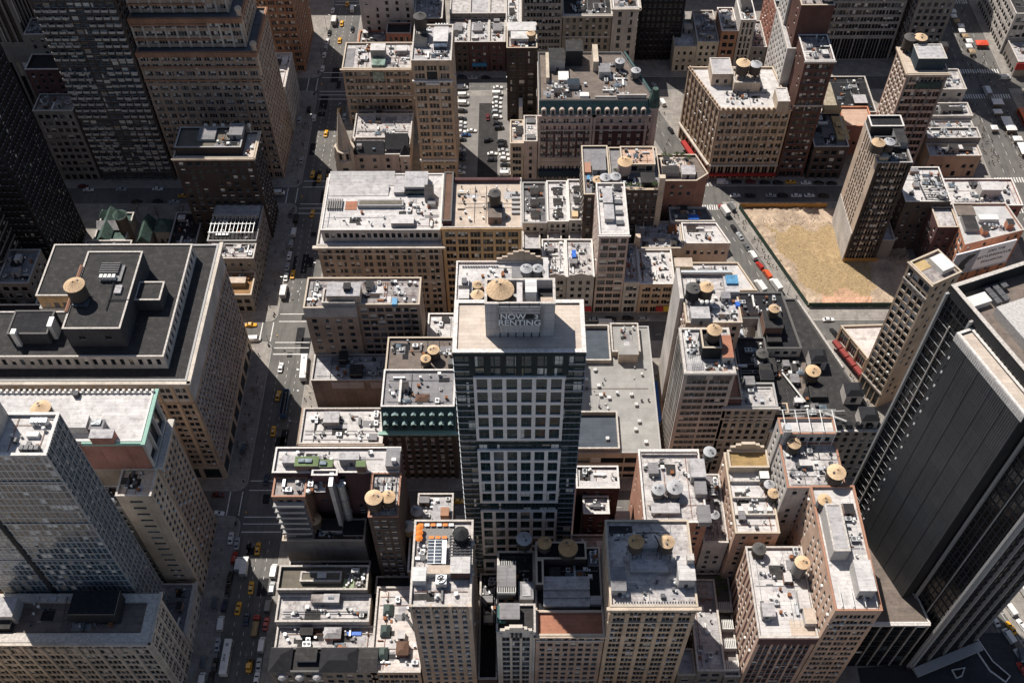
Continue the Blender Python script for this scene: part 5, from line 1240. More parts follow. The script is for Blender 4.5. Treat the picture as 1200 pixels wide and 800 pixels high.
b.boxpart('front_cladding', 70.5, 87.5, 121.1, 121.44, 41.6, 45.4, 'brick_maroon'); b.bulk(*(72.1, 75.6, 127.2, 131.2), 3, 'roof_box2', 'roof_silver'); b.boxpart('plywood_patch', *(80.1, 87.1, 122.5, 127.2)[:2], *(80.1, 87.1, 122.5, 127.2)[2:], 44.61, 44.72, 'roof_cream'); b.bulk(*(84.2, 87.4, 125.2, 129.7), 2.4, 'roof_box', 'roof_cream', door=False); b.bulk(*(83.5, 86.5, 130.0, 135.7), 2.2, 'roof_box', 'roof_white', door=False)
gear(b, 71.4, 86.6, 125, 150, vents=9, acs=3, sky=0, hatch=1, patches=3, pipes=3); b.finish()
water_tower(*(84.7, 141.6), 44.6, 2.1, 'water tower on a tall pale drum beside the brown lit side wall', leg=1.5, h=7, body='wood_grey'); water_tower(*(73.9, 148.6), 44.6, 2.0, 'round dark domed tank at the rear corner of the brown building', cone='dark', leg=.6, h=3)
b = B('long_white_roof_tower', 'tall tan brick building with long white roof and orange edged parapet', [(88, 121.5), (101, 121.5), (101, 161), (88, 161)], 64.4, 'brick_side_tan', 'roof_white', {'N': style(bay=4.1, fh=3.6, ww=1.1, wh=2, grp=3, gap=.12, gl='glass_black', bands=(-9.5,), top=2.6, var=(60, 12, 10, 8, 8)), 'L': style(bay=2.9, fh=3.5, ww=1.1, wh=1.8, skip=.2, shop=False)}, cop='orange_trim')
b.tier([(81.5, 161.2), (99, 161.2), (99, 177), (81.5, 177)], 0, 63, 'stone_grey', 'roof_white2', {'L': style(bay=2.9, fh=3.5, ww=1.1, wh=1.8, skip=.2, shop=False), 'N': S_rear}, cop='orange_trim'); b.tier([(81, 177.2), (98, 177.2), (98, 183), (81, 183)], 0, 68, 'stone_grey', 'roof_white', {'L': S_punch, 'N': style(bay=2.5, fh=3.5, ww=1.2, wh=2)}, cop='orange_trim')
b.tier((89.4, 94, 137, 152), 63.4, 69.5, 'roof_box', 'roof_silver', {}, par=.1, name='penthouse_wall'); b.bulk(*(94.5, 99.1, 125.4, 134.6), 5, 'roof_box', 'roof_white')
b.boxpart('chimney', 81.6, 83.6, 176.4, 178.6, 60, 71.5, 'galv')
m = M()
for k in range(4): m.bar((90+k*3.2, 122.2, 65.4), (90+k*3.2, 128, 65.4), .14); m.bar((90+k*3.2, 122.2, 63.5), (90+k*3.2, 122.2, 65.4), .14)
for k in range(5): m.bar((82+k*3.8, 176, 71), (82+k*3.8, 184, 71), .16); m.bar((82+k*3.8, 176, 63), (82+k*3.8, 176, 71), .12)
m.bar((81, 184, 71), (98.4, 184, 71), .16); m.bar((81, 176, 71), (98.4, 176, 71), .16); b.part('white_pipe_frame', m, 'ac_white')
gear(b, 95, 100.4, 123, 158, vents=8, acs=3, sky=0, hatch=1, patches=3, pipes=2); gear(b, 82.5, 98, 162, 176, z=62.1, vents=8, acs=3, sky=0, hatch=1, patches=4, pipes=4); b.finish()
water_tower(*(84.9, 174.4), 62.1, 1.9, 'tan lidded water tower behind the orange edged white roof', h=3.4, leg=1.4); water_tower(*(95.3, 163.3), 63.5, 2.6, 'broad tan lidded water tower beside the black panelled tower', h=3.8, leg=1.2); water_tower(*(90.1, 154.0), 63.5, 1.9, 'narrow water tower at the corner of the deep dark court', h=3.6, leg=1.2, body='wood_grey')
b = B('scalloped_parapet_house', 'narrow brown house with curved pale parapet and white stepped roofs', (67.4, 81, 154, 183), 48, 'brick_side_brown', 'roof_white', {'L': style(bay=2.9, fh=3.4, ww=1.0, wh=1.7, skip=.3, shop=False), 'N': S_rear}, cop='coping_tan')
b.tier((68, 80.6, 176, 182.4), 47, 50.5, 'stucco_cream', 'roof_ochre', {}, name='upper_wall', cop='coping_tan')
m = M()
for k, (a, h) in enumerate(((5.4, 1.4), (3.8, 2.6), (2.2, 3.4))): m.box(74.3-a, 74.3+a, 182.5-.04*k, 183.3+.04*k, 50.6+(0 if k == 0 else h-1.3), 50.6+h)
b.part('curved_parapet', m, 'stucco_cream')
for y in (160, 166, 172): b.boxpart('roof_wall', 68, 80.4, y, y+.5, 47.1, 48.6, 'coping')
for x in (70, 73, 76, 79): b.boxpart('roof_vent', x-.8, x+.8, 161.6, 162.8, 47.1, 48.4, 'ac_white')
b.boxpart('bluish_tarp', 77.5, 80.4, 172.6, 175.4, 47.2, 49.4, 'ac_white'); gear(b, 68, 80.4, 155, 175, vents=8, acs=4, sky=0, hatch=2, patches=2, pipes=2); b.finish()
water_tower(*(80.2, 165.9), 47.1, 1.7, 'tan lidded water tower on the edge of the scalloped parapet house', h=3, leg=1.4); water_tower(*(79.6, 169.5), 47.1, 1.6, 'grey lidded water tower behind a tan one on the scalloped parapet house', cone='grey', h=2.6, leg=1)
b = B('twin_grey_tank_building', 'building with stained white roof, two grey tanks and a lit red brick side wall', (39.4, 58.8, 156.6, 183), 50, 'brick_side_red', 'roof_white2', {'L': style(bay=6, fh=3.6, ww=.9, wh=1.4, skip=.6, shop=False), 'N': S_rear, 'R': S_rear}, cop='coping_white')
b.bulk(*(42.1, 45.0, 173.3, 177.1), 2.2, 'roof_box2', 'roof_grey', door=False); b.bulk(*(55.0, 59.5, 170.9, 177.4), 4, 'roof_box', 'roof_silver'); b.bulk(*(56.0, 59.4, 165.6, 171.4), 2.6, 'roof_box2', 'roof_grey', door=False); b.bulk(*(55.9, 59.6, 155.7, 161.6), 2.6, 'roof_box2', 'roof_grey', door=False)
b.bulk(*(41.8, 50.5, 159.6, 162.9), 1.5, 'roof_box2', 'roof_silver', door=False); b.boxpart('parapet_rail', 40, 58, 181.4, 182.2, 50.2, 51.4, 'coping_white')
gear(b, 40.4, 57, 158, 181, vents=10, acs=2, sky=0, hatch=0, patches=4, pipes=2); b.finish()
water_tower(*(44.2, 166.3), 49.1, 2.0, 'left of the two grey lidded tanks above the red brick side wall', cone='grey', h=3, leg=1.3, body='wood_grey'); water_tower(*(49.3, 166.9), 49.1, 2.4, 'right and larger of the two grey lidded tanks above the red brick side wall', cone='grey', h=3.2, leg=1.3, body='wood_grey')
water_tower(*(61.7, 180.0), 47, 1.9, 'grey lidded tank at the far corner of the stained white roof', cone='grey', h=3.4, leg=3, body='wood_grey'); water_tower(*(62.3, 162.0), 40, 1.5, 'small grey lidded tank beside the garden court', cone='grey', h=3, leg=2, body='wood_grey')
b = B('tank_side_wing', 'low wing with vents between the grey tank roof and the scalloped house', (59.2, 67, 156, 181), 38, 'stone_grey', 'roof_stain', {'N': S_rear}); gear(b, 59.8, 66.5, 158, 180, vents=6, acs=6, sky=0, hatch=2); b.finish()
b = B('garden_court_house', 'low rear house with roof garden in the dark court', (56, 70, 142, 155.6), 17, 'brick_dark', 'roof_olive', {'N': S_rear}); b.finish()
for k, (x, y) in enumerate(((66.5, 153), (68.2, 150.2), (65, 148.5))): tree(x, y, 16.2, 3.2, 1.6, 'small leafy shrub in the roof garden of the dark court', 'shrubs in the court roof garden', n=150, seed=40+k)
b = B('white_parapet_annex', 'white roofed annex just right of the tall tower foot', (19.6, 33.6, 174.6, 183), 40, 'brick_maroon', 'roof_white', {'N': S_rear}, cop='coping_white'); b.bulk(21, 33, 174.7, 177, .6, 'brick_red', 'roof_white', door=False, name='step'); gear(b, 20.4, 33, 177.5, 182.6, vents=4, acs=1, sky=0, hatch=0, patches=1); b.finish()
b = B('square_white_roof_house', 'small square white roof with dark skylight right of the tower', (21.8, 30.2, 167.4, 174), 36, 'brick_maroon', 'roof_white', {'N': S_rear}, cop='coping_white'); b.boxpart('skylight', 25, 27.4, 169.4, 172, 35.1, 36, 'steel_dark'); gear(b, 22.4, 29.6, 168, 173.4, vents=3, acs=0, sky=0, hatch=0, patches=0); b.finish()
b = B('mottled_roof_house', 'low house with blotched white and black L shaped roof', [(17.8, 155.6), (24.4, 155.6), (24.4, 149.8), (31, 149.8), (31, 164.6), (17.8, 164.6)], 27, 'brick_dark', 'roof_stain', {0: S_rear}); gear(b, 19, 30, 157, 163.6, vents=3, acs=0, sky=0, hatch=0); b.finish()
b = B('white_wedge_house', 'white wedge roof between the tower and the red brick side wall', (31.8, 39, 160, 172), 22, 'brick_dark', 'roof_white', {'N': S_rear}, cop='coping_white'); b.bulk(33.4, 38.4, 172.3, 176, 2, 'roof_box', 'roof_silver', 20, door=False); b.finish()
Stg = style(bay=2.6, fh=5.87, ww=2.3, wh=5.1, sill=.4, rec=.12, m=.2, top=.5, base=6, fr='frame_green', gl='glass_teal', gapw=.2, bars=2, var=(74, 9, 5, 0, 12), shop=False)
b = B('residential_tower', 'tall glass and stone residential tower with white roof and rental sign', (-15.8, 17.4, 160, 177), 131.4, 'glass_frame', 'roof_tilepink', {'N': Stg, 'L': Stg, 'R': Stg}, par=.5, cop='coping_white', pw=.9, trim='glass_frame')
m = M(); wins = []
Stc = style(bay=3.93, fh=5.72, ww=2.15, wh=4.0, sill=.5, rec=.4, m=.25, top=.15, base=.3, fr='frame_green', gl='glass_teal', bars=2, var=(88, 5, 2, 0, 6), shop=False)
rg = random.Random(9)
for z0, z1 in ((91.9, 121.7), (57.2, 87.0), (22.6, 52.3), (6, 19)):
 p0, p1 = (-11.0, 159.35), (12.6, 159.35)
 facade(m, b.wins, p0, p1, z0, z1, dict(Stc, base=.6), rg)
 for (x, nx) in ((-11.0, -1), (12.6, 1)):
  a = [(x, 159.35, z0), (x, 159.98, z0), (x, 159.98, z1), (x, 159.35, z1)]
  m.face(a if nx > 0 else a[::-1])
 m.quad((-11, 159.35, z1), (12.6, 159.35, z1), (12.6, 159.98, z1), (-11, 159.98, z1))
b.part('stone_grid', m, ['tower_stone', 'tower_stone', 'tower_stone', 'tower_stone'])
m = M()
for i in range(44):
 z = 6.4+i*2.935
 if z > 128: break
 for x0, x1 in ((-15.95, -11.1), (12.7, 17.55)): m.box(x0, x1, 159.72, 159.97, z-.14, z+.14, 0, True)
 m.box(17.43, 17.6, 160, 176.8, z-.14, z+.14, 0, True); m.box(-16, -15.83, 160, 176.8, z-.14, z+.14, 0, True)
b.part('floor_band', m, 'mullion')
m = M()
for k in range(7):
 x = -11.15+k*3.95; m.box(x-.75, x+.75, 159.7, 159.97, 122.0, 130.6, 0, True)
m.box(-15.9, 17.5, 159.62, 159.96, 130.2, 131.2, 0, True); m.box(-11, 12.6, 159.6, 159.97, 87.4, 91.5, 0, True) if False else None
b.part('dark_pier', m, 'glass_frame')
x0, x1, y0, y1 = -7.6, 9.6, 165.5, 173.6
b.tier((x0, x1, y0, y1), 130.9, 143.6, 'tower_panel', 'roof_silver', {}, par=3.2, pw=.45, cop='coping', name='plant_room_wall')
m = M()
m.box(-1.39, 1.39, -.07, 0, .04, 3.04, 0, True); pme_ = m.mesh('wall_panel', [MT['tower_panel']])
for k in range(6):
 for j in range(4):
  o = bpy.data.objects.new('wall_panel', pme_); o.location = (x0+1.433+k*2.867-b.root.location.x, y0-.005-b.root.location.y, 131+j*3.1); o.parent = b.root; col.objects.link(o)
b.boxpart('dividing_wall', .2, 1.6, 166, 173.1, 140.4, 143.2, 'tower_panel'); b.bulk(2.4, 5.0, 168.6, 172.6, 3.8, 'ac_white', 'ac_white_roof', 140.4, door=False); b.bulk(6, 9, 166.6, 168.8, 1.4, 'ac_white', 'roof_cream', 140.4, door=False)
m = M(); m.box(5.6, 9.2, 169.4, 172.9, 140.42, 140.6); b.part('grille', m, 'black_clad'); m = M()
for k in range(4): m.lathe(2+k*.9, 166.4, [(.3, 140.4), (.3, 142.6), (.4, 142.7), (.1, 143)], 7)
b.part('roof_vent', m, 'galv'); b.boxpart('blue_door', 9.62, 9.75, 168.2, 169.6, 131, 134.4, 'tarp_navy')
gear(b, -7, 0, 166.2, 173, z=140.4, vents=4, acs=1, sky=0, hatch=0, patches=1, pipes=2); b.finish()
t = empty('rental_sign', (.9, 164.4, 131)); tag(t, 'grey rooftop sign reading NOW RENTING on the tall tower', 'sign')
m = M(); m.box(-4.2, 6.0, 164.5, 165.0, 133.6, 143.4, 0, True); m.build('board', [MT['sign_grey']], t)
m = M(); m.box(-4.1, 5.9, 164.44, 164.497, 141.0, 143.2, 0, True); m.build('top_band', [MT['tower_panel']], t); m = M(); m.box(-4.1, 5.9, 164.44, 164.497, 133.7, 136.6, 0, True); m.build('lower_band', [MT['tower_panel']], t)
m = M()
for k in range(6): x = -4+k*1.98; m.bar((x, 165.2, 131), (x, 165.2, 143), .12)
for k in range(2): m.bar((-4.1, 164.6, 143.8+k*.9), (5.9, 164.6, 143.8+k*.9), .08)
for k in range(5): m.bar((-4+k*2.4, 164.7, 143.4), (-4+k*2.4, 164.7, 144.8), .07)
m.build('sign_frame', [MT['steel_dark']], t)
text_part(t, '212.Tower31.com', (.9, 164.42, 142.1), (pi/2, 0, 0), 1.35, 'frame_grey'); text_part(t, 'NOW', (-3.9, 164.44, 139.8), (pi/2, 0, 0), 2.9, 'sign_letters', align='LEFT', sx=.82); text_part(t, '3', (4.5, 164.44, 139.8), (pi/2, 0, 0), 2.3, 'sign_letters', align='LEFT', sx=.9); text_part(t, 'RENTING', (.9, 164.44, 137.5), (pi/2, 0, 0), 2.9, 'sign_letters', sx=.86)
m = M(); m.box(2.3, 4.3, 164.42, 164.49, 139.2, 140.8, 0, True); m.build('dark_patch', [MT['black_clad']], t)
water_tower(-3.9, 169.6, 140.4, 3.2, 'large tan cone water tank inside the tall tower rooftop enclosure', leg=.5, h=3.2, flat=.62)
b = B('brown_corner_apartments', 'brown brick apartment house with grey topped bay and roof terrace clutter', [(-76.5, 243.5), (-57.5, 243.5), (-57.5, 245), (-34.8, 245), (-34.8, 258), (-76.5, 258)], 49.5, 'stone_brown', 'roof_stain', {0: style(bay=4.3, fh=3.7, ww=1.4, wh=1.8, var=(70, 12, 10, 3, 5)), 2: style(bay=3.1, fh=3.6, ww=1.9, wh=2.0, var=(65, 12, 10, 5, 8), fr='frame_grey'), 5: S_brown}, cop='coping_tan')
m = M(); m.box(-76.6, -57.4, 243.25, 243.48, 44.6, 49.4, 0, True); b.part('grey_band', m, 'stone_grey'); b.tier((-69.6, -57.8, 244.2, 251), 48, 51.5, 'stone_grey', 'roof_stain', {}, name='upper_wall', cop='coping')
b.bulk(*(-67.9, -56.0, 245.5, 251.6), 5, 'stucco_cream', 'roof_silver'); b.bulk(*(-61.7, -59.3, 247.4, 249.9), 7, 'black_clad', 'roof_tar', door=False); b.boxpart('tarp', *(-44.7, -42.8, 244.5, 247.7), 48.7, 50.2, 'tarp_sky'); b.boxpart('plank_stack', *(-50.2, -47.7, 247.1, 247.9), 48.7, 49.2, 'rust')
fire_escape(b, -38.5, 244.95, 24, 47); gear(b, -56.5, -36, 246, 257, vents=10, acs=4, sky=1, hatch=1, patches=3, pipes=4); gear(b, -75.6, -70.4, 244.5, 257, vents=6, acs=2, sky=0, hatch=0, patches=2); b.finish()
b = B('blank_brown_wall_house', 'low house with grey roof above a broad blank dark brown wall', (-76.4, -47.5, 231, 243.2), 22.5, 'brick_plain_brown', 'roof_silver', {'L': S_brown}, cop='coping')
m = M()
for x0, x1, z0, z1 in ((-69, -57, 17.5, 21.5), (-54.5, -49, 17.5, 21.5)): m.box(x0, x1, 230.85, 230.98, z0, z1, 0, True)
b.part('rendered_patch', m, 'stone_grey'); b.bulk(-62, -57.5, 232.5, 237, 2.4, 'black_clad', 'roof_tar'); b.bulk(-66.5, -63.5, 238.5, 242.5, 3.4, 'black_clad', 'roof_tar', door=False); gear(b, -75, -48, 232, 242.6, vents=9, acs=4, sky=1, hatch=2, patches=4, pipes=2); b.finish()
b = B('street_level_shops', 'single storey shops with pale purple awnings beside the blank brown wall', (-76, -47, 221.5, 230.6), 5.5, 'stone_dark', 'roof_tar', {}, cop='coping_dark')
b.boxpart('awning', -75, -66, 219, 222.8, 5.6, 6.2, 'awning_lilac'); b.boxpart('awning', -58, -50, 219.4, 222.6, 5.6, 6.2, 'awning_lilac'); b.bulk(-66, -60.5, 222.5, 226, 3.4, 'roof_box', 'roof_silver', 4.6, door=False); b.bulk(-60, -55.6, 222.5, 225, 2.4, 'roof_box', 'roof_cream', 4.6, door=False); b.finish()
b = B('corner_white_roof_house', 'low corner house with bright white roof and small boxy dormer', (-77, -47.5, 202.2, 217.5), 24, 'brick_brown', 'roof_white', {'N': S_brown, 'L': S_brown}, cop='coping', cornice=(.7, .7, 'stone_brown', 'NL'))
b.bulk(-69, -63.6, 210, 214.6, 2.6, 'roof_box', 'roof_silver', door=False); b.bulk(-52.6, -49.6, 203.5, 206, 1.2, 'roof_box2', 'roof_grey', door=False); gear(b, -76, -49, 203, 216.6, vents=14, acs=4, sky=0, hatch=0, patches=3, pipes=3); b.finish()
b = B('green_mansard_hotel', 'old hotel with green copper mansard roof full of dormers', (-46.6, -21.2, 202.2, 222), 32, 'brick_dark', 'roof_grey', {'N': style(bay=2.85, fh=3.5, ww=1.1, wh=2.2, ledge=.2), 'L': S_rear}, cop='coping_green', spm='stone_brown', cornice=(1.3, .8, 'coping_green', 'N'))
m = M(); a = [(-46.6, 202.3, 32.2), (-21.2, 202.3, 32.2), (-21.2, 206.2, 40.5), (-46.6, 206.2, 40.5)]; m.face(a); m.quad((-46.6, 222, 32.2), (-46.6, 202.3, 32.2), (-46.6, 206.2, 40.5), (-46.6, 222, 40.5)); m.quad((-21.2, 202.3, 32.2), (-21.2, 222, 32.2), (-21.2, 222, 40.5), (-21.2, 206.2, 40.5)); b.part('mansard_roof', m, 'patina_dark')
b.tier((-46.5, -21.3, 206.2, 222), 32, 41.2, 'stone_grey', 'roof_grey', {}, cop='coping_white', name='parapet_wall')
for row, (z, y, n, w_, h) in enumerate(((33.0, 202.6, 8, 1.5, 2.6), (37.0, 204.4, 8, 1.3, 1.7))):
 for k in range(n):
  x = -45+k*3.2; big = (row == 1 and k == 1)
  m = M(); hw = w_/2*(1.5 if big else 1); m.box(x-hw, x+hw, y-.25, y+1.6, z, z+h, 0); m.quad((x-hw*.66, y-.27, z+.4), (x+hw*.66, y-.27, z+.4), (x+hw*.66, y-.27, z+h-.35), (x-hw*.66, y-.27, z+h-.35), 1)
  n0 = len(m.v); zt = z+h+.02; m.v += [(x-hw-.2, y-.45, zt), (x+hw+.2, y-.45, zt), (x+hw+.2, y+2.2, zt), (x-hw-.2, y+2.2, zt), (x, y-.45, zt+.6), (x, y+2.2, zt+.6)]; m.f += [(n0, n0+1, n0+4), (n0+1, n0+2, n0+5, n0+4), (n0+3, n0, n0+4, n0+5)]; m.m += [2]*3
  b.part('dormer', m, ['patina_dark', 'glass', 'dormer_cap'])
b.boxpart('roof_wall', -40.6, -39.8, 207.5, 217, 40.3, 42.2, 'coping_white'); hip(b, -35, -30, 208.6, 212, 40.4, .9, 'rust_roof', 1.4, 'skylight'); gear(b, -45, -22, 207.2, 221, z=40.3, vents=6, acs=2, sky=1, hatch=1, patches=2, pipes=2, tone='d'); b.finish()
b = B('dark_tank_roof_building', 'dark building with brown roof carrying two tan lidded tanks', (-46.4, -21.8, 222.4, 237.5), 40, 'brick_dark', 'roof_gravel', {'N': S_rear, 'L': S_rear}, cop='coping_tan')
b.boxpart('chimney', -24, -21, 223, 225.5, 39, 43, 'coping_dark'); gear(b, -45.4, -23, 228, 236.8, vents=6, acs=3, sky=1, hatch=1, patches=3, tone='d'); b.finish()
water_tower(*(-29.3, 228.5), 39.1, 2.0, 'rear tan lidded tank of the pair behind the green mansard', h=3.6, leg=1.4); water_tower(*(-31.9, 225.1), 39.1, 1.7, 'front tan lidded tank of the pair behind the green mansard', h=3, leg=1.4)
b = B('white_gable_rear_house', 'low white roofed rear house left of the tall tower roof', (-34, -17, 238, 262), 24, 'brick_maroon', 'roof_white', {'N': S_rear, 'L': S_rear}, cop='coping_white'); b.bulk(-25.8, -23.2, 240, 249, 1.8, 'roof_box2', 'roof_tar', door=False); gear(b, -33, -18, 239, 261, vents=7, acs=3, sky=1, hatch=1, patches=2); b.finish()
b = B('ornate_gable_building', 'white roofed building with ornate scrolled gable behind the tall tower', (-21.6, 12, 238, 261), 55, 'stone_grey', 'roof_white', {'N': S_rear, 'L': S_punch}, cop='coping_white')
m = M()
for k in range(9):
 a = pi*(k-4)/9; m.box(-7+k*2.0, -5+k*2.0, 260.9-.02*(k % 2), 261.6+.02*(k % 2), 55.2, 56.2+4.2*cos(a)**2)
b.part('scrolled_gable', m, 'stone_tan')
m = M()
for k in range(14): m.box(-20+k*.95, -19.5+k*.95, 259.4, 260, 55.2, 56.2)
b.part('balustrade', m, 'stone_rose'); b.bulk(*(-20.5, -16.9, 248.0, 252.5), 2.2, 'roof_box', 'roof_white', door=False); b.bulk(*(-20.3, -16.7, 242.0, 246.0), 2.2, 'roof_box', 'roof_white', door=False); b.boxpart('skylight', *(-19.3, -17.5, 248.0, 250.4), 57, 57.8, 'galv_dark'); b.bulk(*(-1.4, 2.3, 251.1, 256.1), 3, 'roof_box2', 'roof_grey'); b.bulk(10, 11.6, 248, 260, 3.4, 'black_clad', 'roof_white', door=False)
gear(b, -20, 11, 239, 259, vents=8, acs=2, sky=0, hatch=0, patches=2); b.finish()
water_tower(*(-13.6, 246.2), 54.1, 1.75, 'rear of the two tan lidded tanks left of the tower rooftop enclosure', h=3.2, leg=1.4); water_tower(*(-13.5, 241.4), 54.1, 2.2, 'front of the two tan lidded tanks left of the tower rooftop enclosure', h=3.4, leg=1.4)
water_tower(*(3.8, 253.3), 54.1, 2.1, 'left of the two grey lidded tanks below the scrolled gable', cone='grey', body='wood_grey', h=4, leg=1.2); water_tower(*(7.8, 253.8), 54.1, 1.9, 'right of the two grey lidded tanks below the scrolled gable', cone='grey', body='wood_grey', h=3.6, leg=1.2)
b = B('grey_roof_garage', 'wide low building with smooth grey roof and sunken blue grey roof wells', (14, 52, 202.2, 260.5), 17.6, 'stucco_cream', 'roof_smooth', {'N': style(bay=12, fh=5, ww=9, wh=3, sill=.6, base=4, gl='glass_black'), 'R': S_rear}, cop='coping_grey', par=.35)
b.tier((14.5, 37, 202.9, 219), 17.15, 19.4, 'stucco_cream', 'roof_bluegrey', {}, par=2.0, cop='coping', name='well_wall'); b.tier((20, 36.2, 242.5, 259.8), 17.15, 19.4, 'stucco_cream', 'roof_bluegrey', {}, par=1.8, cop='coping', name='well_wall')
b.tier((36.8, 47.6, 246, 260), 17.15, 20.2, 'stucco_cream', 'roof_smooth', {}, cop='coping', name='stair_wall'); b.bulk(39, 46.4, 242.8, 247, 5.2, 'stucco_cream', 'roof_smooth', 17.2, door=False)
for u in ((543, 333),): pass
for x, y in ((24, 238), (23.6, 229), (31, 231.5), (34.6, 226), (30, 239), (43, 227.5), (44.5, 223), (45, 215.5), (43.5, 212), (46.8, 206.5), (33, 208)): b.bulk(x-.5, x+.5, y-.5, y+.5, 1.1, 'ac_white', 'ac_white_roof', 17.2, door=False, name='roof_vent')
gear(b, 38.5, 46.5, 248, 259, z=19.3, vents=5, acs=0, sky=0, hatch=0, patches=1, pipes=0, ducts=0); gear(b, 22, 50, 220, 241, z=17.25, vents=1, acs=0, sky=0, hatch=0, patches=0, pipes=0, ducts=0, tone='d'); b.finish()
b = B('alley_deck', 'narrow alley deck with bright blue tarpaulin between grey roof and brick tower', (52.4, 58.6, 203, 247), 4.5, 'stone_grey', 'roof_smooth', {}, par=.2); b.boxpart('blue_tarp', 52.8, 55.4, 224, 243, 4.4, 4.9, 'tarp_blue'); b.boxpart('plywood_walk', 55.6, 58, 222, 246, 4.4, 5.0, 'roof_cream_ply'); b.finish()
b = B('brick_slab_tower', 'tall brick tower with pale edge wall, cluttered white roof and blue tarpaulin', (57.2, 76, 223.6, 246), 65, 'brick_side_brown', 'roof_white2', {'N': style(bay=3, fh=3.5, ww=1.2, wh=1.8, gl='glass_black'), 'L': style(bay=2.7, fh=3.4, ww=1.1, wh=1.7, var=(50, 15, 20, 10, 5))}, cop='coping_tan')
b.boxpart('edge_wall', 55.8, 57.1, 233, 247, 0, 66.5, 'stucco_grey'); b.bulk(*(58.6, 64.8, 223.2, 228.1), 3.6, 'roof_box2', 'roof_silver'); m = M()
for k in range(3): m.lathe(62.6+k*1.7, 229.6, [(.5, 67.7), (.5, 68.8), (.75, 68.9), (.1, 69.3)], 8)
b.part('roof_vent', m, 'ac_white'); b.bulk(*(71.7, 76.4, 235.8, 242.8), 2.4, 'roof_box', 'roof_silver', door=False); b.boxpart('blue_tarp', *(72.3, 76.4, 238.8, 242.7), 66.7, 67.6, 'tarp_sky'); b.boxpart('small_tarp', *(74.8, 76.2, 230.6, 232.5), 64.2, 65.4, 'tarp_blue')
m = M(); m.box(57.5, 75, 245.2, 246.2, 65.2, 66.2, 0, True); b.part('rear_pipe', m, 'galv'); gear(b, 58.4, 75, 225, 244.6, vents=12, acs=5, sky=0, hatch=1, patches=4, pipes=3); b.finish()
water_tower(*(59.9, 233.7), 64.1, 2.4, 'black domed tank beside a tan lidded one on the brick tower', cone='dark', body='black_clad', h=4.6, leg=2.4); water_tower(*(64.3, 234.1), 64.1, 2.3, 'tan lidded tank beside a black domed one on the brick tower', h=4.6, leg=2.4)
Sh = style(bay=7.2, fh=3.45, ww=1.55, wh=1.8, grp=4, gap=.1, m=.9, gl='glass_black', fr='frame_grey', top=3.2, var=(85, 6, 3, 3, 3))
b = B('striped_office_tower', 'grey office tower with banded black windows and red lettering on its roof', (54.4, 71, 202.2, 221), 65.4, 'stone_grey2', 'roof_silver', {'N': Sh, 'L': style(bay=1.9, fh=50, ww=1.0, wh=49, rec=.3, gl='glass_spandrel', shop=False, top=2), }, cop='coping', pw=.7, cornice=(.25, .5, 'stone_grey', 'N'))
m = M()
for x0, x1 in ((55.6, 61.6), (64, 70)): m.box(x0, x1, 202.0, 202.18, 61.8, 64.4, 0, True)
b.part('top_window_band', m, 'glass_spandrel')
b.tier((60.3, 66.4, 208.6, 216.6), 64, 70.5, 'black_clad', 'roof_tar', {}, cop='coping_tan', par=1.4, name='plant_room_wall'); b.bulk(66.9, 70.4, 206.4, 215.5, 3.6, 'roof_box', 'roof_terracotta'); m = M()
for k in range(7): m.bar((56.4, 204.8+k*.6, 66.8), (60, 204.8+k*.6, 66.8), .07); m.bar((56.4+k*.6, 204.8, 66.8), (56.4+k*.6, 208.4, 66.8), .07)
b.part('cooling_grid', m, 'ac_white'); m = M(); m.bar((56.4, 209.4, 65.4), (60, 212, 67), .3); m.bar((60, 212, 67), (60, 214, 67), .3); b.part('roof_duct', m, 'galv')
text_part(b.root, '60  6B', (65.4, 203.6, 65.0), (0, 0, 0), 2.1, 'rust', sx=1.2); gear(b, 55.6, 60, 209, 220, vents=8, acs=4, sky=0, hatch=0, patches=2); gear(b, 61, 70, 203, 208, vents=4, acs=1, sky=0, hatch=0, patches=1, pipes=1); b.finish()
water_tower(*(64.0, 212.8), 66.5, 2.3, 'tan lidded tank standing in a boxed frame on the striped office tower', h=4.4, leg=3.6)
b = B('terracotta_strip_building', 'narrow building with terracotta deck squeezed beside the striped office tower', (71.2, 75.8, 203, 222.8), 50, 'brick_maroon', 'roof_terracotta_pale', {'N': S_rear}, cop='coping_tan'); gear(b, 71.8, 75.2, 216, 222, vents=4, acs=2, sky=0, hatch=0, patches=0); b.finish()
b = B('stained_roof_stone_house', 'grey stone house with streaky white roof next to the striped tower', (70, 88.2, 202.2, 212), 46.5, 'stone_olive', 'roof_white2', {'N': style(bay=3, fh=3.7, ww=1.2, wh=2.2, ledge=.25, bands=(-7.5, 26), gl='glass_black'), 'L': S_rear}, cop='coping_grey', cornice=(.8, .9, 'stone_grey', 'N')); gear(b, 71, 87.4, 203, 211.4, vents=5, acs=1, sky=0, hatch=0, patches=3, pipes=1); b.bulk(78, 81.4, 210.2, 213.6, 2.4, 'roof_box2', 'roof_grey', door=False); b.finish()
b = B('black_roof_house', 'dark house with black flat roof and round black tank', (*(77.8, 88.4, 214.4, 234.0)[:2], 212.4, 233), 45, 'brick_maroon', 'roof_tar', {'L': S_rear, 'N': S_rear}, cop='coping_dark'); b.bulk(84, 88.4, 213, 217, 3, 'black_clad', 'roof_tar2'); b.bulk(84.6, 88.4, 217.6, 220.6, 1.8, 'black_clad', 'roof_tar', door=False); gear(b, 77, 88, 214, 232, vents=6, acs=3, sky=1, hatch=1, patches=1, tone='d'); b.finish()
water_tower(*(85.8, 223.6), 44.1, 2.0, 'round black tank with low dome on the black roofed house', cone='dark', body='black_clad', h=3, leg=.8)
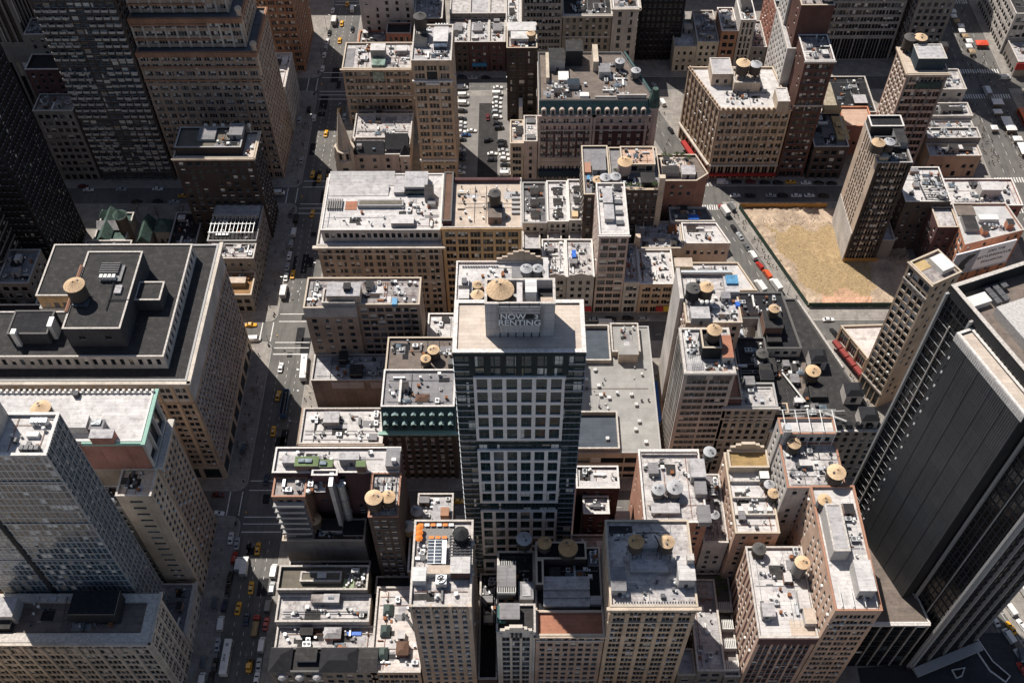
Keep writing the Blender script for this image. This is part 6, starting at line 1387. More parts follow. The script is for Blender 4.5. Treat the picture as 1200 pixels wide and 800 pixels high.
Sw = style(bay=3.1, fh=3.6, ww=1.2, wh=2.2, ledge=.2, gl='glass_black')
b = B('black_wedge_hotel', 'wedge shaped hotel with broad black roofs and slate corner pavilions on the diagonal avenue', [(88.6, 202.2), (127.4, 202.2), (106.6, 261.4), (89.6, 261.4)], 33, 'stone_grey2', 'roof_tar', {0: Sw, 1: Sw, 3: S_rear}, cop='coping_dark', par=.6, cornice=(1.0, .8, 'stone_grey', [0]))
b.tier([(89.8, 234), (103.6, 234), (100.6, 260.8), (77, 260.8), (77, 248), (89.8, 248)], 32, 37.4, 'stone_grey', 'roof_tar2', {0: style(bay=2.9, fh=4, ww=1.4, wh=1.6, sill=1.2, top=.4, shop=False, var=(20, 10, 70, 0, 0))}, cop='coping_dark', par=.6, name='upper_wall')
m = M(); m.bar((107.3, 260, 33.8), (118.4, 228, 33.8), .5); b.part('pale_parapet', m, 'coping')
b.bulk(90.5, 97, 240, 248, 5, 'brick_rust_dark', 'roof_tar', 36.8, door=False); b.bulk(91.4, 96.4, 236.4, 239.6, 1.6, 'black_clad', 'roof_tar', 36.8, door=False); m = M()
for k in range(4): m.box(81.5+k*.1, 82.6+k*.1, 238+k*4.4, 241+k*4.4, 36.9, 40)
for k in range(3): m.bar((80+k*1.6, 236, 37.4), (80+k*1.6, 252, 37.6), .2)
b.part('white_duct', m, 'galv')
for (x, y, s_) in ((108.8, 230.6, 3.6), (118.6, 215.6, 3.8), (121.8, 205.2, 3.8)):
 b.tier(rect(x-s_*.8, x+s_*.8, y-s_*.75, y+s_*.75), 32, 37.5, 'stone_grey', 'slate', {'N': style(bay=3, fh=4.5, ww=1.6, wh=2.6, sill=.8, top=.3)}, par=.2, name='pavilion_wall', cop='coping_dark'); hip(b, x-s_*.85, x+s_*.85, y-s_*.8, y+s_*.8, 37.6, 1.6, 'slate', 1.6, 'pavilion_roof')
m = M(); m.bar((96, 226, 33.6), (102, 213, 33.8), .35); m.bar((106, 209.5, 33.6), (115, 204.8, 33.7), .35); m.bar((92, 207.6, 34), (115, 209, 34), .18); b.part('white_rail', m, 'ac_white')
m = M(); m.face([(101, 222, 32.42), (103, 222, 32.42), (106, 232, 32.42), (104.4, 232, 32.42)]); m.face([(98.6, 214, 32.43), (100.4, 214, 32.43), (104.6, 222, 32.43), (102.4, 222, 32.43)]); b.part('walkway', m, 'roof_gravel')
b.bulk(104.2, 109.8, 214.6, 219, 2.2, 'black_clad', 'roof_tar', 32.4, door=False); b.bulk(98.4, 101.2, 221, 224.6, 2, 'roof_box2', 'roof_grey', 32.4); b.bulk(91, 93.6, 225, 231, 3, 'black_clad', 'roof_tar', 32.4, door=False)
b.boxpart('light_court', 89.6, 95.6, 208.4, 212.6, 32.42, 33.8, 'brick_tan'); m = M(); m.box(90.2, 95, 208.9, 212.1, 33.81, 33.9); b.part('court_opening', m, 'black_clad')
for k in range(5): m = M(); x = 108+k*3.6; m.box(x-1, x+1, 202.0, 203.6, 33.1, 35.4); m.quad((x-.6, 201.98, 33.4), (x+.6, 201.98, 33.4), (x+.6, 201.98, 34.9), (x-.6, 201.98, 34.9), 1); b.part('dormer', m, ['slate', 'glass_spandrel'])
gear(b, 91, 104, 224, 233, z=32.4, vents=8, acs=5, sky=1, hatch=2, patches=1, tone='d'); gear(b, 96, 112, 204, 220, z=32.4, vents=6, acs=3, sky=1, hatch=1, patches=2, tone='d'); gear(b, 82, 99, 249, 260, z=36.8, vents=8, acs=3, sky=0, hatch=1, patches=1, tone='d'); b.finish()
water_tower(*(105.4, 222.8), 32.4, 2.5, 'broad tan lidded tank on the black wedge hotel roof', h=4, leg=2.4); water_tower(93.6, 245.2, 41.8, 1.9, 'small tan lidded tank on the rust brick block of the wedge hotel', h=3.2, leg=1.4)
b = B('white_roof_hotel', 'big corner hotel with wide white roofs and ornate brown lower storeys', (-77.4, -28.8, 282.2, 320), 41.3, 'stone_brown', 'roof_white', {'N': style(bay=5.0, fh=3.75, ww=1.15, wh=2.1, grp=2, gap=.5, gl='glass', bands=(-5.2, 19.5), var=(70, 12, 8, 3, 7)), 'L': S_brown}, cop='coping', cornice=(1.5, .8, 'stone_lime', 'N'))
b.tier((-75.2, -29, 284.6, 316), 41, 47.2, 'stone_grey', 'roof_white', {'N': style(bay=2.3, fh=5, ww=1.2, wh=2.2, sill=1.2, top=.6)}, cop='coping_white', par=.4, name='upper_wall')
b.z = 46.8
def monopitch(b, x0, x1, y0, y1, z, h, mat):
 m = M(); m.quad((x0, y0, z), (x1, y0, z), (x1, y1, z+h), (x0, y1, z+h)); m.face([(x1, y0, z), (x1, y1, z), (x1, y1, z+h)]); m.face([(x0, y1, z), (x0, y0, z), (x0, y1, z+h)]); m.quad((x1, y1, z), (x0, y1, z), (x0, y1, z+h), (x1, y1, z+h)); return b.part('pitched_roof', m, mat)
monopitch(b, -74.4, -50.5, 303.5, 309, 47, 1.5, 'roof_white'); monopitch(b, -74.4, -48.4, 309.4, 315, 47, 2.6, 'roof_white'); b.bulk(-48, -39.4, 286, 290.6, 2.4, 'roof_box2', 'roof_white', door=False)
b.boxpart('sunk_court', -62, -44, 296.6, 300, 46.9, 48.4, 'roof_box2'); b.boxpart('court_floor', -61.3, -44.7, 297.3, 299.3, 48.41, 48.5, 'roof_olive'); b.bulk(-44, -35, 304.6, 313.4, 3.8, 'roof_box', 'roof_silver'); b.boxpart('glazed_screen', -43.6, -35.8, 303.8, 304.4, 46.9, 49.4, 'glass_teal'); b.bulk(-35.8, -32.4, 300, 305, 4.4, 'roof_box2', 'roof_tar', door=False); b.bulk(-48.2, -44.2, 304, 313, 1.6, 'roof_box2', 'roof_silver', door=False)
m = M(); 
for k in range(7): m.box(-74+k*.9, -73.5+k*.9, 295.6, 301, 47.2, 48, 0, True)
b.part('timber_slats', m, 'wood_grey'); b.boxpart('terracotta_deck', -67, -62.4, 295.8, 300.6, 46.82, 46.95, 'roof_terracotta'); gear(b, -47, -30, 286, 302, vents=10, acs=5, sky=0, hatch=2, patches=4); gear(b, -74, -50, 286, 295, vents=4, acs=0, sky=0, hatch=0, patches=1, pipes=1, ducts=0); b.finish()
b = B('tan_roof_loft', 'ochre framed loft building with tan roof and dark round tank', (-28.4, 2.2, 282.2, 309.5), 50.8, 'brick_ochre', 'roof_cream', {'N': style(bay=5.0, fh=3.75, ww=1.3, wh=2.3, grp=3, gap=.1, pier=.3, pierw=.9, gl='glass_black', top=2.2)}, cop='coping', pierm='brick_ochre', cornice=(.5, .7, 'brick_ochre', 'N'))
b.tier((-28.2, -24.6, 284, 311), 49.8, 52.6, 'brick_maroon', 'rust_roof', {}, par=.3, name='skylight_wall', cop='coping_dark'); b.bulk(-10.6, -5.4, 285, 289.6, 3.4, 'brick_brown', 'roof_gravel'); b.bulk(-10.8, -5.2, 289.8, 294.4, 2.2, 'black_clad', 'roof_tar', door=False); b.boxpart('roof_kerb', -22.6, -19.8, 292.6, 293.4, 50, 50.7, 'coping_tan'); b.boxpart('roof_kerb', -22.4, -19.6, 301, 301.8, 50, 50.7, 'coping_tan')
m = M()
for k in range(5): m.box(-1.6, 1.6, 290+k*2.6, 291.2+k*2.6, 50, 50.8, 0, True)
b.part('roof_ridge', m, 'coping_grey'); b.boxpart('rear_gutter', -24, 1.8, 307.6, 309, 50, 51.6, 'brick_maroon'); gear(b, -23, 1, 285, 306, vents=7, acs=1, sky=0, hatch=0, patches=2, pipes=3); b.finish()
water_tower(-8, 292.4, 52, 2.2, 'dark round tank with domed top on the tan roofed loft', cone='dark', body='wood_dark', h=5, leg=2)
hs = [((3, 13.4), 'roof_tilegrey', 'grey shingled row house with three roof hatches behind the tan loft'), ((13.6, 22.6), 'roof_white', 'white roofed row house second from the tan loft'), ((22.8, 31.4), 'roof_white2', 'patched white row house with yellow roof box beside the dark brown tower')]
for k, ((x0, x1), rm_, lb) in enumerate(hs):
 b = B('row_house', lb, (x0, x1, 318, 343), 17+k*.8, 'stone_grey', rm_, {'N': style(bay=2.7, fh=3.3, ww=1.1, wh=1.9, shop=False, base=3)}, cop='coping_white' if k else 'coping_grey', group='row houses behind the loft')
 b.tier((x0, x1-3, 306, 317.8), 0, 12, 'stone_dark', 'roof_silver', {'N': S_rear}, name='rear_wing_wall')
 for q in range(3): b.bulk((x0+x1)/2-1.8, (x0+x1)/2+1.8, 321.5+q*7, 324.5+q*7, 1.2 if k else 1.6, 'roof_box2', 'roof_tar', door=False, name='roof_hatch')
 if k == 2: b.boxpart('yellow_box', 24, 26.6, 319.4, 322.6, 17.7, 19.4, 'lid_tan')
 gear(b, x0+.6, x1-.6, 319, 342, vents=7, acs=2, sky=1, hatch=0, patches=2); b.finish()
fr3 = [((10.8, 20.4), 'roof_white', 'stone_grey2', 'white roofed grey shop house with black window bands'), ((20.6, 31.6), 'roof_white2', 'stone_grey', 'grey pointed gable shop house with red awning')]
for k, ((x0, x1), rm_, wm_, lb) in enumerate(fr3):
 b = B('shop_house', lb, (x0, x1, 282.2, 303), 22.5, wm_, rm_, {'N': style(bay=3.2 if k else 9, fh=3.7, ww=1.2, wh=1.9, grp=1 if k else 5, gap=.15, gl='glass_black')}, cop='coping_white', group='shop houses along the middle street'); 
 m = M(); xm = (x0+x1)/2; m.face([(x0, 282.15, 22.6), (x1, 282.15, 22.6), (x1-2, 282.15, 23.4), (xm, 282.15, 24.6), (x0+2, 282.15, 23.4)]); m.face([(x1, 282.6, 22.6), (x0, 282.6, 22.6), (x0+2, 282.6, 23.4), (xm, 282.6, 24.6), (x1-2, 282.6, 23.4)]); m.quad((x0+2, 282.15, 23.4), (xm, 282.15, 24.6), (xm, 282.6, 24.6), (x0+2, 282.6, 23.4)); m.quad((xm, 282.15, 24.6), (x1-2, 282.15, 23.4), (x1-2, 282.6, 23.4), (xm, 282.6, 24.6)); b.part('gable', m, wm_)
 if k: awning(b, 24, 31.4, 282, 3.2, 'awning_red')
 if k: b.boxpart('blue_tank', 18.9+4, 22.6+2, 292, 296, 21.6, 23.6, 'tarp_blue')
 gear(b, x0+.6, x1-.6, 284, 302, vents=12, acs=4, sky=0, hatch=1, patches=3, pipes=2); b.finish()
b = B('dark_gable_slot', 'dark slot house with two white pointed gables beside the tower enclosure', (3, 10.6, 283, 300), 20, 'black_brick', 'roof_tar', {'N': S_dark}, cop='coping_dark'); gable(b, 3.2, 6.8, 282.6, 284, 20, 1.6, 'roof_white', along='y'); gable(b, 6.9, 10.5, 282.6, 284, 20, 1.6, 'roof_white', along='y'); b.finish()
b = B('slim_white_tower', 'slim pale tower with white roof and three window columns', (32.2, 43.6, 282.2, 311), 46.6, 'stone_rose', 'roof_white', {'N': style(bay=3.5, fh=3.85, ww=2.4, wh=2.2, gl='glass_black', m=.6, bars=3, fr='frame_grey', bands=(5,)), 'L': style(bay=3.4, fh=3.8, ww=1, wh=1.7, skip=.4)}, cop='coping_white', cornice=(.6, .6, 'coping_white', 'N'))
b.bulk(34.4, 38, 298, 306, 2.6, 'roof_box', 'roof_silver', door=False); b.bulk(34.6, 38.2, 289.6, 297.4, 2.0, 'roof_box', 'roof_silver', door=False)
for y in (288, 293.5, 299.4): b.boxpart('skylight', 39, 42, y, y+2.2, 45.8, 46.6, 'galv_dark')
gear(b, 33, 43, 300, 310, vents=6, acs=3, sky=0, hatch=1, patches=0); b.finish()
b = B('grey_pebble_roof_house', 'low grey roofed house beside the slim pale tower', (43.8, 50.2, 282.2, 303.6), 19, 'stone_grey', 'roof_silver', {'N': style(bay=6, fh=3.6, ww=1.3, wh=2, grp=3, gap=.1, gl='glass_black')}, cop='coping'); gear(b, 44.4, 49.6, 284, 303, vents=5, acs=1, sky=1, hatch=0, patches=2); b.finish()
b = B('speckled_white_roof_house', 'low ochre house with speckled bright white roof and red and yellow awnings', (50.4, 64.6, 282.2, 301.4), 18, 'brick_tan', 'roof_white', {'N': style(bay=4.6, fh=3.8, ww=1.2, wh=2, grp=3, gap=.1, gl='glass_black', pier=.25, pierw=.6)}, cop='coping_white', pierm='brick_tan'); awning(b, 58.2, 61.2, 281.8, 3.4, 'awning_red'); awning(b, 61.3, 64.4, 281.8, 3.4, 'awning_yellow'); gear(b, 51, 64, 284, 300.6, vents=16, acs=2, sky=0, hatch=0, patches=4, pipes=2); b.finish()
b = B('long_white_roof_house', 'long low white roofed house running to the diagonal avenue', [(64.8, 282.2), (98.4, 282.2), (92.6, 297.6), (64.8, 297.6)], 14, 'brick_tan', 'roof_white', {0: S_brown, 1: S_brown}, cop='coping_tan'); b.bulk(65.6, 72.8, 292, 296.8, 4.4, 'stucco_olive', 'roof_cream', door=False); gear(b, 66, 90, 284, 296.6, vents=10, acs=3, sky=0, hatch=0, patches=4); b.finish()
b = B('pink_wall_house', 'low house with pinkish rear wall of arched windows and white roof', [(70.6, 305.4), (90, 305.4), (85.4, 317.4), (70.6, 317.4)], 17.4, 'stone_rose', 'roof_white', {0: style(bay=3.1, fh=5, ww=1.2, wh=2, sill=1.6, base=9, top=1.4, shop=False), 1: S_brown}, cop='coping_white'); gear(b, 72, 84, 306.4, 316.6, vents=3, acs=0, sky=0, hatch=0, patches=1); b.finish()
b = B('stained_grey_roof_house', 'low house with stained grey roof and square chimney left of the pink wall', (51, 70.2, 303.4, 319), 16.6, 'stone_rose', 'roof_silver', {'N': style(bay=5, fh=5, ww=1.0, wh=1.4, base=9, shop=False)}, cop='coping_tan'); b.boxpart('chimney', 49.6, 51.6, 302.4, 304.6, 0, 24, 'stone_tan'); b.boxpart('rusty_box', 64.6, 68.4, 312.4, 315.6, 15.7, 18, 'rust'); gear(b, 52, 69.6, 304.4, 318, vents=12, acs=5, sky=0, hatch=2, patches=3); b.finish()
b = B('grey_avenue_house', 'grey roofed house with blue tarpaulin on the diagonal avenue', [(66, 318), (85, 318), (82, 326.4), (66, 326.4)], 17.8, 'stone_grey', 'roof_tilegrey', {1: S_brown}, cop='coping'); b.boxpart('blue_tarp', 73.8, 78.2, 318.6, 321.2, 17, 18.4, 'tarp_blue'); gear(b, 67, 80, 319, 326, vents=5, acs=1, tone='d'); b.finish()
Sr = style(bay=2.9, fh=3.4, ww=1.2, wh=1.8, shop=False, var=(45, 22, 22, 4, 7), fr='frame_grey')
b = B('dark_brown_tower', 'dark brown brick house with orange terrace clutter on its roof', (28, 39, 313.4, 343), 38, 'brick_dark', 'roof_grey', {'N': Sr, 'L': Sr}, cop='coping_tan'); b.bulk(32, 37.6, 326, 338, 2.6, 'roof_box2', 'roof_grey'); b.boxpart('orange_screen', 28.8, 31.4, 326, 332, 37.2, 38.6, 'orange_trim'); b.boxpart('turquoise_cover', 29.6, 31, 322, 324.4, 37.2, 38.4, 'tarp_sky'); gear(b, 28.6, 38.4, 314.4, 325, vents=7, acs=5, sky=0, hatch=1, tone='d'); b.finish()
b = B('roof_garden_building', 'dark brown building crowned by a leafy roof garden and pinkish penthouse', (39.4, 60, 317, 343), 37, 'brick_dark', 'roof_grey', {'N': Sr, 'L': S_rear}, cop='coping_tan')
b.tier((44, 58, 328, 339), 36, 41, 'stucco_cream', 'roof_pinkdeck', {'N': style(bay=3.4, fh=4, ww=2.2, wh=2.4, sill=.6, top=.4)}, name='penthouse_wall', cop='coping_tan'); b.bulk(52, 57.6, 319.4, 325, 2.8, 'black_clad', 'roof_tar', door=False); b.boxpart('planter', 40.2, 59.4, 317.6, 318.6, 36.1, 36.9, 'brick_tan'); b.boxpart('pale_stack', 58.6, 61, 316.4, 318.6, 0, 44, 'stucco_cream'); gear(b, 45, 57, 329, 338, z=40.1, vents=4, acs=2, sky=1, hatch=0, patches=0); gear(b, 41, 51, 319.5, 327, vents=4, acs=2, sky=1, hatch=0, patches=1, tone='d'); b.finish()
water_tower(*(45.2, 327.0), 36.1, 2.9, 'pink drummed water tower with tan lid above the roof garden', h=5.4, leg=1.8, body='stone_rose'); water_tower(*(33.9, 318.5), 37.1, 2.2, 'low tan lidded tank left of two grey ones by the roof garden', h=2.6, leg=1.6); water_tower(*(36.7, 318.4), 36.1, 2.2, 'left of the two pale grey tanks by the roof garden', cone='grey', body='wood_grey', h=4.6, leg=2); water_tower(*(40.7, 318.9), 36.1, 2.2, 'right of the two pale grey tanks by the roof garden', cone='grey', body='wood_grey', h=4.6, leg=2)
for k, (x, y) in enumerate(((42, 319.4), (44.6, 318.4), (40.8, 324), (47.5, 318.6), (51, 318.4), (57, 318.2), (42, 327.6))): tree(x, y, 36.1, 3.4+.4*(k % 3), 1.7, 'leafy shrub in the roof garden of the dark brown building', 'shrubs in the big roof garden', leaf='leaf', n=150, seed=60+k)
b = B('brown_corner_house', 'brown corner house with cut corner and roof terrace on the diagonal avenue', [(60.4, 326.6), (76, 326.6), (81.4, 331), (77.4, 343), (60.4, 343)], 33, 'brick_red_dark', 'roof_gravel', {0: style(bay=3.4, fh=3.4, ww=1.1, wh=1.7, skip=.45, shop=False)}, cop='coping_tan'); b.bulk(70, 75.6, 328.6, 334, 2.6, 'roof_box', 'roof_silver'); b.bulk(62, 69, 330, 334, 2.2, 'roof_box2', 'roof_tar', door=False); b.boxpart('terrace_deck', 62, 73, 335.5, 342, 32.12, 32.3, 'roof_tilepink'); gear(b, 61.4, 75, 335, 342, z=32.3, vents=4, acs=2, sky=0, hatch=1, patches=0); b.finish()
for k, (x, y) in enumerate(((66, 341), (68.6, 341.6), (71.2, 341.4), (74, 339.6), (63.4, 341.4))): tree(x, y, 32.3, 3.2, 1.7, 'bright green shrub on the roof terrace of the brown corner house', 'shrubs on the corner roof terrace', leaf='leaf', n=160, seed=80+k)
b = B('church_parsonage', 'pinkish stone church house with dark slate hipped roofs', (-75, -49, 366, 378), 13, 'stone_rose', 'roof_stain', {'N': style(bay=6.4, fh=3.6, ww=1.3, wh=1.9, skip=.1, base=3.5, shop=False), 'R': S_rear}, cat='church house')
def lean(b, x0, x1, y0, y1, z, h, mat): 
 m = M(); m.quad((x0, y0, z), (x1, y0, z), (x1-.6, y1, z+h), (x0+.6, y1, z+h)); m.face([(x1, y0, z), (x1, y1, z), (x1-.6, y1, z+h)]); m.face([(x0, y1, z), (x0, y0, z), (x0+.6, y1, z+h)]); return b.part('slate_roof', m, mat)
lean(b, -75.4, -60, 365.6, 371.5, 13.1, 3.4, 'slate'); lean(b, -60.6, -49, 368, 375, 14.2, 3.6, 'slate'); hip(b, -53, -48.4, 365.2, 370, 13.2, 4, 'slate', 2.2)
b.tier((-53, -48.6, 364.6, 366), 0, 13, 'stone_rose', 'slate', {'N': style(bay=4, fh=3.6, ww=1.4, wh=2, base=4)}, name='bay_wall'); m = M(); m.box(-75, -53.2, 364.4, 365.9, 0, 3); b.part('plinth', m, 'stone_rose'); b.bulk(-72.6, -70.6, 368, 369.4, 2.4, 'roof_box', 'roof_grey', 14, door=False)
for x in (-72, -65): b.boxpart('skylight', x-.6, x+.6, 367.4, 368.3, 14.3, 15, 'glass_sky')
b.finish()
b = B('church', 'pale church with flat white side roof behind the stone spire', (-76, -49, 378.2, 396), 12, 'stone_grey', 'roof_white2', {}, cat='church'); gear(b, -75, -50, 379, 395, vents=6, acs=3, sky=1, hatch=1); b.finish()
t = empty('church_spire', (-78.4, 367.6, 0)); tag(t, 'tall pale stone church spire standing beside the left avenue', 'church tower')
sx_, sy_ = -78.4, 367.6
m = M(); m.box(sx_-4.3, sx_+4.3, sy_-4.3, sy_+4.3, 0, 10.5); m.build('tower', [MT['stone_tan2']], t); m = M(); m.lathe(sx_, sy_, [(5.4, 10.5), (5.4, 11.4), (4.2, 11.5), (4.2, 15.5), (4.9, 15.6), (4.9, 16.4), (3.6, 16.6), (.12, 38)], 8); m.build('spire', [MT['stone_tan2']], t)
for k in range(4):
 a = pi/4+k*pi/2; m = M(); m.lathe(sx_+5*cos(a), sy_+5*sin(a), [(.9, 10.5), (.9, 14.5), (1.2, 14.6), (.05, 19.6)], 6); m.build('pinnacle', [MT['stone_tan2']], t)
for k in range(8): a = k*pi/4+pi/8; m = M(); m.obox((sx_+3.95*cos(a), sy_+3.95*sin(a)), (-sin(a), cos(a)), (cos(a), sin(a)), .6, .12, 11.8, 15); m.build('belfry_opening', [MT['black_clad']], t)
m = M(); m.box(-79.6, -77.2, 363.0, 363.28, 1, 7); m.build('door', [MT['door_dark']], t)
b = B('grey_flat_house', 'brown apartment house with white roof terraces on the left avenue', (-80.6, -48.6, 402, 421.6), 33.7, 'stone_brown', 'roof_white2', {'N': style(bay=4.0, fh=3.5, ww=1.2, wh=2, grp=2, gap=.25, var=(45, 25, 18, 4, 8), bands=(-16,), fr='frame_grey'), 'L': S_brown}, cop='coping_tan', cornice=(.9, .8, 'stone_tan'))
b.bulk(-67.5, -60.8, 409, 414, 5.6, 'roof_box2', 'roof_white'); b.boxpart('glazed_stair', -66.8, -60.6, 402.6, 408.6, 32.8, 35, 'glass_green'); b.bulk(-56, -51, 413, 417, 2.4, 'roof_box', 'roof_white', door=False); b.boxpart('grey_membrane', -79.8, -75.8, 403, 418, 32.82, 33, 'roof_grey'); b.boxpart('glass_bay', -66.6, -61.4, 401.2, 401.95, 27, 32, 'glass_green'); gear(b, -75, -68, 403, 420, vents=8, acs=2, sky=0, hatch=1, patches=2); gear(b, -60, -49.6, 403, 420, vents=8, acs=3, sky=0, hatch=1, patches=1); b.finish()
b = B('court_kitchen_row', 'low dark row with small white ducts behind the church', (-76, -49, 396.4, 401.6), 9, 'stone_dark', 'roof_tar', {'N': S_dark}); gear(b, -75, -50, 397, 401, vents=6, acs=6, tone='d'); b.finish()
b = B('tall_tan_loft', 'tall narrow tan tower with glazed roof and stepped balcony cornice', (-43.6, -26.8, 364, 389), 66.4, 'brick_tan2', 'roof_silver', {'N': style(bay=4.9, fh=3.8, ww=1.0, wh=2.1, grp=3, gap=.22, pier=.25, pierw=.8, var=(50, 22, 16, 4, 8), fr='frame_grey', m=.6, top=2.2), 'R': S_rear, 'L': S_punch}, cop='coping', pierm='brick_tan2')
m = M(); m.box(-43.8, -26.6, 363, 363.9, 55.8, 56.6, 0, True); m.box(-38, -32.4, 362.6, 363.85, 54.6, 55.7, 0, True); m.box(-43.8, -26.6, 363.1, 363.95, 11, 12, 0, True); b.part('string_course', m, 'coping_white'); m = M(); m.box(-37.4, -33, 363.6, 363.97, 57, 60.6, 0, True); b.part('dark_niche', m, 'black_clad')
b.bulk(-34.6, -28.6, 374, 384, 3, 'roof_box', 'roof_white'); b.boxpart('glazed_roof', -34.4, -28.8, 371, 374.4, 65.6, 68, 'glass_canopy'); b.bulk(-42.8, -37.6, 374, 380, 2.4, 'roof_box2', 'roof_tar', door=False); m = M()
for k in range(5): m.box(-34.2+k*1.2, -33.6+k*1.2, 385, 386, 68, 69.2)
b.part('vent_row', m, 'ac_white'); gear(b, -42.8, -28, 365, 372, vents=8, acs=4, sky=1, hatch=0, patches=2); gear(b, -43, -36, 373, 387, vents=6, acs=3, sky=0, hatch=0); b.finish()
water_tower(-40.4, 383.4, 65.5, 2.6, 'dark domed water tower at the rear of the tall narrow tan tower', cone='dark', h=6, leg=3)
PX0, PX1 = -25.6, -2.8
g = M(); g.quad((PX0, 363.6, .176), (PX1-.4, 363.6, .176), (PX1-.4, 424, .176), (PX0, 424, .176)); struct('parking_surface', g, 'concrete_pale'); g = M(); g.quad((-18, 364, .182), (-8.6, 364, .182), (-8.6, 418, .182), (-18, 418, .182)); struct('parking_aisle', g, 'roof_tar')
b = B('narrow_shop_pair', 'pair of narrow low houses with tan and white roofs beside the parking lot', (-2.4, 3.6, 363, 379), 22, 'stone_tan', 'roof_cream', {'N': style(bay=5, fh=3.7, ww=1.3, wh=2.1, grp=3, gap=.1), 'L': S_rear}, cop='coping_tan'); b.tier((3.8, 9.8, 363.2, 381), 0, 23, 'stone_rose', 'roof_white2', {'N': style(bay=3, fh=3.6, ww=1.1, wh=1.9)}, cop='coping'); b.boxpart('skylight', 5, 9, 376, 379.6, 22.1, 23, 'galv_dark'); b.boxpart('skylight', 5, 9, 365.4, 368, 22.1, 23, 'galv_dark'); b.bulk(.2, 3.2, 369.4, 373.4, 2, 'roof_box2', 'roof_tar', door=False); gear(b, -2, 9, 366, 378, vents=6, acs=2); b.finish()
b = B('dark_white_top_building', 'tall dark building with white terraced roof beyond the parking lot', (-4, 10, 405, 424), 42.5, 'brick_black_brown', 'roof_stain', {'N': style(bay=3.9, fh=3.9, ww=2.0, wh=2.2, gl='glass_black'), 'L': S_dark}, cop='coping_tan', par=1.2); b.bulk(-2, 6, 409, 414.4, 3.2, 'roof_box', 'roof_white'); b.bulk(-3.6, 9.4, 416, 422.6, 2.6, 'roof_box', 'roof_white', door=False); b.boxpart('planter', -3, 4, 405.9, 406.8, 41.3, 42.2, 'rust'); m = M()
for k in range(8): m.box(2+k*.8, 2.4+k*.8, 415, 415.3, 42, 45)
b.part('white_posts', m, 'ac_white'); b.boxpart('white_stair', 1.6, 3.4, 398, 404.8, 0, 14, 'ac_white'); gear(b, -3.4, 9.4, 406, 409, vents=5, acs=2, sky=0, hatch=0); b.finish()
water_tower(7.2, 411.6, 41.3, 1.9, 'small tan water tower on the white terraced roof beyond the parking lot', body='wood_tan', h=3.4, leg=1)
PH = [(10.2, 363), (34.4, 363), (58.4, 363), (61.4, 365.2), (62, 368), (50.4, 400), (10.2, 400)]
Sho = style(bay=3.35, fh=3.65, ww=.8, wh=2.0, grp=2, gap=.25, ledge=.22, m=.5, base=5, var=(65, 15, 10, 3, 7), fr='frame_white')
Shr = dict(Sho, bay=4.6, grp=1, ww=1.1, m=1.6); Shs = style(bay=2, fh=3.65, ww=1.0, wh=2.2, base=9, m=.3)
fH = {0: Sho, 1: Shr, 2: Shs, 3: Shs, 6: S_rear}
b = B('mansard_brick_hotel', 'grand maroon brick hotel with stone window columns and dark green mansard', PH, 13, 'stone_rose', 'roof_gravel', fH, cap=False)
b.tier(PH, 13, 32, 'brick_maroon', 'roof_gravel', fH, spm='stone_rose', cap=False); b.tier(PH, 32, 38.4, 'stone_rose', 'roof_gravel', {k: dict(v, top=.4) for k, v in fH.items()}, cop='coping', cornice=(.9, .7, 'stone_rose', [0, 1]))
m = M()
for z in (10.2, 13.2, 29.4, 33.2): m.box(10.1, 58.5, 362.55, 362.96, z, z+.6, 0, True)
for x in (10.6, 33.4, 34.8, 57.6): m.box(x-.5, x+.5, 362.4, 362.94, 8, 37, 0, True)
b.part('string_course', m, 'stone_rose_pale')
m = M(); m.quad((10.2, 362.9, 38.6), (58.6, 362.9, 38.6), (57.6, 365.4, 44), (10.2, 365.4, 44)); m.quad((58.6, 362.9, 38.6), (62.1, 368, 38.6), (59.6, 368.4, 44), (57.6, 365.4, 44)); m.quad((62.1, 368, 38.6), (50.6, 400.1, 38.6), (48.2, 399, 44), (59.6, 368.4, 44)); b.part('mansard_roof', m, 'patina_dark')
for k in range(12):
 x = 12.4+k*3.95; m = M(); n = 7; pts = [(x-1.15, 38.5)]+[(x+1.15*cos(pi-a*pi/6), 40.6+1.15*sin(pi-a*pi/6)) for a in range(n)]+[(x+1.15, 38.5)]
 m.face([(px, 362.5, pz) for px, pz in pts][::-1])
 for q in range(len(pts)-1): (ax, az), (bx_, bz) = pts[q], pts[q+1]; m.quad((ax, 362.5, az), (ax, 364.6, az), (bx_, 364.6, bz), (bx_, 362.5, bz))
 m.quad((x-.62, 362.47, 38.7), (x+.62, 362.47, 38.7), (x+.62, 362.47, 40.8), (x-.62, 362.47, 40.8), 1); b.part('arched_dormer', m, ['stone_rose_pale', 'glass'])
b.tier([(10.3, 365.4), (57.5, 365.4), (59.4, 368.6), (48.2, 399), (10.3, 399)], 38.2, 44.5, 'stone_grey', 'roof_gravel', {}, name='parapet_wall', cop='coping_dark', par=.8)
m = M(); m.lathe(60.4, 366.2, [(2.5, 0), (2.5, 40), (2.9, 40.1), (2.9, 41)], 10); b.part('corner_turret', m, 'stone_rose'); m = M(); m.lathe(60.4, 366.2, [(2.7, 41.01), (2.4, 44.6), (1.3, 49.2), (1.3, 49.8)], 10); b.part('turret_roof', m, 'patina')
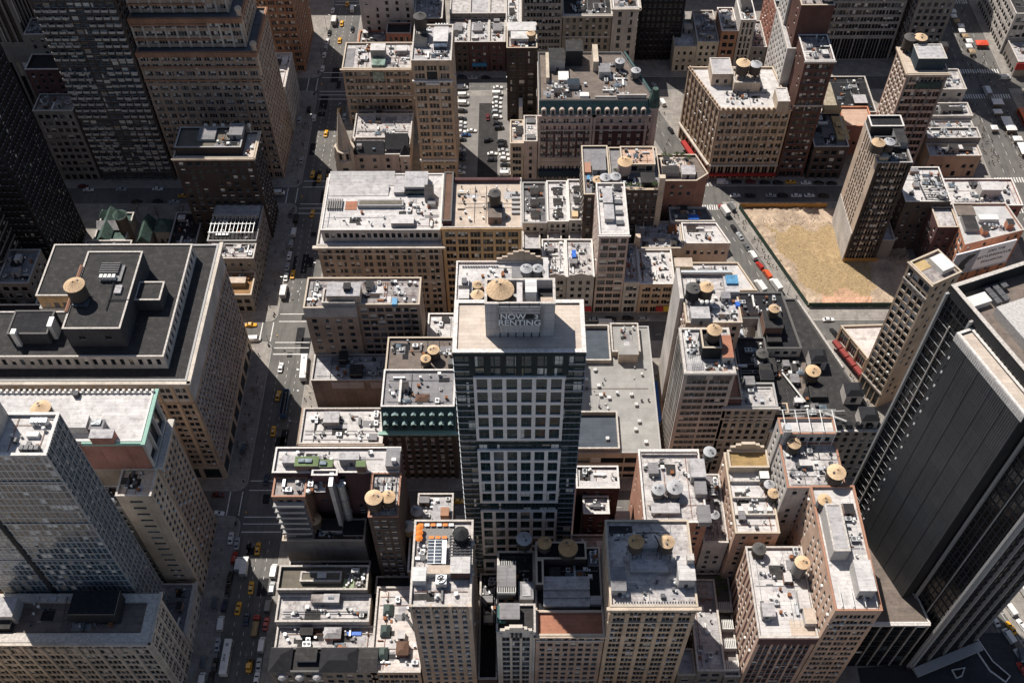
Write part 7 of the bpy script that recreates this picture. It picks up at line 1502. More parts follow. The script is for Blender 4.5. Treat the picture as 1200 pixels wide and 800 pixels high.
m = M(); m.box(10.4, 33, 361, 362.9, 3.4, 6.8, 0, True); b.part('shop_canopy', m, 'slate_blue'); b.bulk(15, 22, 386, 396, 5, 'roof_box2', 'roof_tar', 43.7); b.bulk(22.6, 30, 390, 398, 8, 'black_clad', 'roof_tar', 43.7, door=False); b.bulk(23, 28, 373.4, 377.4, 2.6, 'roof_box2', 'slate_blue', 43.7, door=False); b.bulk(37, 42, 381, 387, 3.4, 'roof_box', 'roof_grey', 43.7); b.boxpart('skylight', 19, 23.6, 378, 384, 43.7, 45.4, 'ac_white'); b.boxpart('pale_wall', 13.6, 15, 378, 396, 43.7, 46.6, 'stucco_cream'); b.boxpart('plant_screen', 44, 57, 366.2, 366.8, 43.8, 46.4, 'stucco_grey'); b.boxpart('plant_screen', 34.6, 43.8, 366.3, 366.8, 43.8, 45.4, 'stucco_grey'); b.boxpart('roof_fan', 28, 32, 366.8, 369.4, 43.8, 45.4, 'ac_white')
m = M(); m.box(34.6, 37, 386, 398.6, 43.7, 49); b.part('set_back_wall', m, 'stucco_cream')
m = M(); m.bar((49.6, 398, 45.2), (59.2, 370, 45.2), .5); b.part('green_rail', m, 'patina_dark'); gear(b, 12, 32, 366, 380, z=43.7, vents=12, acs=6, sky=1, hatch=1, patches=3, pipes=3, tone='d'); gear(b, 38, 50, 368, 392, z=43.7, vents=10, acs=8, sky=1, hatch=2, patches=2, pipes=4, ducts=4); b.finish()
water_tower(*(46.5, 387.3), 43.7, 2.0, 'rear grey tank in the pipework on the mansard brick hotel', cone='grey', body='wood_grey', h=3, leg=1.6); water_tower(*(53.1, 380.7), 43.7, 2.0, 'front grey tank by the corner turret of the mansard brick hotel', cone='grey', body='wood_grey', h=3, leg=1.6)
PS = [(89.2, 363), (120.2, 363), (116.6, 392.6), (78.7, 392.6)]
Sst = style(bay=3.3, fh=3.9, ww=1.05, wh=2.1, grp=2, gap=.15, pier=.35, pierw=.75, base=9.5, m=.3, var=(60, 15, 8, 12, 5), top=2.0)
b = B('tan_store_block', 'tan stone loft block with battlemented parapet, white roof and red shop canopy', PS, 41, 'brick_tan2', 'roof_white', {0: Sst, 3: Sst}, cop='coping_tan', pierm='brick_tan2', cornice=(.4, .5, 'brick_tan2', [0, 3]))
m = M()
for i, (p0, p1) in enumerate(((PS[0], PS[1]), (PS[3], PS[0]))):
 L = hypot(p1[0]-p0[0], p1[1]-p0[1]); dx, dy = (p1[0]-p0[0])/L, (p1[1]-p0[1])/L; q = int(L/2.1)
 for k in range(q): m.obox((p0[0]+dx*(k+.5)*L/q+dy*.1, p0[1]+dy*(k+.5)*L/q-dx*.1), (dx, dy), (dy, -dx), .55, .35, 41.15, 42.1)
b.part('merlon', m, 'brick_tan2')
m = M(); p0, p1 = PS[3], PS[0]; L = hypot(p1[0]-p0[0], p1[1]-p0[1]); dx, dy = (p1[0]-p0[0])/L, (p1[1]-p0[1])/L
mid = ((p0[0]+p1[0])/2+dy*.95, (p0[1]+p1[1])/2-dx*.95); m.obox(mid, (dx, dy), (dy, -dx), L*.5, .55, 8.6, 9.4); m.box(89, 120.2, 361.9, 362.6, 8.6, 9.4, 0, True); b.part('stone_band', m, 'stone_lime')
m = M(); m.obox((p0[0]+dx*L*.62+dy*1.6, p0[1]+dy*L*.62-dx*1.6), (dx, dy), (dy, -dx), L*.38, 1.2, 3.2, 4.4); m.box(89.4, 120, 361.2, 362.4, 3.2, 4.4, 0, True); b.part('red_canopy', m, 'awning_red')
b.tier((*(87.1, 96.1, 380.2, 391.7),), 40, 46.5, 'stone_tan', 'roof_silver', {'N': style(bay=3, fh=4, ww=1.1, wh=1.8)}, par=.2, name='bulkhead_wall'); b.tier((*(96.4, 108.0, 375.5, 385.7),), 40, 45.5, 'stone_tan', 'roof_cream', {'N': style(bay=5, fh=5, ww=1.4, wh=2.4)}, name='bulkhead_wall'); b.tier((*(113.3, 118.4, 362.0, 371.2),), 40, 46, 'stone_tan', 'roof_white', {'N': style(bay=2.4, fh=4, ww=1, wh=1.6)}, par=.2, name='bulkhead_wall'); gear(b, 92, 112, 366, 378, vents=8, acs=2, sky=0, hatch=0, patches=1, pipes=1, ducts=0); b.finish()
water_tower(*(99.8, 380.6), 45, 2.9, 'tan lidded tank of the pair on the white roofed store block', h=5, leg=2.2); water_tower(*(105.3, 380.1), 45, 2.5, 'grey lidded tank of the pair on the white roofed store block', cone='grey', h=4.6, leg=2.2)
b = B('stained_annex_tower', 'narrow white sided annex between the store block and red brick tower', (117.4, 122, 380, 410), 60, 'stucco_white', 'roof_silver', {'L': S_punch}, cop='coping'); b.finish()
b = B('red_brick_tower', 'tall red brick tower with lit orange side wall and pale water tank', (121.2, 133.6, 364, 382), 65.6, 'brick_red_tower', 'roof_stain', {'N': style(bay=4, fh=3.6, ww=1.1, wh=1.9, grp=2, gap=.15, bands=(-24,), var=(50, 25, 15, 3, 7)), 'L': S_party}, cop='coping_white', cornice=(.5, .6, 'coping', 'N')); b.tier((119.6, 133.6, 382.2, 398), 0, 80, 'brick_red_tower', 'roof_stain', {'L': S_party}, cop='coping_tan', name='rear_wall'); b.tier((118.6, 132, 398.2, 412), 0, 82, 'stucco_white', 'roof_white2', {'L': style(bay=2.8, fh=3.5, ww=1.2, wh=1.8, shop=False)}, cop='coping', name='rear_wall'); gear(b, 122, 133, 365, 381, vents=6, acs=3, sky=0, hatch=1, patches=1); gear(b, 120, 133, 383, 397, z=79.1, vents=6, acs=3, sky=0, hatch=2, patches=1); gear(b, 119, 131, 399, 411, z=81.1, vents=6, acs=3, sky=0, hatch=2, patches=1); b.finish()
water_tower(131, 386, 79.1, 2.7, 'pale drummed water tower with tan lid on the red brick tower', body='wood_pale', h=5.6, leg=1.8)
b = B('black_patch_house', 'low house with mottled dark roof and yellow plywood terrace', (135, 150.6, 363, 386), 19.5, 'brick_dark', 'roof_tilegrey', {'N': S_dark, 'L': S_rear}); b.boxpart('plywood_terrace', 146.4, 152, 368, 384, 18.7, 19.6, 'roof_plyyellow'); b.bulk(147, 149.4, 376, 379, 2, 'stucco_ply', 'roof_plyyellow'); b.bulk(148, 150.4, 371, 373, 1.6, 'stucco_ply', 'roof_plyyellow', door=False); b.bulk(143, 151, 385.6, 388.4, 4, 'stucco_ply', 'roof_plyyellow', 18, door=False); gear(b, 136, 146, 364, 385, vents=8, acs=3, tone='d'); b.finish()
b = B('pink_membrane_house', 'low house with torn pinkish roof membrane beside the tan tower', (152.4, 166, 380, 394), 17, 'brick_red', 'roof_pinkdeck', {'N': S_rear}, cop='brick_orange'); b.finish()
b = B('yard_garages', 'dark yard buildings with tan and black roofs behind the tan tower', (146, 172, 396, 423), 12, 'stone_dark', 'roof_tar2', {'N': S_dark}); b.boxpart('tan_roof_panel', 148, 154, 398, 418, 11.2, 12.4, 'roof_stained_cream'); b.bulk(162, 168, 400, 406, 3, 'black_clad', 'roof_silver', door=False); gear(b, 155, 171, 398, 422, vents=5, acs=3, tone='d'); b.finish()
b = B('ornate_tan_tower', 'ornate tower with lit pinkish side wall and rounded roof penthouse', (167, 184.6, 366.6, 384.6), 57, 'brick_pink', 'roof_cream', {'L': style(bay=2.7, fh=3.5, ww=1.2, wh=2.1, ledge=.25), 'N': style(bay=5.6, fh=3.7, ww=1.5, wh=2.2, grp=3, gap=.1, gl='glass_black', pier=.3, pierw=.5, var=(92, 3, 2, 0, 3))}, cop='coping_tan', pierm='stone_dark', cornice=(.7, .7, 'stone_tan', 'NL'))
m = M(); m.box(167.1, 184.5, 366.3, 366.58, 0, 55.6, 0, True); 
b.tier((171, 183, 370, 380), 56, 62, 'slate_blue_wall', 'roof_silver', {'N': style(bay=3.6, fh=4, ww=1.2, wh=1.4, sill=1.6)}, par=.2, name='penthouse_wall'); b.bulk(184, 187, 381, 384, 4, 'brick_rust_dark', 'roof_tar'); m = M(); m.box(172, 183, 366.1, 366.55, 49.5, 52.5, 0, True); b.part('green_lettered_band', m, 'patina'); gear(b, 168, 184, 381, 384, vents=4, acs=3, sky=0, hatch=0); b.finish()
water_tower(174.4, 382.6, 56.1, 2.6, 'tan lidded tank behind the penthouse of the ornate tower', h=5, leg=2.6); water_tower(170.6, 383.4, 56.1, 2.8, 'dark domed tank beside the tan one on the ornate tower', cone='dark', h=5, leg=2)
lo = [((189.4, 213, 364, 372.4), 13, 'roof_white2', 'brick_tan', 'low tan walled building with white roof and black box, nearest in its avenue row'), ((189.6, 214, 372.8, 380), 16, 'roof_silver', 'stone_dark', 'low building with dark arched upper wall in the right avenue row'), ((191, 214.6, 380.4, 389), 13, 'roof_white', 'stone_grey', 'white roofed low shop third along the right avenue row'), ((191, 215, 389.4, 399), 15, 'roof_white2', 'stone_grey', 'white roofed low shop with three roof hatches in the right avenue row'), ((192, 214, 399.4, 406), 11, 'roof_stain', 'stone_dark', 'small low shop with patched roof in the right avenue row'), ((193, 216, 406.4, 422), 17, 'roof_white2', 'stone_grey', 'tall white shed roof at the far end of the right avenue row')]
for k, (r_, z, rm_, wm_, lb) in enumerate(lo):
 b = B('low_shop', lb, r_, z, wm_, rm_, {'N': style(bay=3.6, fh=3.6, ww=1.4, wh=1.8, skip=.3), 'R': S_brown}, cop='coping', group='low shops in the right avenue row')
 if k in (0, 3): b.bulk(r_[0]+9, r_[0]+13, r_[2]+2, r_[2]+5.5, 3, 'roof_box2', 'roof_tar'); b.bulk(r_[0]+14, r_[0]+20, r_[2]+3, r_[2]+5.6, 1.6, 'black_clad', 'roof_tar', door=False)
 gear(b, r_[0]+1, r_[1]-1, r_[2]+.8, r_[3]-.8, vents=6, acs=3, sky=1, hatch=1, patches=2); b.finish()
LX = [(fence(285.4)+1, 285.4), (168, 285.4), (168, 310), (142, 310), (142, 342.4), (fence(342.4)+1, 342.4)]
def lot_mesh():
 g = random.Random(4); m = M(); nx, ny = 46, 40
 grid = {}
 for j in range(ny+1):
  y = 285.2+(342.6-285.2)*j/ny; xa, xb = fence(y)+.4, 171
  for i in range(nx+1):
   x = xa+(xb-xa)*i/nx; e = min(i, nx-i, j, ny-j)/4
   z = .22+.0*e+max(0, 1-e)*g.uniform(.2, 1.3)+g.uniform(0, .22)
   grid[i, j] = len(m.v); m.v.append((x+g.uniform(-.3, .3)*(0 < i < nx), y+g.uniform(-.3, .3)*(0 < j < ny), z))
 for j in range(ny):
  for i in range(nx):
   y = 285.2+(342.6-285.2)*(j+.5)/ny; x = fence(y)+(171-fence(y))*(i+.5)/nx
   q = math.sin(x*.21+1)+math.sin(y*.33)+math.sin((x+y)*.13)
   mi = 0
   if j > 31+1.5*math.sin(i*.6) or i < 4+1.2*math.sin(j*.5) or x > 152+q: mi = 1
   if j < 5+1.4*math.sin(i*.45): mi = 1 if x < 128+q*2 or x > 150 else 2
   m.f.append((grid[i, j], grid[i+1, j], grid[i+1, j+1], grid[i, j+1])); m.m.append(mi)
 return m
struct('bare_earth', lot_mesh(), ['soil', 'gravel_grey', 'soil_red'])
g = random.Random(12); m = M()
for k in range(2600):
 e = g.random()
 if e < .45: y = g.uniform(332, 342); x = g.uniform(fence(y)+1, 142)
 elif e < .7: y = g.uniform(286, 342); x = fence(y)+1+abs(g.gauss(0, 4))
 elif e < .9: y = g.uniform(286, 309); x = g.uniform(150, 170)
 else: y = g.uniform(286, 340); x = g.uniform(fence(y)+1, 142)
 s_ = g.uniform(.08, .34); n = len(m.v); a = g.uniform(0, 6)
 for q in range(4): m.v.append((x+s_*cos(a+q*1.57)*g.uniform(.7, 1.3), y+s_*sin(a+q*1.57), .2))
 m.v.append((x, y, .3+s_*g.uniform(.6, 1.6)))
 for q in range(4): m.f.append((n+q, n+(q+1) % 4, n+4)); m.m.append(0)
o = m.build('rubble', [MT['rubble']]); tag(o, 'loose broken rubble scattered over the edges of the excavated lot', 'rubble', kind='stuff')
m = M()
for k in range(2400):
 y = g.uniform(290, 334); x = g.uniform(fence(y)+6, 150); a = g.uniform(0, 3.1); L = g.uniform(.3, .9)
 if x > 141 and y > 309: continue
 z = .5; m.face([(x-L*cos(a), y-L*sin(a), z-.03), (x+L*cos(a), y+L*sin(a), z-.03), (x+L*cos(a)*.5+.1, y+L*sin(a)*.5+.12, z+.02*g.random()), (x-L*cos(a)*.5+.1, y-L*sin(a)*.5+.12, z+.02*g.random())])
o = m.build('dry_grass', [MT['dry_straw']]); tag(o, 'thin dry straw over the middle of the excavated lot', 'grass', kind='stuff')
def fence_run(lb, pts, mat, h=2.7, pl=2.44, out=True):
 t = empty('site_fence', (*pts[0], 0)); tag(t, lb, 'fence'); me = None
 for (a, b_) in zip(pts[:-1], pts[1:]):
  L = hypot(b_[0]-a[0], b_[1]-a[1]); n = max(1, int(round(L/pl))); dx, dy = (b_[0]-a[0])/L, (b_[1]-a[1])/L; w_ = L/n
  p = M(); p.box(-w_/2+.03, w_/2-.03, -.04, .04, .1, h, 0, True); p.box(-w_/2, w_/2, .05, .12, .6, .75, 0, True); p.box(-w_/2, w_/2, .05, .12, h-.5, h-.35, 0, True); p.box(-w_/2-.06, -w_/2+.06, -.08, .14, 0, h+.1, 0, True); me = p.mesh('panel', [MT[mat]])
  for k in range(n):
   o = bpy.data.objects.new('panel', me); o.location = (a[0]+dx*w_*(k+.5)-pts[0][0], a[1]+dy*w_*(k+.5)-pts[0][1], .15); o.rotation_euler = (0, 0, atan2(dy, dx)); o.parent = t; col.objects.link(o)
 return t
fence_run('dark green site fence along the diagonal avenue side of the lot', [(fence(343.2), 343.2), (fence(285), 285)], 'fence_green'); fence_run('dark green site fence along the near street side of the lot', [(fence(285)+.3, 284.9), (160, 284.9)], 'fence_green'); fence_run('orange plywood fence along the far street side of the lot', [(fence(343.4)+.3, 343.4), (141, 343.4)], 'plywood', 3.2); fence_run('orange plywood fence at the foot of the lone tower in the lot', [(142.2, 310.4), (157, 310.4)], 'plywood', 2.4)
b = B('lone_lot_tower', 'lone tower in the empty lot with sunlit blank side wall', (142.2, 156, 311, 335.6), 57, 'brick_side_cream', 'roof_tar', {'L': style(bay=2.3, fh=3.5, ww=.9, wh=1.6, base=20, shop=False, skip=.25, top=4, m=4), 'N': style(bay=4.3, fh=3.6, ww=1.2, wh=2, grp=3, gap=.12, gl='glass_black', var=(62, 14, 12, 5, 7))}, cop='coping_grey', spm='brick_black_brown')
m = M(); m.box(142.3, 155.9, 310.6, 310.97, 0, 55.5, 0); 
b.boxpart('grey_lower_wall', 141.95, 142.17, 311.2, 335.4, .3, 17, 'stucco_grey'); b.boxpart('front_pier', 142.3, 143.6, 310.7, 310.96, 0, 56.6, 'brick_black_brown'); b.boxpart('front_pier', 154.6, 155.9, 310.7, 310.96, 0, 56.6, 'brick_black_brown')
m = M()
for k in range(14): m.box(143.7, 154.5, 310.75, 310.95, 5.6+k*3.6, 6.4+k*3.6, 0, True)
b.part('dark_spandrel', m, 'brick_black_brown'); fire_escape(b, 144.4, 310.6, 6, 52, 3.6, 1.6)
b.tier((142.6, 155.8, 328.6, 335.3), 56.1, 60.4, 'brick_dark', 'roof_tar2', {}, cop='coping_white', name='upper_wall'); b.bulk(151.4, 155.4, 320, 328, 3.4, 'roof_box2', 'roof_tar'); b.bulk(143, 146.4, 312, 316, 2.6, 'brick_tan', 'roof_cream', door=False); b.tier((143, 152, 317.6, 323.6), 56.1, 59.4, 'black_clad', 'roof_tar', {}, name='bulkhead_wall', cop='coping_dark'); gear(b, 146.6, 155, 312, 317, vents=4, acs=2, tone='d'); b.finish()
m = bpy.data.meshes
water_tower(*(141.4, 314.5), 58.6, 2.5, 'tan lidded tank of the pair on the lone tower in the lot', h=4, leg=1.6); water_tower(*(146.0, 315.4), 58.6, 2.1, 'grey lidded tank of the pair on the lone tower in the lot', cone='grey', h=3.6, leg=1.6)
b = B('lot_side_shed', 'low grey roofed shed at the back of the lone lot tower', (156.4, 162, 312, 326), 12, 'stone_dark', 'roof_silver', {'N': S_rear}); b.tier((156.4, 162, 326.2, 335), 0, 19, 'stone_dark', 'roof_silver', {'N': S_rear}); b.finish()
b = B('white_gear_roof_building', 'dark brick building with white roof crowded by black pipes and ducts', (163, 182, 318, 339), 29, 'brick_dark', 'roof_white', {'N': S_rear, 'L': S_rear}, cop='coping_white'); b.tier((174.5, 183, 306, 317.8), 0, 26, 'brick_maroon', 'roof_white2', {'N': S_rear, 'L': S_rear}, cop='coping_tan', name='front_wall'); m = M()
for k in range(4): m.bar((172, 319+k*3, 29.2), (181, 318+k*3, 29.2), .25)
m.bar((172, 319, 29.2), (171, 331, 29.2), .25); b.part('black_duct', m, 'steel_dark'); gear(b, 164, 182, 319, 338, vents=10, acs=6, sky=2, hatch=2, patches=2, pipes=2); fire_escape(b, 174.3, 312, 5, 24, nx=-1, ny=0); b.finish()
water_tower(179, 321, 28.1, 1.6, 'small pale round tank among the black ducts on the white gear roof', cone='grey', body='galv', h=2, leg=.6)
b = B('white_avenue_store', 'wide white roofed store with boxy skylights facing the right avenue', (184, 214.6, 320.6, 337), 24, 'brick_red', 'roof_white', {'N': S_rear, 'R': S_brown, 'L': S_brown}, cop='coping_white'); b.bulk(197.6, 206, 326, 331, 4.6, 'roof_box', 'roof_white'); 
for k in range(5): b.bulk(186.6+k*1.7, 187.8+k*1.7, 322.6, 323.8, 1, 'roof_box', 'roof_silver', door=False, name='roof_vent')
gear(b, 185, 213, 322, 336, vents=8, acs=7, sky=2, hatch=0, patches=2); b.finish()
OB = [(179, 292.6), (205.4, 300.6), (201.2, 319), (184, 314)]
b = B('orange_brick_building', 'orange brick building with pale metal roof behind a big billboard', [(182.6, 295.6), (209, 303.8), (206, 319.4), (183.4, 319.4)], 26.6, 'brick_orange', 'roof_metal', {3: style(bay=3.4, fh=3.8, ww=1.7, wh=2.3, fr='frame_white', gl='glass_spandrel'), 0: S_rear}, cop='coping'); b.bulk(184.6, 190, 303, 311, 2, 'roof_box2', 'roof_tar', door=False); b.bulk(191, 193.4, 301.4, 304.4, 2.8, 'brick_orange', 'roof_tar', door=False); b.bulk(202, 204.6, 304.6, 307.6, 3.2, 'brick_orange', 'roof_tar', door=False); b.boxpart('dark_metal_strip', 184.4, 192, 312.6, 318.6, 25.72, 26.1, 'roof_gravel'); b.boxpart('white_screen', 191.6, 199.6, 308.4, 311.4, 25.8, 28, 'ac_white'); gear(b, 192, 203, 303.6, 308, vents=4, acs=2, sky=0, hatch=0); b.finish()
ba, bb = Vector((176.6, 288.2)), Vector((203.2, 296.6)); bd = (bb-ba).normalized(); bn = Vector((bd.y, -bd.x)); ang = atan2(bd.y, bd.x); mid = (ba+bb)/2; bl = (bb-ba).length
t = empty('billboard', (mid.x, mid.y, 0)); tag(t, 'wide pale billboard with a dark shoe picture and a hashtag slogan', 'billboard')
def bq(m, u0, u1, z0, z1, o, d): m.obox((ba.x+bd.x*(u0+u1)/2+bn.x*o, ba.y+bd.y*(u0+u1)/2+bn.y*o), (bd.x, bd.y), (bn.x, bn.y), (u1-u0)/2, d, z0, z1)
ZB0, ZB1 = 16, 28.5
m = M(); bq(m, 0, bl, ZB0, ZB1, 0, .25); m.build('board', [MT['ad_white']], t); m = M(); bq(m, .1, bl*.40, ZB0+.1, ZB1-.1, .27, .012); m.build('photo_panel', [MT['ad_photo']], t); m = M(); bq(m, -.2, bl+.2, ZB0-.5, ZB0-.02, .3, .3); m.build('catwalk', [MT['galv']], t)
m = M()
for k in range(6): q = ba+bd*(1.5+k*(bl-3)/5)-bn*.6; m.bar((q.x, q.y, 0), (q.x, q.y, ZB1-1), .22)
m.build('support_post', [MT['steel_dark']], t)
sh = [(.8, 1), (3.2, 4.6), (3.8, 7.4), (6.2, 10.2), (9.3, 10.4), (9.8, 9.2), (7.6, 7.0), (6.6, 4.4), (7.4, 2.2), (6.2, 1.0), (3.6, 1.2), (3.2, 2.8), (1.2, .6)]
m = M(); m.face([(ba.x+bd.x*u+bn.x*.31, ba.y+bd.y*u+bn.y*.31, ZB0+z) for u, z in sh]); m.build('shoe_picture', [MT['ad_dark']], t)
def bt(body, u, z, s_): q = ba+bd*u+bn*.27; text_part(t, body, (q.x, q.y, z), (pi/2, 0, ang), s_, 'ad_dark', sx=1.0)
bt('JOIN THE', bl*.70, ZB0+9.6, 1.9); bt('#STYLEHIGHCLUB', bl*.70, ZB0+6.6, 1.95); bt('#KennethCole', bl*.70, ZB0+3.6, 1.7)
b = B('cluttered_low_roof', 'low roof strewn with pipes and frames under the billboard', [(160, 268), (196, 280), (192, 292), (158, 281)], 10, 'stone_dark', 'roof_stain', {0: S_dark}, cop='coping_white'); gear(b, 165, 188, 276, 284, vents=26, acs=14, sky=1, hatch=2, patches=4, pipes=5, ducts=4); b.finish()
NT0, NT1 = (134.4, 243.6), (139.8, 233.2)
pn = Vector((NT1[0]-NT0[0], NT1[1]-NT0[1])).normalized(); pr = Vector((-pn.y, pn.x))
NTp = [NT0, NT1, (NT1[0]+pr.x*12.6, NT1[1]+pr.y*12.6), (NT0[0]+pr.x*12.6, NT0[1]+pr.y*12.6)]
b = B('narrow_tan_tower', 'narrow tan office tower wedged beside the black panelled tower', NTp, 73, 'brick_tan2', 'roof_stain', {0: style(bay=2.6, fh=3.7, ww=1.9, wh=2.3, bars=2, var=(58, 15, 12, 9, 6), m=.5, top=2, bands=(-8, 9), base=9), 1: style(bay=4.2, fh=3.7, ww=1.0, wh=1.7, gl='glass_black', skip=.3)}, cop='coping_tan', cornice=(.5, .5, 'stone_tan', [0]))
q = Vector(NT0)+pn*2.6+pr*3.2; m = M(); m.obox(q, tuple(pn), tuple(pr), 2.2, 2.6, 72.12, 72.3); b.part('yellow_deck', m, 'roof_plyyellow'); m = M(); q = Vector(NT0)+pn*6+pr*8.6; m.obox(q, tuple(pn), tuple(pr), 3.4, 2.6, 72.1, 74.4); b.part('white_shed', m, 'ac_white'); b.finish()
ST0 = [(129.6, 264.8), (139.4, 242.8), (160, 250), (160, 266)]
b = B('low_tan_store', 'two storey tan store with white roof and red awnings on the diagonal avenue', ST0, 12.4, 'brick_tan2', 'roof_cream_white', {0: style(bay=5.2, fh=6, ww=4.2, wh=4.6, sill=.4, bars=4, base=4.6, pier=.3, pierw=.7, top=1.4, fr='frame_white')}, cop='coping_tan', pierm='brick_tan2')
dx, dy = (ST0[1][0]-ST0[0][0])/24.1, (ST0[1][1]-ST0[0][1])/24.1
for k in range(5): m = M(); m.obox((ST0[0][0]+dx*(2.6+k*4.8)+dy*1.1, ST0[0][1]+dy*(2.6+k*4.8)-dx*1.1), (dx, dy), (dy, -dx), 2.1, 1.0, 3.2, 4.4); b.part('awning', m, 'awning_dullred')
gear(b, 142, 158, 252, 262, vents=2, acs=0, sky=0, hatch=0, patches=0, pipes=0, ducts=0); b.finish()
bv = Vector((sin(radians(21)), -cos(radians(21)))); pv = Vector((-bv.y, bv.x)); o0 = Vector((110, 175.6))
def TP(L, p): q = o0+bv*L+pv*p; return (q.x, q.y)
H_ = 138.5
Sblk = style(gapw=.15, bay=1.55, fh=3.9, ww=1.25, wh=3.0, sill=.5, rec=.15, m=.3, base=6, top=3.4, fr='frame_dark', gl='glass_black', var=(100, 0, 0, 0, 0), shop=False)
b = B('black_panel_tower', 'huge black tower with plain dark panelled side and pale roof frame', [TP(0, 0), TP(50, 0), TP(50, 25), TP(0, 25)], H_, 'black_clad', 'roof_gravel', {0: Sblk, 1: Sblk}, par=4.2, pw=.9, cop='coping', trim='black_clad')
m = M()
for k in range(6): L = 1.4+k*1.55; 
b.tier([TP(11, -4.4), TP(37.5, -4.4), TP(37.5, -.02), TP(11, -.02)], 0, 134, 'black_clad', 'roof_tilepink', {}, par=.5, pw=.5, cop='coping_white', name='core_wall')
pw_, ph_ = 26.3/5, 131/22
pm_ = M(); pm_.box(-pw_/2+.08, pw_/2-.08, -.06, .06, .02, ph_-.02, 0, True)
for k in range(8): pm_.box(-pw_/2+.3+k*(pw_-.6)/7-.06, -pw_/2+.3+k*(pw_-.6)/7+.06, -.13, -.061, .03, ph_-.03, 0, True)
pme = [pm_.mesh('cladding_panel', [MT[x]]) for x in ('clad_a', 'clad_b', 'clad_c')]
rg = random.Random(2)
for i in range(5):
 for j in range(22):
  o = bpy.data.objects.new('cladding_panel', pme[rg.choices((0, 1, 2), (6, 3, 1))[0]]); x, y = TP(11.1+pw_*(i+.5), -4.47); o.location = (x-b.root.location.x, y-b.root.location.y, 2+j*ph_); o.rotation_euler = (0, 0, atan2(bv.y, bv.x)); o.parent = b.root; col.objects.link(o)
m = M(); x, y = TP(24.2, -4.5); m.obox((x, y), tuple(bv), tuple(pv), 13.3, .1, 131.2, 133.9); b.part('white_top_band', m, 'coping_white')
for j in range(40): m = M(); x, y = TP(12.3, -4.6); m.obox((x, y), tuple(bv), tuple(pv), .26, .06, 8+j*3, 8.9+j*3); b.part('vent_slot', m, 'ac_white' if j % 2 else 'steel_dark')
def fin(L, p, z0, z1, hl, hp, mat, nm='facade_fin'): m = M(); m.obox(TP(L, p), tuple(bv), tuple(pv), hl, hp, z0, z1); b.part(nm, m, mat)
for L in (.3, 10.2): fin(L, -.5, 4, 136, .3, .5, 'coping_grey')
fin(5.2, -.3, 4, 128, .14, .22, 'coping')
m = M()
for j in range(33):
 m.obox(TP(5.2, -.2), tuple(bv), tuple(pv), 4.6, .05, 8+j*3.7, 8.14+j*3.7)
b.part('white_mullion', m, 'galv')
for L in (38.6, 49.7): fin(L, -.45, 4, 138, .35, .5, 'coping_grey')
fin(44.2, -.3, 4, 134, .12, .22, 'coping_grey')
for k in range(5): m = M(); m.obox(TP(50.3, .4+k*6.05), tuple(bv), tuple(pv), .45, .22 if k else .5, 4, 138); b.part('facade_fin', m, 'coping_grey')
m = M(); m.obox(TP(52.6, 12.6), tuple(bv), tuple(pv), 1.5, 12.6, 4.4, 5.3); b.part('entrance_canopy', m, 'coping_grey'); m = M()
for k in range(4): m.obox(TP(52.6, 3+k*6.6), tuple(bv), tuple(pv), .2, .2, 0, 4.4)
b.part('canopy_post', m, 'steel_dark')
m = M(); m.obox(TP(16, 14), tuple(bv), tuple(pv), 6.6, 7, 134.3, 137.4); b.part('roof_plant', m, 'roof_box'); m = M(); m.obox(TP(5, 5), tuple(bv), tuple(pv), 1.6, 3.4, 134.3, 136.2); b.part('white_unit', m, 'ac_white')
for k in range(7): m = M(); L, p = 3+1.9*(k % 3), 10+2.4*(k//3); m.obox(TP(L, p), tuple(bv), tuple(pv), .9, .8, 134.3, 136); b.part('cooling_fan', m, 'galv_dark')
b.finish()
Sbf = style(gapw=.25, bay=3.4, fh=3.9, ww=2.9, wh=3.3, sill=.3, rec=.2, m=.2, base=.6, top=1.5, fr='frame_dark', gl='glass_black', var=(95, 3, 0, 0, 2), shop=False)
b = B('finned_black_annex', 'low black glass annex with white fins and gravel roof at the tower foot', [(103.6, 130.6), (125.6, 130.6), TP(40, -.3), TP(13, -4.8), (108, 162), (103.6, 150)], 34.5, 'black_clad', 'roof_gravel', {0: Sbf}, cop='coping_white', par=.6, trim='black_clad')
m = M()
for k in range(7): x = 103.9+k*3.6; m.box(x-.14, x+.14, 130.1, 130.58, 2, 34.2)
b.part('white_fin', m, 'coping'); m = M(); m.box(103.6, 125.6, 129.9, 130.56, 33.7, 34.5, 0, True); b.part('white_edge', m, 'coping_white'); b.finish()
b = B('buff_cornice_house', 'buff house top with corniced parapet at the bottom edge', (99, 118.6, 95, 101.8), 53.5, 'brick_tan', 'roof_cream', {}, cop='coping_tan', cornice=(.6, .6, 'stone_tan', 'B')); b.finish()
b = B('white_painted_tower', 'white painted wall with small windows at the top of the avenue', (-77.4, -50.4, 455, 478), 62, 'stucco_white', 'roof_silver', {'N': style(bay=5, fh=3.7, ww=1.2, wh=1.9, skip=.15), 'L': S_brown}); b.finish()
b = B('striped_roof_shop', 'low shop with part white striped roof in front of the white painted wall', (-79, -64.6, 443.6, 454.6), 17, 'brick_red', 'roof_stain', {'N': S_rear, 'L': S_brown}, cop='brick_orange'); gear(b, -78, -65, 444, 454, vents=4, acs=2, hatch=1); b.finish()
b = B('small_red_house', 'small red brick house with arched windows behind the terraced roof', (-64.2, -52, 443.2, 452), 23.5, 'brick_red', 'roof_tar', {'N': style(bay=3, fh=3.6, ww=1.2, wh=2.2)}); b.finish()
b = B('dark_rear_block', 'dark rear block beside the white painted wall', (-50, -36, 446, 470), 30, 'brick_black_brown', 'roof_stain', {'N': S_dark}); gear(b, -49, -37, 447, 469, vents=5, acs=3, hatch=2); b.finish()
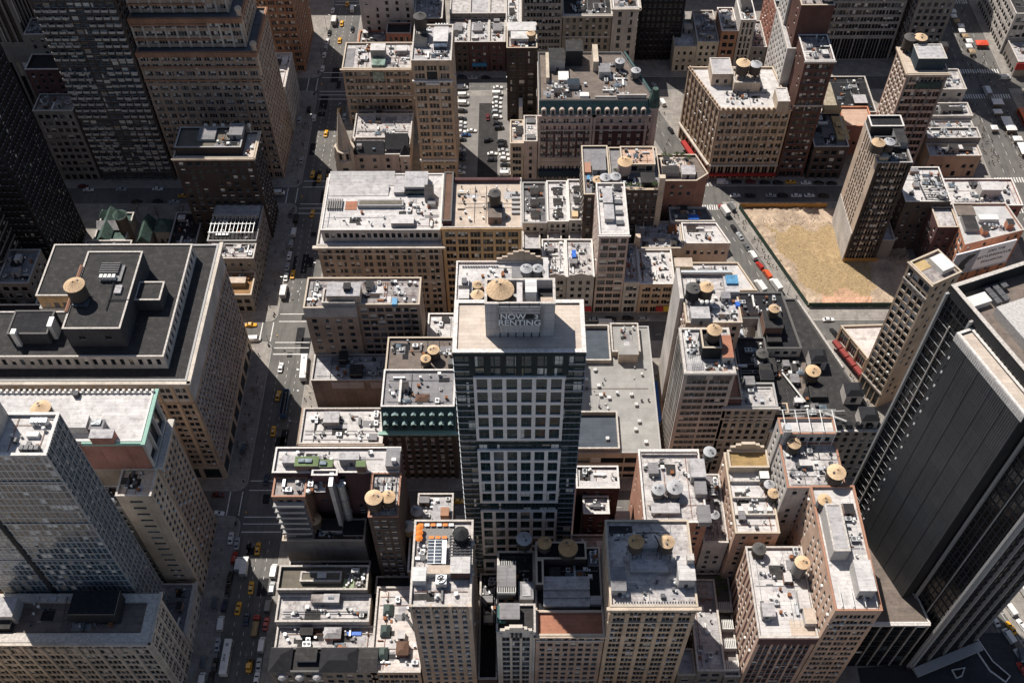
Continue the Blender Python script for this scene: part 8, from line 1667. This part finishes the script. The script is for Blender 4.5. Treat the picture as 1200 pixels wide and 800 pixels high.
far = [((-33.4, -23.4), 'roof_white2', 'brick_dark', 'leftmost of three white roofed brick row houses past the parking lot'), ((-23.2, -13.4), 'roof_silver', 'brick_maroon', 'middle of three white roofed brick row houses past the parking lot'), ((-13.2, -5), 'roof_white2', 'brick_maroon', 'rightmost of three white roofed brick row houses past the parking lot')]
for k, ((x0, x1), rm_, wm_, lb) in enumerate(far):
 b = B('row_house', lb, (x0, x1, 443.4, 463), 18, wm_, rm_, {'N': S_small}, cop='coping', group='row houses past the parking lot')
 if k == 1: b.boxpart('blue_shop_sign', -22, -14.6, 442.9, 443.3, 3.4, 5.4, 'sign_blue')
 b.bulk(x0+2, x0+6.5, 452, 458, 1.4, 'roof_box2', 'roof_grey', door=False); b.tier((x0, x1, 463.2, 480), 0, 21, 'stone_dark', rm_, {'N': S_rear}, name='rear_wall', cop='coping'); gear(b, x0+.6, x1-.6, 444.4, 462, vents=5, acs=2, sky=1, hatch=1, patches=2); b.finish()
b = B('white_terrace_house', 'white terraced roof house between row houses and the greenish office block', (-4.6, 3, 443.4, 470), 27, 'brick_dark', 'roof_white', {'N': S_dark}); gear(b, -4, 2.4, 444, 469, vents=5, acs=2, hatch=2); b.finish()
b = B('green_grey_office', 'greenish grey office block with even window grid at the top', (3.4, 23, 443.4, 470), 56, 'stone_olive', 'roof_tar', {'N': style(bay=3.2, fh=3.8, ww=1.0, wh=1.9, grp=2, gap=.2)}); b.finish()
b = B('olive_stone_block', 'olive stone block with pale cornice behind the mansard hotel', (23.4, 47.4, 443.4, 458), 33.6, 'brick_olive', 'roof_tar', {'N': style(bay=3.3, fh=3.8, ww=1.2, wh=2.2, bands=(-13,))}, cop='coping', cornice=(.8, .8, 'stone_lime', 'N')); gear(b, 24, 47, 444.4, 457, vents=6, acs=4, hatch=2, tone='d'); b.finish()
b = B('pale_stone_corner', 'pale stone corner building with heavy cornice behind the mansard hotel', (47.6, 60, 442.6, 460), 38, 'stone_pale', 'roof_stain', {'N': style(bay=5.6, fh=4, ww=1.3, wh=2.4), 'R': S_brown}, cop='coping_white', cornice=(1.1, .9, 'stone_pale', 'NR')); gear(b, 48.6, 59, 444, 459, vents=6, acs=3, hatch=1); b.finish()
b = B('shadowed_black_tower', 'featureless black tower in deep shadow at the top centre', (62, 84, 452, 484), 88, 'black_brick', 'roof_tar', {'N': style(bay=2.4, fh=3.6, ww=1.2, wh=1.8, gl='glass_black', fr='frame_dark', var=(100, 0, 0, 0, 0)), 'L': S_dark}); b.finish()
b = B('low_old_house_row', 'pair of low pale old houses with blotched white roof near the top', (80, 91, 443.2, 466), 15, 'stone_pale_green', 'roof_white2', {'N': S_small, 'L': S_small}, cop='coping_tan'); b.tier((91.2, 102, 443.4, 470), 0, 17.6, 'stone_pale_green', 'roof_stain', {'N': S_small}, cop='coping'); b.bulk(86, 90, 455, 459, 3, 'roof_box2', 'roof_cream'); b.bulk(84, 87, 464, 468, 4, 'roof_box', 'roof_white'); gear(b, 92, 101.4, 445, 469, z=16.7, vents=10, acs=4, sky=2, hatch=1, patches=5); b.finish()
b = B('rust_side_house', 'narrow house with rust coloured side wall beside the low pale houses', (102.4, 110.4, 443.4, 463), 24, 'brick_rust', 'roof_white2', {'N': S_dark, 'L': S_rear}, cop='coping_white'); gear(b, 103, 110, 446, 462, vents=4, acs=2, hatch=2); b.finish()
b = B('columned_grey_house', 'narrow grey house with columned attic front near the top right', (110.8, 118.4, 443.4, 462), 30.4, 'stone_grey', 'roof_white2', {'N': style(bay=1.8, fh=3.7, ww=.9, wh=2.8, gl='glass_black', pier=.3, pierw=.4)}, cop='coping_white', pierm='stone_lime'); b.bulk(112, 117, 452, 458, 3, 'roof_box2', 'roof_tar'); gear(b, 111.4, 118, 444.6, 452, vents=5, acs=2, hatch=0); b.finish()
b = B('tall_red_side_house', 'taller house with lit red side wall beyond the store block', (127, 140, 444, 470), 36, 'brick_red', 'roof_tar', {'N': S_dark, 'L': S_rear}, cop='coping'); gear(b, 128, 139, 446, 469, vents=5, acs=4, hatch=2, tone='d'); b.finish()
b = B('yard_low_house', 'low dark yard house between the columned house and the red side wall', (118.8, 126.6, 444, 466), 14, 'stone_dark', 'roof_stain', {'N': S_rear}); gear(b, 119.4, 126, 445, 465, vents=5, acs=3); b.finish()
b = B('grey_grid_office', 'large grey office block with regular grid of triple windows at the top', (152, 193, 452, 486), 72, 'stone_grid', 'roof_tar', {'N': style(bay=6.4, fh=3.8, ww=1.2, wh=2.2, grp=4, gap=.15, gl='glass_black', base=14, shop=True), 'R': S_brown, 'L': S_brown}); b.finish()
b = B('dark_corner_tower', 'dark tower right of the grey grid office', (196, 214, 446, 480), 100, 'stone_dark', 'roof_tar', {'N': style(bay=3, fh=3.7, ww=1.5, wh=2), 'L': style(bay=3, fh=3.7, ww=1.5, wh=2, ledge=.2)}); b.finish()  # part above the view raised to throw shade on the right avenue
b = B('banded_low_rise', 'low rise with pale floor bands along the right avenue', (215, 222, 470, 520), 26, 'stone_grey', 'roof_tilegrey', {'N': style(bay=3, fh=3.4, ww=2.4, wh=1.6), 'R': S_brown}); b.finish()
b = B('right_corner_grid_building', 'white gridded building at the right edge of the view', (254, 285, 388, 424), 42, 'stone_pale', 'roof_white2', {'L': style(bay=2.6, fh=3.6, ww=1.4, wh=2.0), 'N': style(bay=2.6, fh=3.6, ww=1.4, wh=2.0)}, cop='coping_white'); b.finish()
b = B('red_front_shop', 'low shop with red fascia and pale roof across the right avenue', (253, 285, 438, 456), 9, 'stone_dark', 'roof_silver', {'L': S_brown}); b.boxpart('red_fascia', 252.6, 285, 437.3, 437.9, 4.5, 8.5, 'awning_red'); gear(b, 254, 280, 439, 455, vents=6, acs=6, hatch=1); b.finish()
b = B('grey_flank_building', 'grey building with dark windows at the top right corner', (252, 285, 457, 500), 24, 'stone_grey', 'roof_tar', {'L': style(bay=3, fh=3.6, ww=1.6, wh=2.2, gl='glass_black'), 'N': S_dark}); gear(b, 254, 280, 459, 498, vents=6, acs=6, hatch=2, tone='d'); b.finish()
for k, (r_, z, wm_) in enumerate((((-330, -240, 282, 342), 48, 'stone_dark'), ((-330, -240, 202, 262), 55, 'stone_brown'), ((-330, -195, 121, 182), 45, 'stone_grey'), ((-330, -265, 363, 424), 60, 'brick_brown'), ((-230, -155, 444, 505), 70, 'stone_dark'), ((-330, -235, 444, 505), 50, 'brick_brown'), ((-190, -107.5, 525, 585), 65, 'stone_brown'), ((-77, 30, 525, 585), 38, 'stone_grey'), ((60, 130, 525, 585), 60, 'stone_dark'), ((140, 215, 525, 585), 100, 'brick_brown'), ((255, 330, 525, 585), 40, 'stone_grey'), ((255, 330, 300, 380), 45, 'brick_brown'), ((255, 330, 202, 290), 60, 'stone_grey'), ((176, 216, 202, 262), 28, 'brick_tan'), ((-235, -112, 20, 80), 45, 'stone_pale'), ((-330, -240, 20, 101), 60, 'stone_lime'), ((-76, 80, 30, 96), 24, 'stone_lime'), ((186, 216, 124, 182), 35, 'stone_dark'))):  # unseen fill, partly added for cast shadows and for roofs the glass tower mirrors
 nm_ = ['grey', 'brown', 'pale', 'brick', 'dark'][k % 5]
 b = B('neighbour_building', nm_+' '+['flat roofed block', 'square block', 'corner block', 'stone block'][k//5]+' standing outside the edge of the view', r_, z, wm_, 'roof_silver' if r_[2] < 100 else 'roof_grey', {'N': S_punch} if r_[2] > 100 else {}); 
 if k == 4: pass
 b.finish()
# ================================================================== VEHICLES
SEG = [
('near end of the left avenue', 'on the left avenue below the nearest crossing', 'y', 't,-91.8,173.3,0,taxi;t,-91.9,158.4,0,taxi;t,-95.1,150.8,0,taxi;s,-99.5,175.3,0,silver;s,-102.1,177.4,0,white;u,-99.5,169.7,0,red;v,-97.6,167.2,0,white;b,-95.2,166.1,0,white,white box truck on the left avenue beside a sunlit patch;u,-99.7,162.2,0,black;v,-100.0,145.3,0,white;s,-99.9,138.0,0,silver;u,-99.9,151.8,0,navy;s,-99.8,157.7,0,black;s,-91.7,147.1,0,navy;f,-88.1,144.4,0,red,red truck with brown open load bed on the left avenue;s,-84.8,145.3,0,red;v,-84.9,151.8,0,grey;u,-84.6,158.3,0,silver;v,-84.8,164.5,0,white;v,-85.0,137.8,0,white;l,-88.0,130.5,0,taxi,yellow wheel loader at the bottom of the left avenue;s,-85.1,131.1,0,silver;s,-85.1,126.3,0,white;s,-99.6,131.1,0,black;u,-100.1,126.3,0,black;v,-102.8,125.7,0,white;B,-96.0,133.1,0,white,long white bus numbered 2414 at the bottom of the left avenue'),
('nearest crossing', 'at the nearest crossing of the left avenue', 'y', 's,-108.5,187.4,90,white;s,-109.5,195.1,90,darkred;s,-92.9,201.6,0,navy'),
('middle of the left avenue', 'on the left avenue between the two sunlit crossings', 'y', 't,-93.7,239.6,0,taxi;t,-93.3,223.0,0,taxi;s,-94.6,253.5,0,white;B,-85.0,252.6,0,white,white articulated looking bus in the sun beside the brown apartments;T,-90.2,235.1,0,busblue,blue open top bus at the edge of the shadow on the left avenue'),
('second crossing', 'at the sunlit crossing beside the huge stone block', 'y', 't,-110.0,275.6,90,taxi;v,-107.4,267.9,90,white'),
('third stretch of the left avenue', 'on the left avenue along the timber terrace corner building', 'y', 't,-96.3,303.6,0,taxi;b,-98.6,293.4,0,white,white box truck parked beside the timber terrace corner building;s,-99.0,302.1,0,white;s,-99.2,308.1,0,silver;s,-99.2,314.6,0,white;u,-99.4,321.8,0,silver;v,-98.9,328.6,0,white;v,-99.1,337.1,0,black;s,-101.8,340.7,0,grey;t,-92.2,340.6,0,taxi'),
('church crossing', 'at the crossing beside the church spire', 'y', 't,-95.2,366.4,0,taxi;t,-91.7,363.6,0,taxi;v,-109.1,353.7,90,white'),
('left side street', 'in the dark side street behind the green roofed church', 'x', 's,-197.7,356.3,90,white;s,-182.6,356.6,90,silver;s,-165.7,356.8,90,white;t,-152.9,352.2,90,taxi;s,-156.4,348.3,90,silver;s,-163.9,348.6,90,black;s,-200.9,358.6,90,darkred;s,-173.6,348.4,90,black'),
('far end of the left avenue', 'on the left avenue beyond the church spire', 'y', 't,-92.0,395.2,0,taxi;t,-87.5,411.7,0,taxi;t,-93.3,484.4,0,taxi;t,-92.9,469.3,0,taxi;t,-92.1,502.4,0,taxi;s,-99.4,468.6,0,white;u,-99.4,462.8,0,silver;s,-99.7,456.9,0,white;s,-99.3,445.5,0,white;u,-99.1,406.8,0,white;s,-106.3,405.3,0,silver;v,-88.8,497.2,0,white;s,-87.1,479.1,0,black;b,-97.4,486.0,0,white,small box truck far up the left avenue;s,-99.4,496.1,0,white;s,-84.2,407.8,0,silver;s,-101.6,376.3,0,silver;u,-102.4,413.1,0,black;s,-99.1,476.1,0,black'),
('parking lot left row', 'in the left row of the parking lot', 'y', 'v,-26.7,429.3,90,white;v,-26.1,423.3,90,white;v,-25.9,417.0,90,white;u,-26.2,411.4,90,black;s,-26.4,405.6,90,black;s,-26.3,402.4,90,white;u,-26.3,399.3,90,silver;s,-26.4,396.1,90,white;s,-26.0,390.2,90,black;u,-26.2,382.6,90,white;s,-26.1,379.6,90,black;u,-26.0,376.3,90,black;s,-25.8,370.6,90,silver;u,-25.9,367.1,90,white'),
('parking lot second row', 'double parked in the parking lot', 'y', 's,-21.2,396.7,90,white;s,-24.0,393.6,90,blue;u,-13.2,389.8,70,black;s,-13.7,406.8,0,darkred;s,-11.0,380.1,90,white;s,-11.2,375.9,90,black'),
('parking lot right row', 'in the right rows of the parking lot', 'y', 's,-8.8,429.6,90,white;v,-9.0,424.5,90,white;u,-9.0,420.8,90,white;s,-9.2,417.5,90,white;s,-9.1,414.3,90,white;u,-9.3,410.7,90,silver;u,-8.9,406.8,90,white;s,-8.8,402.0,90,black;u,-7.9,398.5,90,black;s,-6.6,388.9,90,black;u,-6.2,385.8,90,black;s,-5.8,382.5,90,silver;s,-5.4,379.5,90,white;u,-5.1,376.2,90,white;s,-4.9,372.3,90,black;s,-4.9,368.8,90,silver;v,-4.7,365.9,90,white'),
('street behind the parking lot', 'in the street behind the parking lot', 'x', 'u,-27.4,438.2,90,navy;s,-21.8,437.5,90,silver;s,-15.2,437.8,90,black;v,42.5,451.9,90,black'),
('middle side street', 'in the side street behind the grey garage roof', 'x', 's,32.8,278.0,90,silver;u,39.4,278.2,90,black;u,46.6,278.5,90,black;u,53.3,278.0,90,silver;b,37.9,275.0,90,white,white truck with open bed in the side street behind the grey garage roof;t,-21.2,192.3,90,taxi,lone taxi in the dark street left of the tall tower'),
('far kerb of the lot street', 'at the far kerb of the street behind the lot fence', 'x', 'v,95.9,360.0,90,white;s,102.6,360.3,90,black;u,109.1,360.2,90,darkred;s,115.6,359.9,90,black;u,121.7,359.6,90,black;t,127.7,360.2,90,taxi;s,134.5,359.6,90,white;s,140.5,359.5,90,black;s,146.5,359.2,90,black'),
('near kerb of the lot street', 'at the near kerb along the plywood lot fence', 'x', 's,100.7,351.4,90,white;s,107.5,351.3,90,black;s,117.1,351.3,90,silver;u,122.6,351.2,90,black;s,128.8,351.2,90,white;s,134.7,351.2,90,white;u,141.3,351.0,90,black'),
('diagonal avenue', 'on the diagonal avenue along the green lot fence', 'y', 'b,94.3,341.3,-20,red,red truck on the diagonal avenue at the far corner of the lot fence;v,97.9,343.5,-20,grey;s,97.4,330.5,-20,black;s,99.4,325.8,-20,silver;s,101.4,319.5,-20,grey;v,103.4,313.9,-20,white;u,105.7,307.9,-20,red;v,108.1,302.7,-20,orange,red van on the diagonal avenue halfway along the lot fence;b,110.6,296.3,-20,white,white box truck beside the lot fence near its near corner;b,103.9,295.6,-20,white,white box truck at the left kerb of the diagonal avenue;s,129.8,277.7,90,white;s,130.8,270.8,-20,black'),
('lower diagonal avenue', 'on the diagonal avenue at the lower right', 'y', 'v,167.9,150.2,-20,white;s,161.6,146.2,-20,white;t,166.3,143.5,-20,taxi;v,164.6,140.6,-20,white;s,170.3,144.4,-20,white;s,166.3,134.0,-20,silver;b,174.0,158.0,-20,red,red box truck at the right edge of the lower diagonal avenue;s,165.8,129.4,-20,red'),
('upper diagonal avenue', 'on the diagonal avenue past the store block', 'y', 's,75.4,396.9,-20,black;v,73.0,417.5,-20,white;s,70.3,430.9,-20,silver'),
('right avenue', 'on the crowded right avenue', 'y', 'b,236.1,424.7,0,white,grey roofed truck standing in the crowded right avenue;v,248.8,436.1,90,white;B,248.2,403.7,0,orange,orange bus at the right edge beyond the market stalls;s,220.6,472.8,0,white;s,221.1,464.0,0,silver;v,218.0,488.0,0,black')]
COLW = dict(taxi='yellow', white='white', black='black', silver='silver grey', red='red', darkred='dark red', blue='bright blue', grey='grey', navy='dark navy blue', orange='orange', busblue='blue')
KINDW = dict(s=('sedan', 'car'), t=('taxi', 'taxi'), u=('suv', 'utility car'), v=('van', 'van'), b=('box_truck', 'box truck'), f=('flatbed', 'dump truck'), B=('bus', 'bus'), T=('tour_bus', 'bus'), l=('loader', 'loader'))
ORD = ['first', 'second', 'third', 'fourth', 'fifth', 'sixth', 'seventh', 'eighth', 'ninth']
VEH = []
for gr_, ph_, so_, tx_ in SEG:
 rows = [r.split(',', 5) for r in tx_.split(';')]; same = {}
 for r in rows: same.setdefault((r[0], r[4]), []).append(r)
 for r in rows:
  q = same[r[0], r[4]]; q = sorted([e for e in q if len(e) < 6], key=lambda e: float(e[1 if so_ == 'x' else 2]))
  lb_ = r[5] if len(r) > 5 else COLW[r[4]]+' '+KINDW[r[0]][1]+' '+ph_+(', %s from %s' % (ORD[q.index(r)], 'left' if so_ == 'x' else 'near end') if len(q) > 1 else '')
  VEH.append((KINDW[r[0]][0], float(r[1]), float(r[2]), float(r[3]), 'p_'+r[4], lb_, 'vehicles at the '+gr_))
for k_, x_, y_, h_, p_, lb_, gr_ in VEH:
 z_ = .19 if 'parking lot' in lb_ and 'behind' not in lb_ else .012
 o = vehicle(k_, (x_, y_), h_+rnd.uniform(-3, 3), p_, lb_, gr_); o.location.z = z_
 if '2414' in lb_: text_part(o, '2414', (o.location.x-.25, o.location.y-.6, z_+3.07), (0, 0, pi/2), 1.25, 'bus_number', 'fleet_number')
# ================================================================== PEOPLE
rp = random.Random(21)
def crowd(n, x0, x1, y0, y1, lb, gr, f=None, z=.17):
 for k in range(n):
  y = rp.uniform(y0, y1); x = rp.uniform(x0, x1)+(f(y) if f else 0)
  person(x, y, lb, gr, z)
crowd(46, 222.5, 229, 372, 416, 'pedestrian among the stalls on the left half of the right avenue', 'people on the left half of the market avenue', z=.01)
crowd(38, 236, 246, 366, 414, 'pedestrian between the white tents on the right half of the right avenue', 'people between the white market tents', z=.01)
crowd(44, 224, 247, 428, 452, 'pedestrian crossing at the far junction of the right avenue', 'people at the far junction of the market avenue', z=.01)
crowd(32, 226, 246, 452, 505, 'pedestrian in the crowd at the top of the right avenue', 'people at the top of the market avenue', z=.01)
crowd(34, -4.6, -1, 255, 340, 'pedestrian on the pavement beside the green lot fence', 'people beside the lot fence', fence)
crowd(26, -4.6, -1.2, 205, 262, 'pedestrian on the pavement below the red shop awnings', 'people below the red awnings', fence)
crowd(16, -16.5, -7, 261, 283, 'pedestrian on the ladder crossing of the diagonal avenue', 'people on the diagonal avenue crossing', fence, .01)
crowd(8, -83, -78.5, 222, 246, 'pedestrian on the sunlit pavement beside the blank brown wall', 'people beside the blank brown wall')
crowd(22, -106.5, -101, 205, 262, 'pedestrian on the shaded pavement below the huge stone block', 'people below the huge stone block')
crowd(14, -106.5, -101, 284, 340, 'pedestrian on the shaded pavement beside the pergola building', 'people beside the pergola building')
crowd(14, -106.5, -101, 366, 420, 'pedestrian on the pavement below the brown setback tower', 'people below the setback tower')
crowd(10, -106.5, -101, 125, 180, 'pedestrian on the pavement at the bottom of the left avenue', 'people at the bottom of the left avenue')
crowd(14, 60, 74, 366, 430, 'pedestrian in the diagonal avenue between hotel and store block', 'people between hotel and store block', z=.01)
# ================================================================== STREET THINGS
def canopy_tent(x, y, w_, d, mat, lb, gr=None, rz=0):
 t = empty('market_tent', (x, y, .01), rz); tag(t, lb, 'market tent', gr)
 for i in (-1, 1):
  for j in (-1, 1): m = M(); m.box(i*w_/2-.05, i*w_/2+.05, j*d/2-.05, j*d/2+.05, 0, 2.3); m.build('pole', [MT['galv']], t, (0, 0, 0))
 m = M(); m.box(-w_/2-.1, w_/2+.1, -d/2-.1, d/2+.1, 2.1, 2.4)
 n = len(m.v); m.v += [(-w_/2-.1, -d/2-.1, 2.41), (w_/2+.1, -d/2-.1, 2.41), (w_/2+.1, d/2+.1, 2.41), (-w_/2-.1, d/2+.1, 2.41), (0, 0, 3.3)]; m.f += [(n, n+1, n+4), (n+1, n+2, n+4), (n+2, n+3, n+4), (n+3, n, n+4)]; m.m += [0]*4
 m.build('canopy', [MT[mat]], t, (0, 0, 0)); m = M(); m.box(-w_/2+.2, w_/2-.2, -d/2+.2, -d/2+.8, .7, .78, 0, True); m.build('counter', [MT['wood_tan']], t, (0, 0, 0))
for k, (x, y, w_, d, mat) in enumerate(((236.6, 408, 4, 3, 'tent_white'), (239.2, 401, 4.4, 6, 'tent_white'), (239.6, 396, 4.6, 4, 'tent_white'), (240.4, 388, 4, 3, 'tent_white'), (241.6, 381, 4.6, 8, 'tent_white'), (242.6, 374, 4, 4, 'tent_white'), (231.6, 396, 3, 3, 'tent_white'), (240.6, 368, 4, 3, 'tent_white'), (238.6, 415.4, 5, 4, 'tent_white'))):
 canopy_tent(x, y, w_, d, mat, 'white market tent in the right avenue, %s from the near end of the stalls' % ['seventh', 'sixth', 'fifth', 'fourth', 'third', 'second', 'nearest to the left kerb', 'first', 'eighth'][k] if k != 6 else 'single white market tent standing alone near the left kerb of the right avenue', 'white market tents')
canopy_tent(244, 463, 6, 4, 'tent_red', 'bright red market tent at the far junction of the right avenue')
for k in range(14): canopy_tent(236.5+rp.uniform(-1.5, 1.5), 456+k*4.4, 3, 3, 'tent_white' if k % 3 else 'wood_tan', 'small stall tent in the packed row at the top of the right avenue', 'stall tents at the top of the right avenue')
def bollard_lamp(x, y, side, lb):
 t = empty('street_lamp', (x, y, .16)); tag(t, lb, 'street lamp', 'street lamps along the avenues')
 m = M(); m.lathe(0, 0, [(.22, 0), (.2, .6), (.09, .7), (.07, 8.6)], 6); m.build('pole', [MT['galv_dark']], t, (0, 0, 0)); m = M(); m.bar((0, 0, 8.4), (side*2.4, 0, 9.2), .05); m.build('arm', [MT['galv_dark']], t, (0, 0, 0)); m = M(); m.box(side*2.0, side*2.9, -.18, .18, 9.12, 9.3, 0, True); m.build('lamp_head', [MT['galv']], t, (0, 0, 0))
def signal(x, y, sx, lb):
 t = empty('traffic_light', (x, y, .16)); tag(t, lb, 'traffic light', 'traffic lights at the crossings')
 m = M(); m.lathe(0, 0, [(.18, 0), (.1, .6), (.08, 6.2)], 6); m.build('pole', [MT['galv_dark']], t, (0, 0, 0)); m = M(); m.bar((0, 0, 5.8), (sx*4.6, 0, 6.2), .06); m.build('mast_arm', [MT['galv_dark']], t, (0, 0, 0))
 m = M(); m.box(sx*4.3-.2, sx*4.3+.2, -.2, .2, 5.2, 6.3, 0, True); m.build('signal_head', [MT['p_taxi']], t, (0, 0, 0))
wh = ['nearest', 'second', 'church', 'fourth', 'farthest']
for i, c in enumerate(ST[2:7][:4]):
 signal(-101, c-7, 1, 'traffic light at the near left corner of the %s crossing on the left avenue' % wh[i]); signal(-82.6, c+7, -1, 'traffic light at the far right corner of the %s crossing on the left avenue' % wh[i])
 for j, dy in enumerate((22, 46)):
  bollard_lamp(-100.8, c+dy, 1, 'street lamp at the left kerb, %s lamp past the %s crossing' % (['first', 'second'][j], wh[i])); bollard_lamp(-82.8, c+dy+8, -1, 'street lamp at the right kerb, %s lamp past the %s crossing' % (['first', 'second'][j], wh[i]))
for k, y in enumerate((210, 236, 292, 318, 338)): bollard_lamp(fence(y)-4.6, y, -1, 'street lamp by the diagonal avenue, %s from the near end' % ['first', 'second', 'third', 'fourth', 'fifth'][k])
for k, (x, y, lb) in enumerate(((-103.2, 131.5, 'small glass bus shelter on the pavement at the bottom of the left avenue'), (-103, 152, 'small glass bus shelter on the pavement beside the corner annex'), (-103, 214, 'small glass kiosk on the pavement at the foot of the stone block corner'), (166.5, 133.6, 'small glass kiosk on the lower diagonal avenue pavement'))):
 t = empty('bus_shelter', (x, y, .16)); tag(t, lb, 'bus shelter', 'glass shelters on the pavements'); m = M(); m.box(-.9, .9, -2, 2, 2.35, 2.5, 0, True); m.build('roof', [MT['glass_spandrel']], t, (0, 0, 0)); m = M(); m.box(-.85, -.8, -1.9, 1.9, .1, 2.34); m.build('back_panel', [MT['glass_sky']], t, (0, 0, 0)); m = M(); m.box(-.6, -.2, -1.2, 1.2, .4, .48, 0, True); m.build('bench', [MT['wood_grey']], t, (0, 0, 0))
 for j in (-1.9, 1.9): m = M(); m.box(.75, .85, j-.05, j+.05, 0, 2.35); m.build('post', [MT['steel_dark']], t, (0, 0, 0))
LB = None
for k in range(28):
 if LB is None:
  m = M(); m.lathe(0, 0, [(.28, 0), (.34, .9), (.36, .95), (.3, .95), (.26, .3)], 8); LB = m.mesh('litter_bin', [MT['galv_dark']])
 i_ = k % 4; c = ST[2+i_]; sx_ = -101.2 if k % 8 < 4 else -82.4
 o = bpy.data.objects.new('litter_bin', LB); o.location = (sx_, c+(-8 if k < 14 else 8.5)+rp.uniform(-1.4, 1.4), .16); col.objects.link(o); tag(o, 'dark wire litter bin at a pavement corner of the left avenue', 'litter bin', 'litter bins at the left avenue corners')
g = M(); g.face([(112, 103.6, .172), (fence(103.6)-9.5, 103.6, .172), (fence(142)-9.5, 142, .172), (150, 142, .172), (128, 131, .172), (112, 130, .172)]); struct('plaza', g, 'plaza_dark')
for pts, lb in (([(149.2, 134), (152.4, 135.4), (155, 128.8), (159.2, 124.8), (161.4, 127), (157, 132.2), (154.2, 139.6), (150.4, 138.6)], 'long bent raised planter with pale rim on the dark plaza'), ([(142.6, 129.2), (147.4, 130), (145.6, 127), (143.4, 126.2)], 'small kite shaped raised planter with pale rim on the dark plaza')):
 a = sum(pts[i][0]*pts[(i+1) % len(pts)][1]-pts[(i+1) % len(pts)][0]*pts[i][1] for i in range(len(pts)))
 pts = pts if a > 0 else pts[::-1]
 cx = sum(p[0] for p in pts)/len(pts); cy = sum(p[1] for p in pts)/len(pts); t = empty('planter', (cx, cy, .15)); tag(t, lb, 'planter')
 m = M(); inn = inset(pts, .35); n = len(pts)
 for i in range(n):
  j = (i+1) % n; m.quad((*pts[i], .15), (*pts[j], .15), (*pts[j], .75), (*pts[i], .75)); m.quad((*pts[i], .75), (*pts[j], .75), (*inn[j], .75), (*inn[i], .75)); m.quad((*inn[j], .5), (*inn[i], .5), (*inn[i], .75), (*inn[j], .75))
 m.build('rim', [MT['coping_white']], t); m = M(); m.face([(x, y, .55) for x, y in inn]); m.build('soil_bed', [MT['roof_tar2']], t)
t = empty('orange_cart', (147, 137.4, .16), .4); tag(t, 'small orange vendor cart beside the pale entrance canopy', 'vendor cart'); m = M(); loft(m, [(-1.2, sec(.8, .5, 1.7, .8)), (1.2, sec(.8, .5, 1.5, .8))]); m.build('body', [MT['p_orange']], t, (0, 0, 0))
for sx in (-.8, .8): o = bpy.data.objects.new('wheel', wheel_mesh(.3, .15)); o.parent = t; o.location = (sx, 0, .3); col.objects.link(o)
mk = M()
for k in range(13): u = k*3.2; y = 152-u; x = fence(y)-6.6; mk.quad((x, y, .009), (x+2.6, y+.9, .009), (x+2.6+.05, y+.75, .009), (x+.05, y-.15, .009))
for dx in (0, 2.6):
 y0, y1 = 155, 112; mk.quad((fence(y0)-6.6+dx, y0+dx*.35, .0095), (fence(y1)-6.6+dx, y1+dx*.35, .0095), (fence(y1)-6.45+dx, y1+dx*.35, .0095), (fence(y0)-6.45+dx, y0+dx*.35, .0095))
struct('parking_bay_lines', mk, 'line_white')
# ================================================================== TREES
tr = 0
for x, y, lb in ((-68, 361, 'bare brownish street tree in front of the church house'), (-60.5, 361.2, 'bare brownish street tree in front of the church house'), (-53.5, 361, 'bare brownish street tree in front of the church house'), (-46.4, 361.2, 'bare brownish street tree in front of the church house')):
 tr += 1; tree(x, y, .15, 5.5, 3.2, lb, 'bare street trees before the church house', leaf='twig_bud', n=420, seed=tr, bare=True)
for x, y, h in ((-160.6, 336.4, 11), (-150.2, 338, 9.5), (-171, 340.2, 9)):
 tr += 1; tree(x, y, .15, h, 4, 'tall bare tree in the shaded street beside the green roofed church', 'bare trees beside the green roofed church', leaf='twig_bud', n=420, seed=tr, bare=True)
for x, y in ((-103.4, 222), (-103.4, 240), (-103.4, 300), (-82, 303)):
 tr += 1; tree(x, y, .15, 7, 3, 'thin bare street tree on the left avenue pavement', 'bare trees along the left avenue', leaf='twig_bud', n=260, seed=tr, bare=True)
for x, y in ((-147, 325), (-163, 312), (-146.6, 306.4)):
 tr += 1; tree(x, y, .15, 8, 4, 'dark evergreen tree in the garden of the green roofed church', 'evergreen trees in the church garden', n=700, seed=tr)
